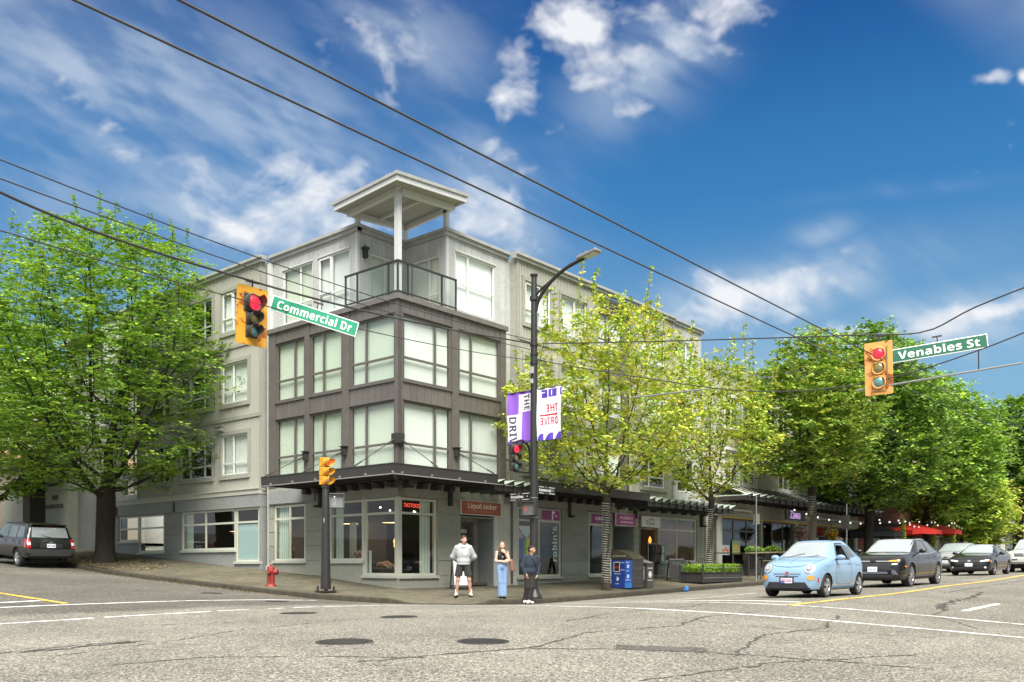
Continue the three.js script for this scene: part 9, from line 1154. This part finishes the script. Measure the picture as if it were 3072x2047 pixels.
{ // bistro chairs along the coffee shop
  const chair = thing('bistro_chair', 'dark metal bistro chair nearest the clothes rail, back to the coffee shop window', 'chair', [0, 0, 0], 0, 'metal chairs outside the coffee shop'), m = mat(C(0.07, 0.07, 0.068), 0.45, { metalness: 0.4 });
  part(chair, 'seat', [lathe([[0.0, 0.46], [0.2, 0.455], [0.21, 0.445], [0.2, 0.435], [0, 0.435]], 18)], m); for (const [a, b] of [[-1, 1], [1, 1], [-1, -1], [1, -1]]) part(chair, 'leg', bar(V3(a * 0.15, 0.45, b * 0.15), V3(a * 0.21, 0, b * 0.21), 0.014), m); part(chair, 'backrest', [tube([V3(-0.18, 0.45, -0.14), V3(-0.2, 0.7, -0.2), V3(-0.16, 0.86, -0.23), V3(0, 0.9, -0.24), V3(0.16, 0.86, -0.23), V3(0.2, 0.7, -0.2), V3(0.18, 0.45, -0.14)], 0.014, 30), bar(V3(-0.06, 0.45, -0.17), V3(-0.06, 0.88, -0.235), 0.01), bar(V3(0.06, 0.45, -0.17), V3(0.06, 0.88, -0.235), 0.01)], m); part(chair, 'stretcher', [bar(V3(-0.18, 0.22, 0.18), V3(0.18, 0.22, 0.18), 0.008), bar(V3(-0.18, 0.22, -0.18), V3(0.18, 0.22, -0.18), 0.008)], m);
  const labels = ['dark metal bistro chair second from the clothes rail', 'dark metal bistro chair third from the clothes rail', 'dark metal bistro chair fourth from the clothes rail, before the block pier']; [[15.95, 0.75, 0.3], [16.75, 0.8, -0.4], [17.6, 0.75, 0.5], [18.6, 0.8, -0.3]].forEach(([x, z, a], k) => { const c = k ? chair.clone() : chair; if (k) { c.name = numbered('bistro_chair'); c.userData = { ...chair.userData, label: labels[k - 1] }; scene.add(c); } c.position.set(x, SW(x, z), z); c.rotation.y = a; });
  const tb = thing('bistro_table', 'small round dark metal table between the bistro chairs', 'table', [17.18, SW(17.18, 0.8), 0.8]); part(tb, 'table_top', lathe([[0, 0.73], [0.3, 0.73], [0.3, 0.71], [0, 0.705]], 24), m); part(tb, 'stem', cyl(0.025, 0.025, 0.7, 10), m); part(tb, 'foot', lathe([[0.2, 0], [0.2, 0.02], [0.03, 0.05]], 18), m);
}
{ // clothes rail at the coffee shop door
  const x = 14.95, z = 0.42, y = SW(x, z), t = thing('clothes_rail', 'clothes rail on wheels in front of the coffee shop door', 'clothes rail', [x, y, z]); part(t, 'rail_frame', [bar(V3(-0.72, 0.08, 0), V3(-0.72, 1.62, 0), 0.016), bar(V3(0.72, 0.08, 0), V3(0.72, 1.55, 0), 0.016), bar(V3(-0.74, 1.52, 0), V3(0.74, 1.52, 0), 0.014), bar(V3(-0.72, 0.12, 0), V3(0.72, 0.12, 0), 0.014), bar(V3(-0.72, 0.08, -0.2), V3(-0.72, 0.08, 0.2), 0.014), bar(V3(0.72, 0.08, -0.2), V3(0.72, 0.08, 0.2), 0.014)], M.galv);
  const cols = [['black', C(0.02, 0.02, 0.022)], ['charcoal', C(0.05, 0.048, 0.046)], ['dark brown', C(0.06, 0.04, 0.03)], ['black', C(0.025, 0.025, 0.03)], ['dark grey', C(0.08, 0.08, 0.08)], ['beige', C(0.50, 0.40, 0.28)], ['teal', C(0.01, 0.34, 0.27)]], where = ['first at the left end', 'second', 'third', 'fourth, in the middle', 'fifth', 'beside the teal one', 'hanging out at the right end'];
  cols.forEach(([n, c], k) => { const g = thing('hanging_garment', n + ' garment on the clothes rail, ' + where[k], 'garment', [x - 0.55 + k * 0.185, y + 1.5, z], k === 6 ? 0.5 : 1.1 + 0.3 * Math.sin(k)); const s = new THREE.Shape([[-0.04, 0], [-0.24, -0.07], [-0.27, -0.35], [-0.2, -0.36], [-0.2, -0.85 + 0.06 * (k % 3)], [0.2, -0.85 + 0.06 * (k % 3)], [0.2, -0.36], [0.27, -0.35], [0.24, -0.07], [0.04, 0]].map(([a, b]) => new THREE.Vector2(a, b))), e = new THREE.ExtrudeGeometry(s, { depth: 0.05, bevelEnabled: true, bevelSize: 0.012, bevelThickness: 0.02, bevelSegments: 2 }); e.translate(0, 0, -0.025); part(g, 'cloth', plain(e), mat(c, 0.95, { map: TX.cloth })); part(g, 'hanger', tube([V3(-0.15, -0.05, 0), V3(0, 0.0, 0), V3(0.01, 0.06, 0), V3(0.03, 0.05, 0)], 0.006, 10, 5), M.galv); });
}
{ // sign posts
  const post = (x, z, h, label, plates) => { const t = thing('sign_post', label, 'sign post', [x, SW(x, z), z]); part(t, 'tube', cyl(0.03, 0.03, h, 12), M.galv); part(t, 'collar', [cyl(0.04, 0.04, 0.05, 12, 0, h * 0.42, 0), cyl(0.04, 0.04, 0.05, 12, 0, h * 0.7, 0), cyl(0.05, 0.04, 0.12, 12, 0, 0, 0)], M.galv); for (const [y, w, hh, a] of plates) part(t, 'sign_plate', moved(box(-w / 2, w / 2, y, y + hh, 0.034, 0.038), 0, 0, 0, a), mat(C(0.36, 0.37, 0.37), 0.5, { metalness: 0.3 })); };
  post(17.9, 3.7, 3.75, 'thin galvanised post by the kerb, left of the light blue hatchback', [[2.5, 0.3, 0.45, Math.PI / 2]]); post(28.9, 3.7, 3.7, 'galvanised post with a grey plate beyond the hatchback roof', [[2.35, 0.62, 0.75, -2.2]]);
  const r = thing('bike_rack', 'dark bent-tube bicycle rack beside the galvanised post', 'bicycle rack', [18.9, SW(18.9, 3.4), 3.4], 0.2); part(r, 'hoop', tube([V3(-0.45, 0, 0), V3(-0.5, 0.5, 0), V3(-0.42, 0.92, 0), V3(0, 1.0, 0), V3(0.42, 0.92, 0), V3(0.5, 0.5, 0), V3(0.2, 0.1, 0), V3(0.3, 0, 0)], 0.028, 40, 8), M.steel); part(r, 'cross_bar', bar(V3(-0.46, 0.4, 0), V3(0.46, 0.5, 0), 0.02), M.steel);
}
{ // cafe patio: railing, benches, box plants
  const f = thing('patio_railing', 'dark patio railing with a wooden counter rail in front of the cafe', 'railing'), zf = 1.9, wood = mat(C(0.32, 0.27, 0.16), 0.8, { map: TX.grain }); for (let x = 20.9; x <= 33.2; x += 1.75) part(f, 'post', box(x - 0.035, x + 0.035, SW(x, zf), SW(x, zf) + 1.1, zf - 0.035, zf + 0.035), M.steel);
  part(f, 'counter_rail', beam(V3(20.85, SW(20.9, zf) + 1.13, zf), V3(33.2, SW(33.2, zf) + 1.13, zf), 0.3, 0.05), wood); part(f, 'bottom_rail', beam(V3(20.9, SW(20.9, zf) + 0.15, zf), V3(33.2, SW(33.2, zf) + 0.15, zf), 0.04, 0.04), M.steel); for (let x = 21.05; x < 33.1; x += 0.17) part(f, 'picket', box(x - 0.012, x + 0.012, SW(x, zf) + 0.15, SW(x, zf) + 1.1, zf - 0.012, zf + 0.012), M.steel);
  part(f, 'end_rail', [beam(V3(20.9, SW(20.9, 1) + 1.12, 0.1), V3(20.9, SW(20.9, 1.9) + 1.12, zf), 0.06, 0.05), beam(V3(20.9, SW(20.9, 1) + 0.2, 0.1), V3(20.9, SW(20.9, 1.9) + 0.2, zf), 0.04, 0.04)], M.steel);
  const bush = (x, z, w, label, h = 0.35, y0 = 1.05) => { const t = thing('box_plant', label, 'plant', [x, SW(x, z), z], 0, 'plants round the cafe patio'); part(t, 'trough', box(-w, w, y0 - 0.3, y0, -0.14, 0.14), M.steel); parts(t, 'trough_leg', [box(-w, -w + 0.05, 0, y0 - 0.3, -0.1, 0.1), box(w - 0.05, w, 0, y0 - 0.3, -0.1, 0.1)], M.steel); stuffPart(t, 'foliage', leafMass([[0, y0 + h * 0.5, 0, w, h * 0.7, 0.24]], 1400, 0.11, HUE.deep.concat(HUE.mid), (x * 10) | 0)); };
  bush(22.3, 1.55, 1.0, 'leafy trough plant on the patio beside the wrapped trunk'); bush(24.6, 1.5, 0.8, 'leafy trough plant in the middle of the cafe patio'); bush(27.4, 1.5, 0.9, 'leafy trough plant under the neon cafe sign'); bush(30.6, 1.5, 0.9, 'leafy trough plant behind the hatchback roof', 0.5);
  const stool = (x, z, label) => { const t = thing('bar_stool', label, 'stool', [x, SW(x, z), z], 0, 'bar stools at the patio counter'); part(t, 'seat', box(-0.18, 0.18, 0.72, 0.76, -0.18, 0.18), wood); for (const [a, b] of [[-1, -1], [1, -1], [-1, 1], [1, 1]]) part(t, 'leg', bar(V3(a * 0.13, 0.72, b * 0.13), V3(a * 0.18, 0, b * 0.18), 0.014), M.steel); part(t, 'foot_ring', [bar(V3(-0.16, 0.25, 0.16), V3(0.16, 0.25, 0.16), 0.008), bar(V3(-0.16, 0.25, -0.16), V3(0.16, 0.25, -0.16), 0.008)], M.steel); }; stool(22.0, 2.35, 'bar stool at the left end of the patio counter'); stool(23.2, 2.35, 'second bar stool along the patio counter'); stool(24.4, 2.35, 'third bar stool along the patio counter');
  const basket = (x, y, z, hues, label) => { const t = thing('hanging_basket', label, 'hanging basket', [x, y, z], 0, 'flower baskets along the canopies'); part(t, 'bowl', lathe([[0.02, -0.25], [0.2, -0.12], [0.26, 0], [0.24, 0], [0.18, -0.1], [0.0, -0.22]], 16), mat(C(0.12, 0.09, 0.06), 0.9)); part(t, 'chains', [bar(V3(0.22, 0, 0), V3(0, 0.75, 0), 0.006), bar(V3(-0.2, 0, 0.1), V3(0, 0.75, 0), 0.006), bar(V3(-0.1, 0, -0.2), V3(0, 0.75, 0), 0.006)], M.steel); stuffPart(t, 'flowers', leafMass([[0, 0.06, 0, 0.5, 0.3, 0.45], [0, -0.2, 0.05, 0.36, 0.3, 0.34]], 900, 0.11, hues, (x * 7) | 0)); };
  const pink = [[0.75, 0.40, 0.45], [0.8, 0.6, 0.58], [0.65, 0.22, 0.30], [0.10, 0.2, 0.05]], orange = [[0.75, 0.45, 0.06], [0.7, 0.6, 0.1], [0.15, 0.3, 0.05], [0.6, 0.25, 0.06]]; basket(28.2, 3.35, 1.45, pink, 'pink flowering hanging basket left of the third trunk'); basket(32.6, 3.35, 1.45, orange, 'orange and yellow hanging basket behind the third trunk'); basket(46.2, 4.2, 1.5, orange, 'yellow hanging basket above the red umbrellas');
}
{ // umbrellas, posts with climbers and a festoon of bulbs further along
  const umb = (label, x, z, R, m, h, group) => { const y = SW(x, z), t = thing('patio_umbrella', label, 'umbrella', [x, y, z], 0.3, group); const n = 8, pos = []; for (let k = 0; k < n; k++) { const a = k / n * 6.283, b = (k + 1) / n * 6.283, A = [R * Math.cos(a), h, R * Math.sin(a)], B = [R * Math.cos(b), h, R * Math.sin(b)], Mi = [R * 0.93 * Math.cos((a + b) / 2), h + 0.04, R * 0.93 * Math.sin((a + b) / 2)], T = [0, h + 0.55, 0], dn = (P) => [P[0] * 0.985, P[1] - 0.28, P[2] * 0.985]; pos.push(...T, ...A, ...Mi, ...T, ...Mi, ...B, ...A, ...dn(A), ...Mi, ...Mi, ...dn(A), ...dn(Mi), ...Mi, ...dn(Mi), ...B, ...B, ...dn(Mi), ...dn(B)); } const g = new THREE.BufferGeometry(); g.setAttribute('position', new THREE.Float32BufferAttribute(pos, 3)); g.computeVertexNormals(); part(t, 'canopy', plain(g), m); part(t, 'pole', cyl(0.03, 0.03, h + 0.5, 10), M.steel); part(t, 'base', lathe([[0.3, 0], [0.3, 0.06], [0.05, 0.1]], 16), M.steel); for (let k = 0; k < 4; k++) part(t, 'rib', bar(V3(0, h + 0.45, 0), V3(R * Math.cos(k * 1.571), h, R * Math.sin(k * 1.571)), 0.012), M.steel); };
  const redM = mat(C(0.72, 0.035, 0.025), 0.75), blackM = mat(C(0.03, 0.03, 0.032), 0.75); umb('black patio umbrella above the crossover roof', 36.2, 2.6, 1.75, blackM, 2.15, 'umbrellas on the far patio'); umb('red patio umbrella, left one of the two', 43.0, 2.9, 1.8, redM, 2.3, 'umbrellas on the far patio'); umb('red patio umbrella, right one of the two', 47.5, 3.0, 1.8, redM, 2.3, 'umbrellas on the far patio');
  const vine = (x, z, label) => { const y = SW(x, z), t = thing('vine_post', label, 'post', [x, y, z], 0, 'posts with climbing plants'); part(t, 'post', box(-0.05, 0.05, 0, 3.1, -0.05, 0.05), boardMatsTan[0]); stuffPart(t, 'vine', leafMass([[0, 1.6, 0, 0.18, 1.5, 0.18]], 700, 0.14, HUE.yellow.concat(HUE.bright), (x * 13) | 0)); }; ['nearest the black umbrella', 'between the umbrellas', 'just right of the red umbrellas', 'behind the black saloon roof', 'farthest along, by the pale tree'].forEach((s, k) => vine([38.8, 45.3, 50.2, 55, 59.5][k], 3.6, 'post wrapped in climbing plants, ' + s));
  const fest = thing('festoon_lights', 'festoon of white bulbs strung along the far patio', 'string lights'), P = []; const cat = (a, b, sag, n) => { const pts = []; for (let k = 0; k <= n; k++) { const t = k / n; pts.push(a.clone().lerp(b, t).add(V3(0, -4 * sag * t * (1 - t), 0))); } part(fest, 'cable', tube(pts, 0.01, n, 4), M.black); pts.forEach((p, k) => { if (k % 2) part(fest, 'bulb', moved(plain(new THREE.SphereGeometry(0.055, 8, 6)), p.x, p.y - 0.06, p.z), bulbM); }); }; const bulbM = glow(C(1, 0.93, 0.78), 0.5);
  const posts = [38.8, 45.3, 50.2, 55, 59.5].map((x) => V3(x, SW(x, 3.6) + 3.05, 3.6)); for (let k = 1; k < posts.length; k++) cat(posts[k - 1], posts[k], 0.45, 14); cat(V3(26, 4.6, 1.7), V3(38.8, SW(38.8, 3.6) + 3.05, 3.6), 0.5, 22); cat(V3(38.8, 4.8, 1.2), V3(45.3, 4.6, 3.0), 0.3, 12);
}
{ // red-leaved shrub and green bush by the board fence on the left
  const t = thing('garden_shrub', 'red-leaved shrub over the board fence at the left edge', 'shrub', [-1.4, 4.4, -34.5]); stuffPart(t, 'foliage', leafMass([[0, 0.9, 0, 1.3, 0.9, 1.6]], 2200, 0.2, [[0.40, 0.06, 0.07], [0.5, 0.12, 0.12], [0.25, 0.05, 0.05], [0.55, 0.3, 0.28]], 3)); part(t, 'stem', [bar(V3(0, -1.6, 0), V3(0, 0.9, 0), 0.06), bar(V3(0, 0, 0), V3(0.5, 1.1, 0.5), 0.03)], barkDark);
  const u = thing('garden_shrub', 'dark green shrub under the red-leaved one by the fence', 'shrub', [-1.0, 3.4, -33.5]); stuffPart(u, 'foliage', leafMass([[0, 0.6, 0, 1.0, 0.8, 1.6]], 2200, 0.16, HUE.deep.concat(HUE.bright), 4)); part(u, 'stem', bar(V3(0, -0.9, 0), V3(0, 0.6, 0), 0.05), barkDark);
}
renderer.render(scene, camera);
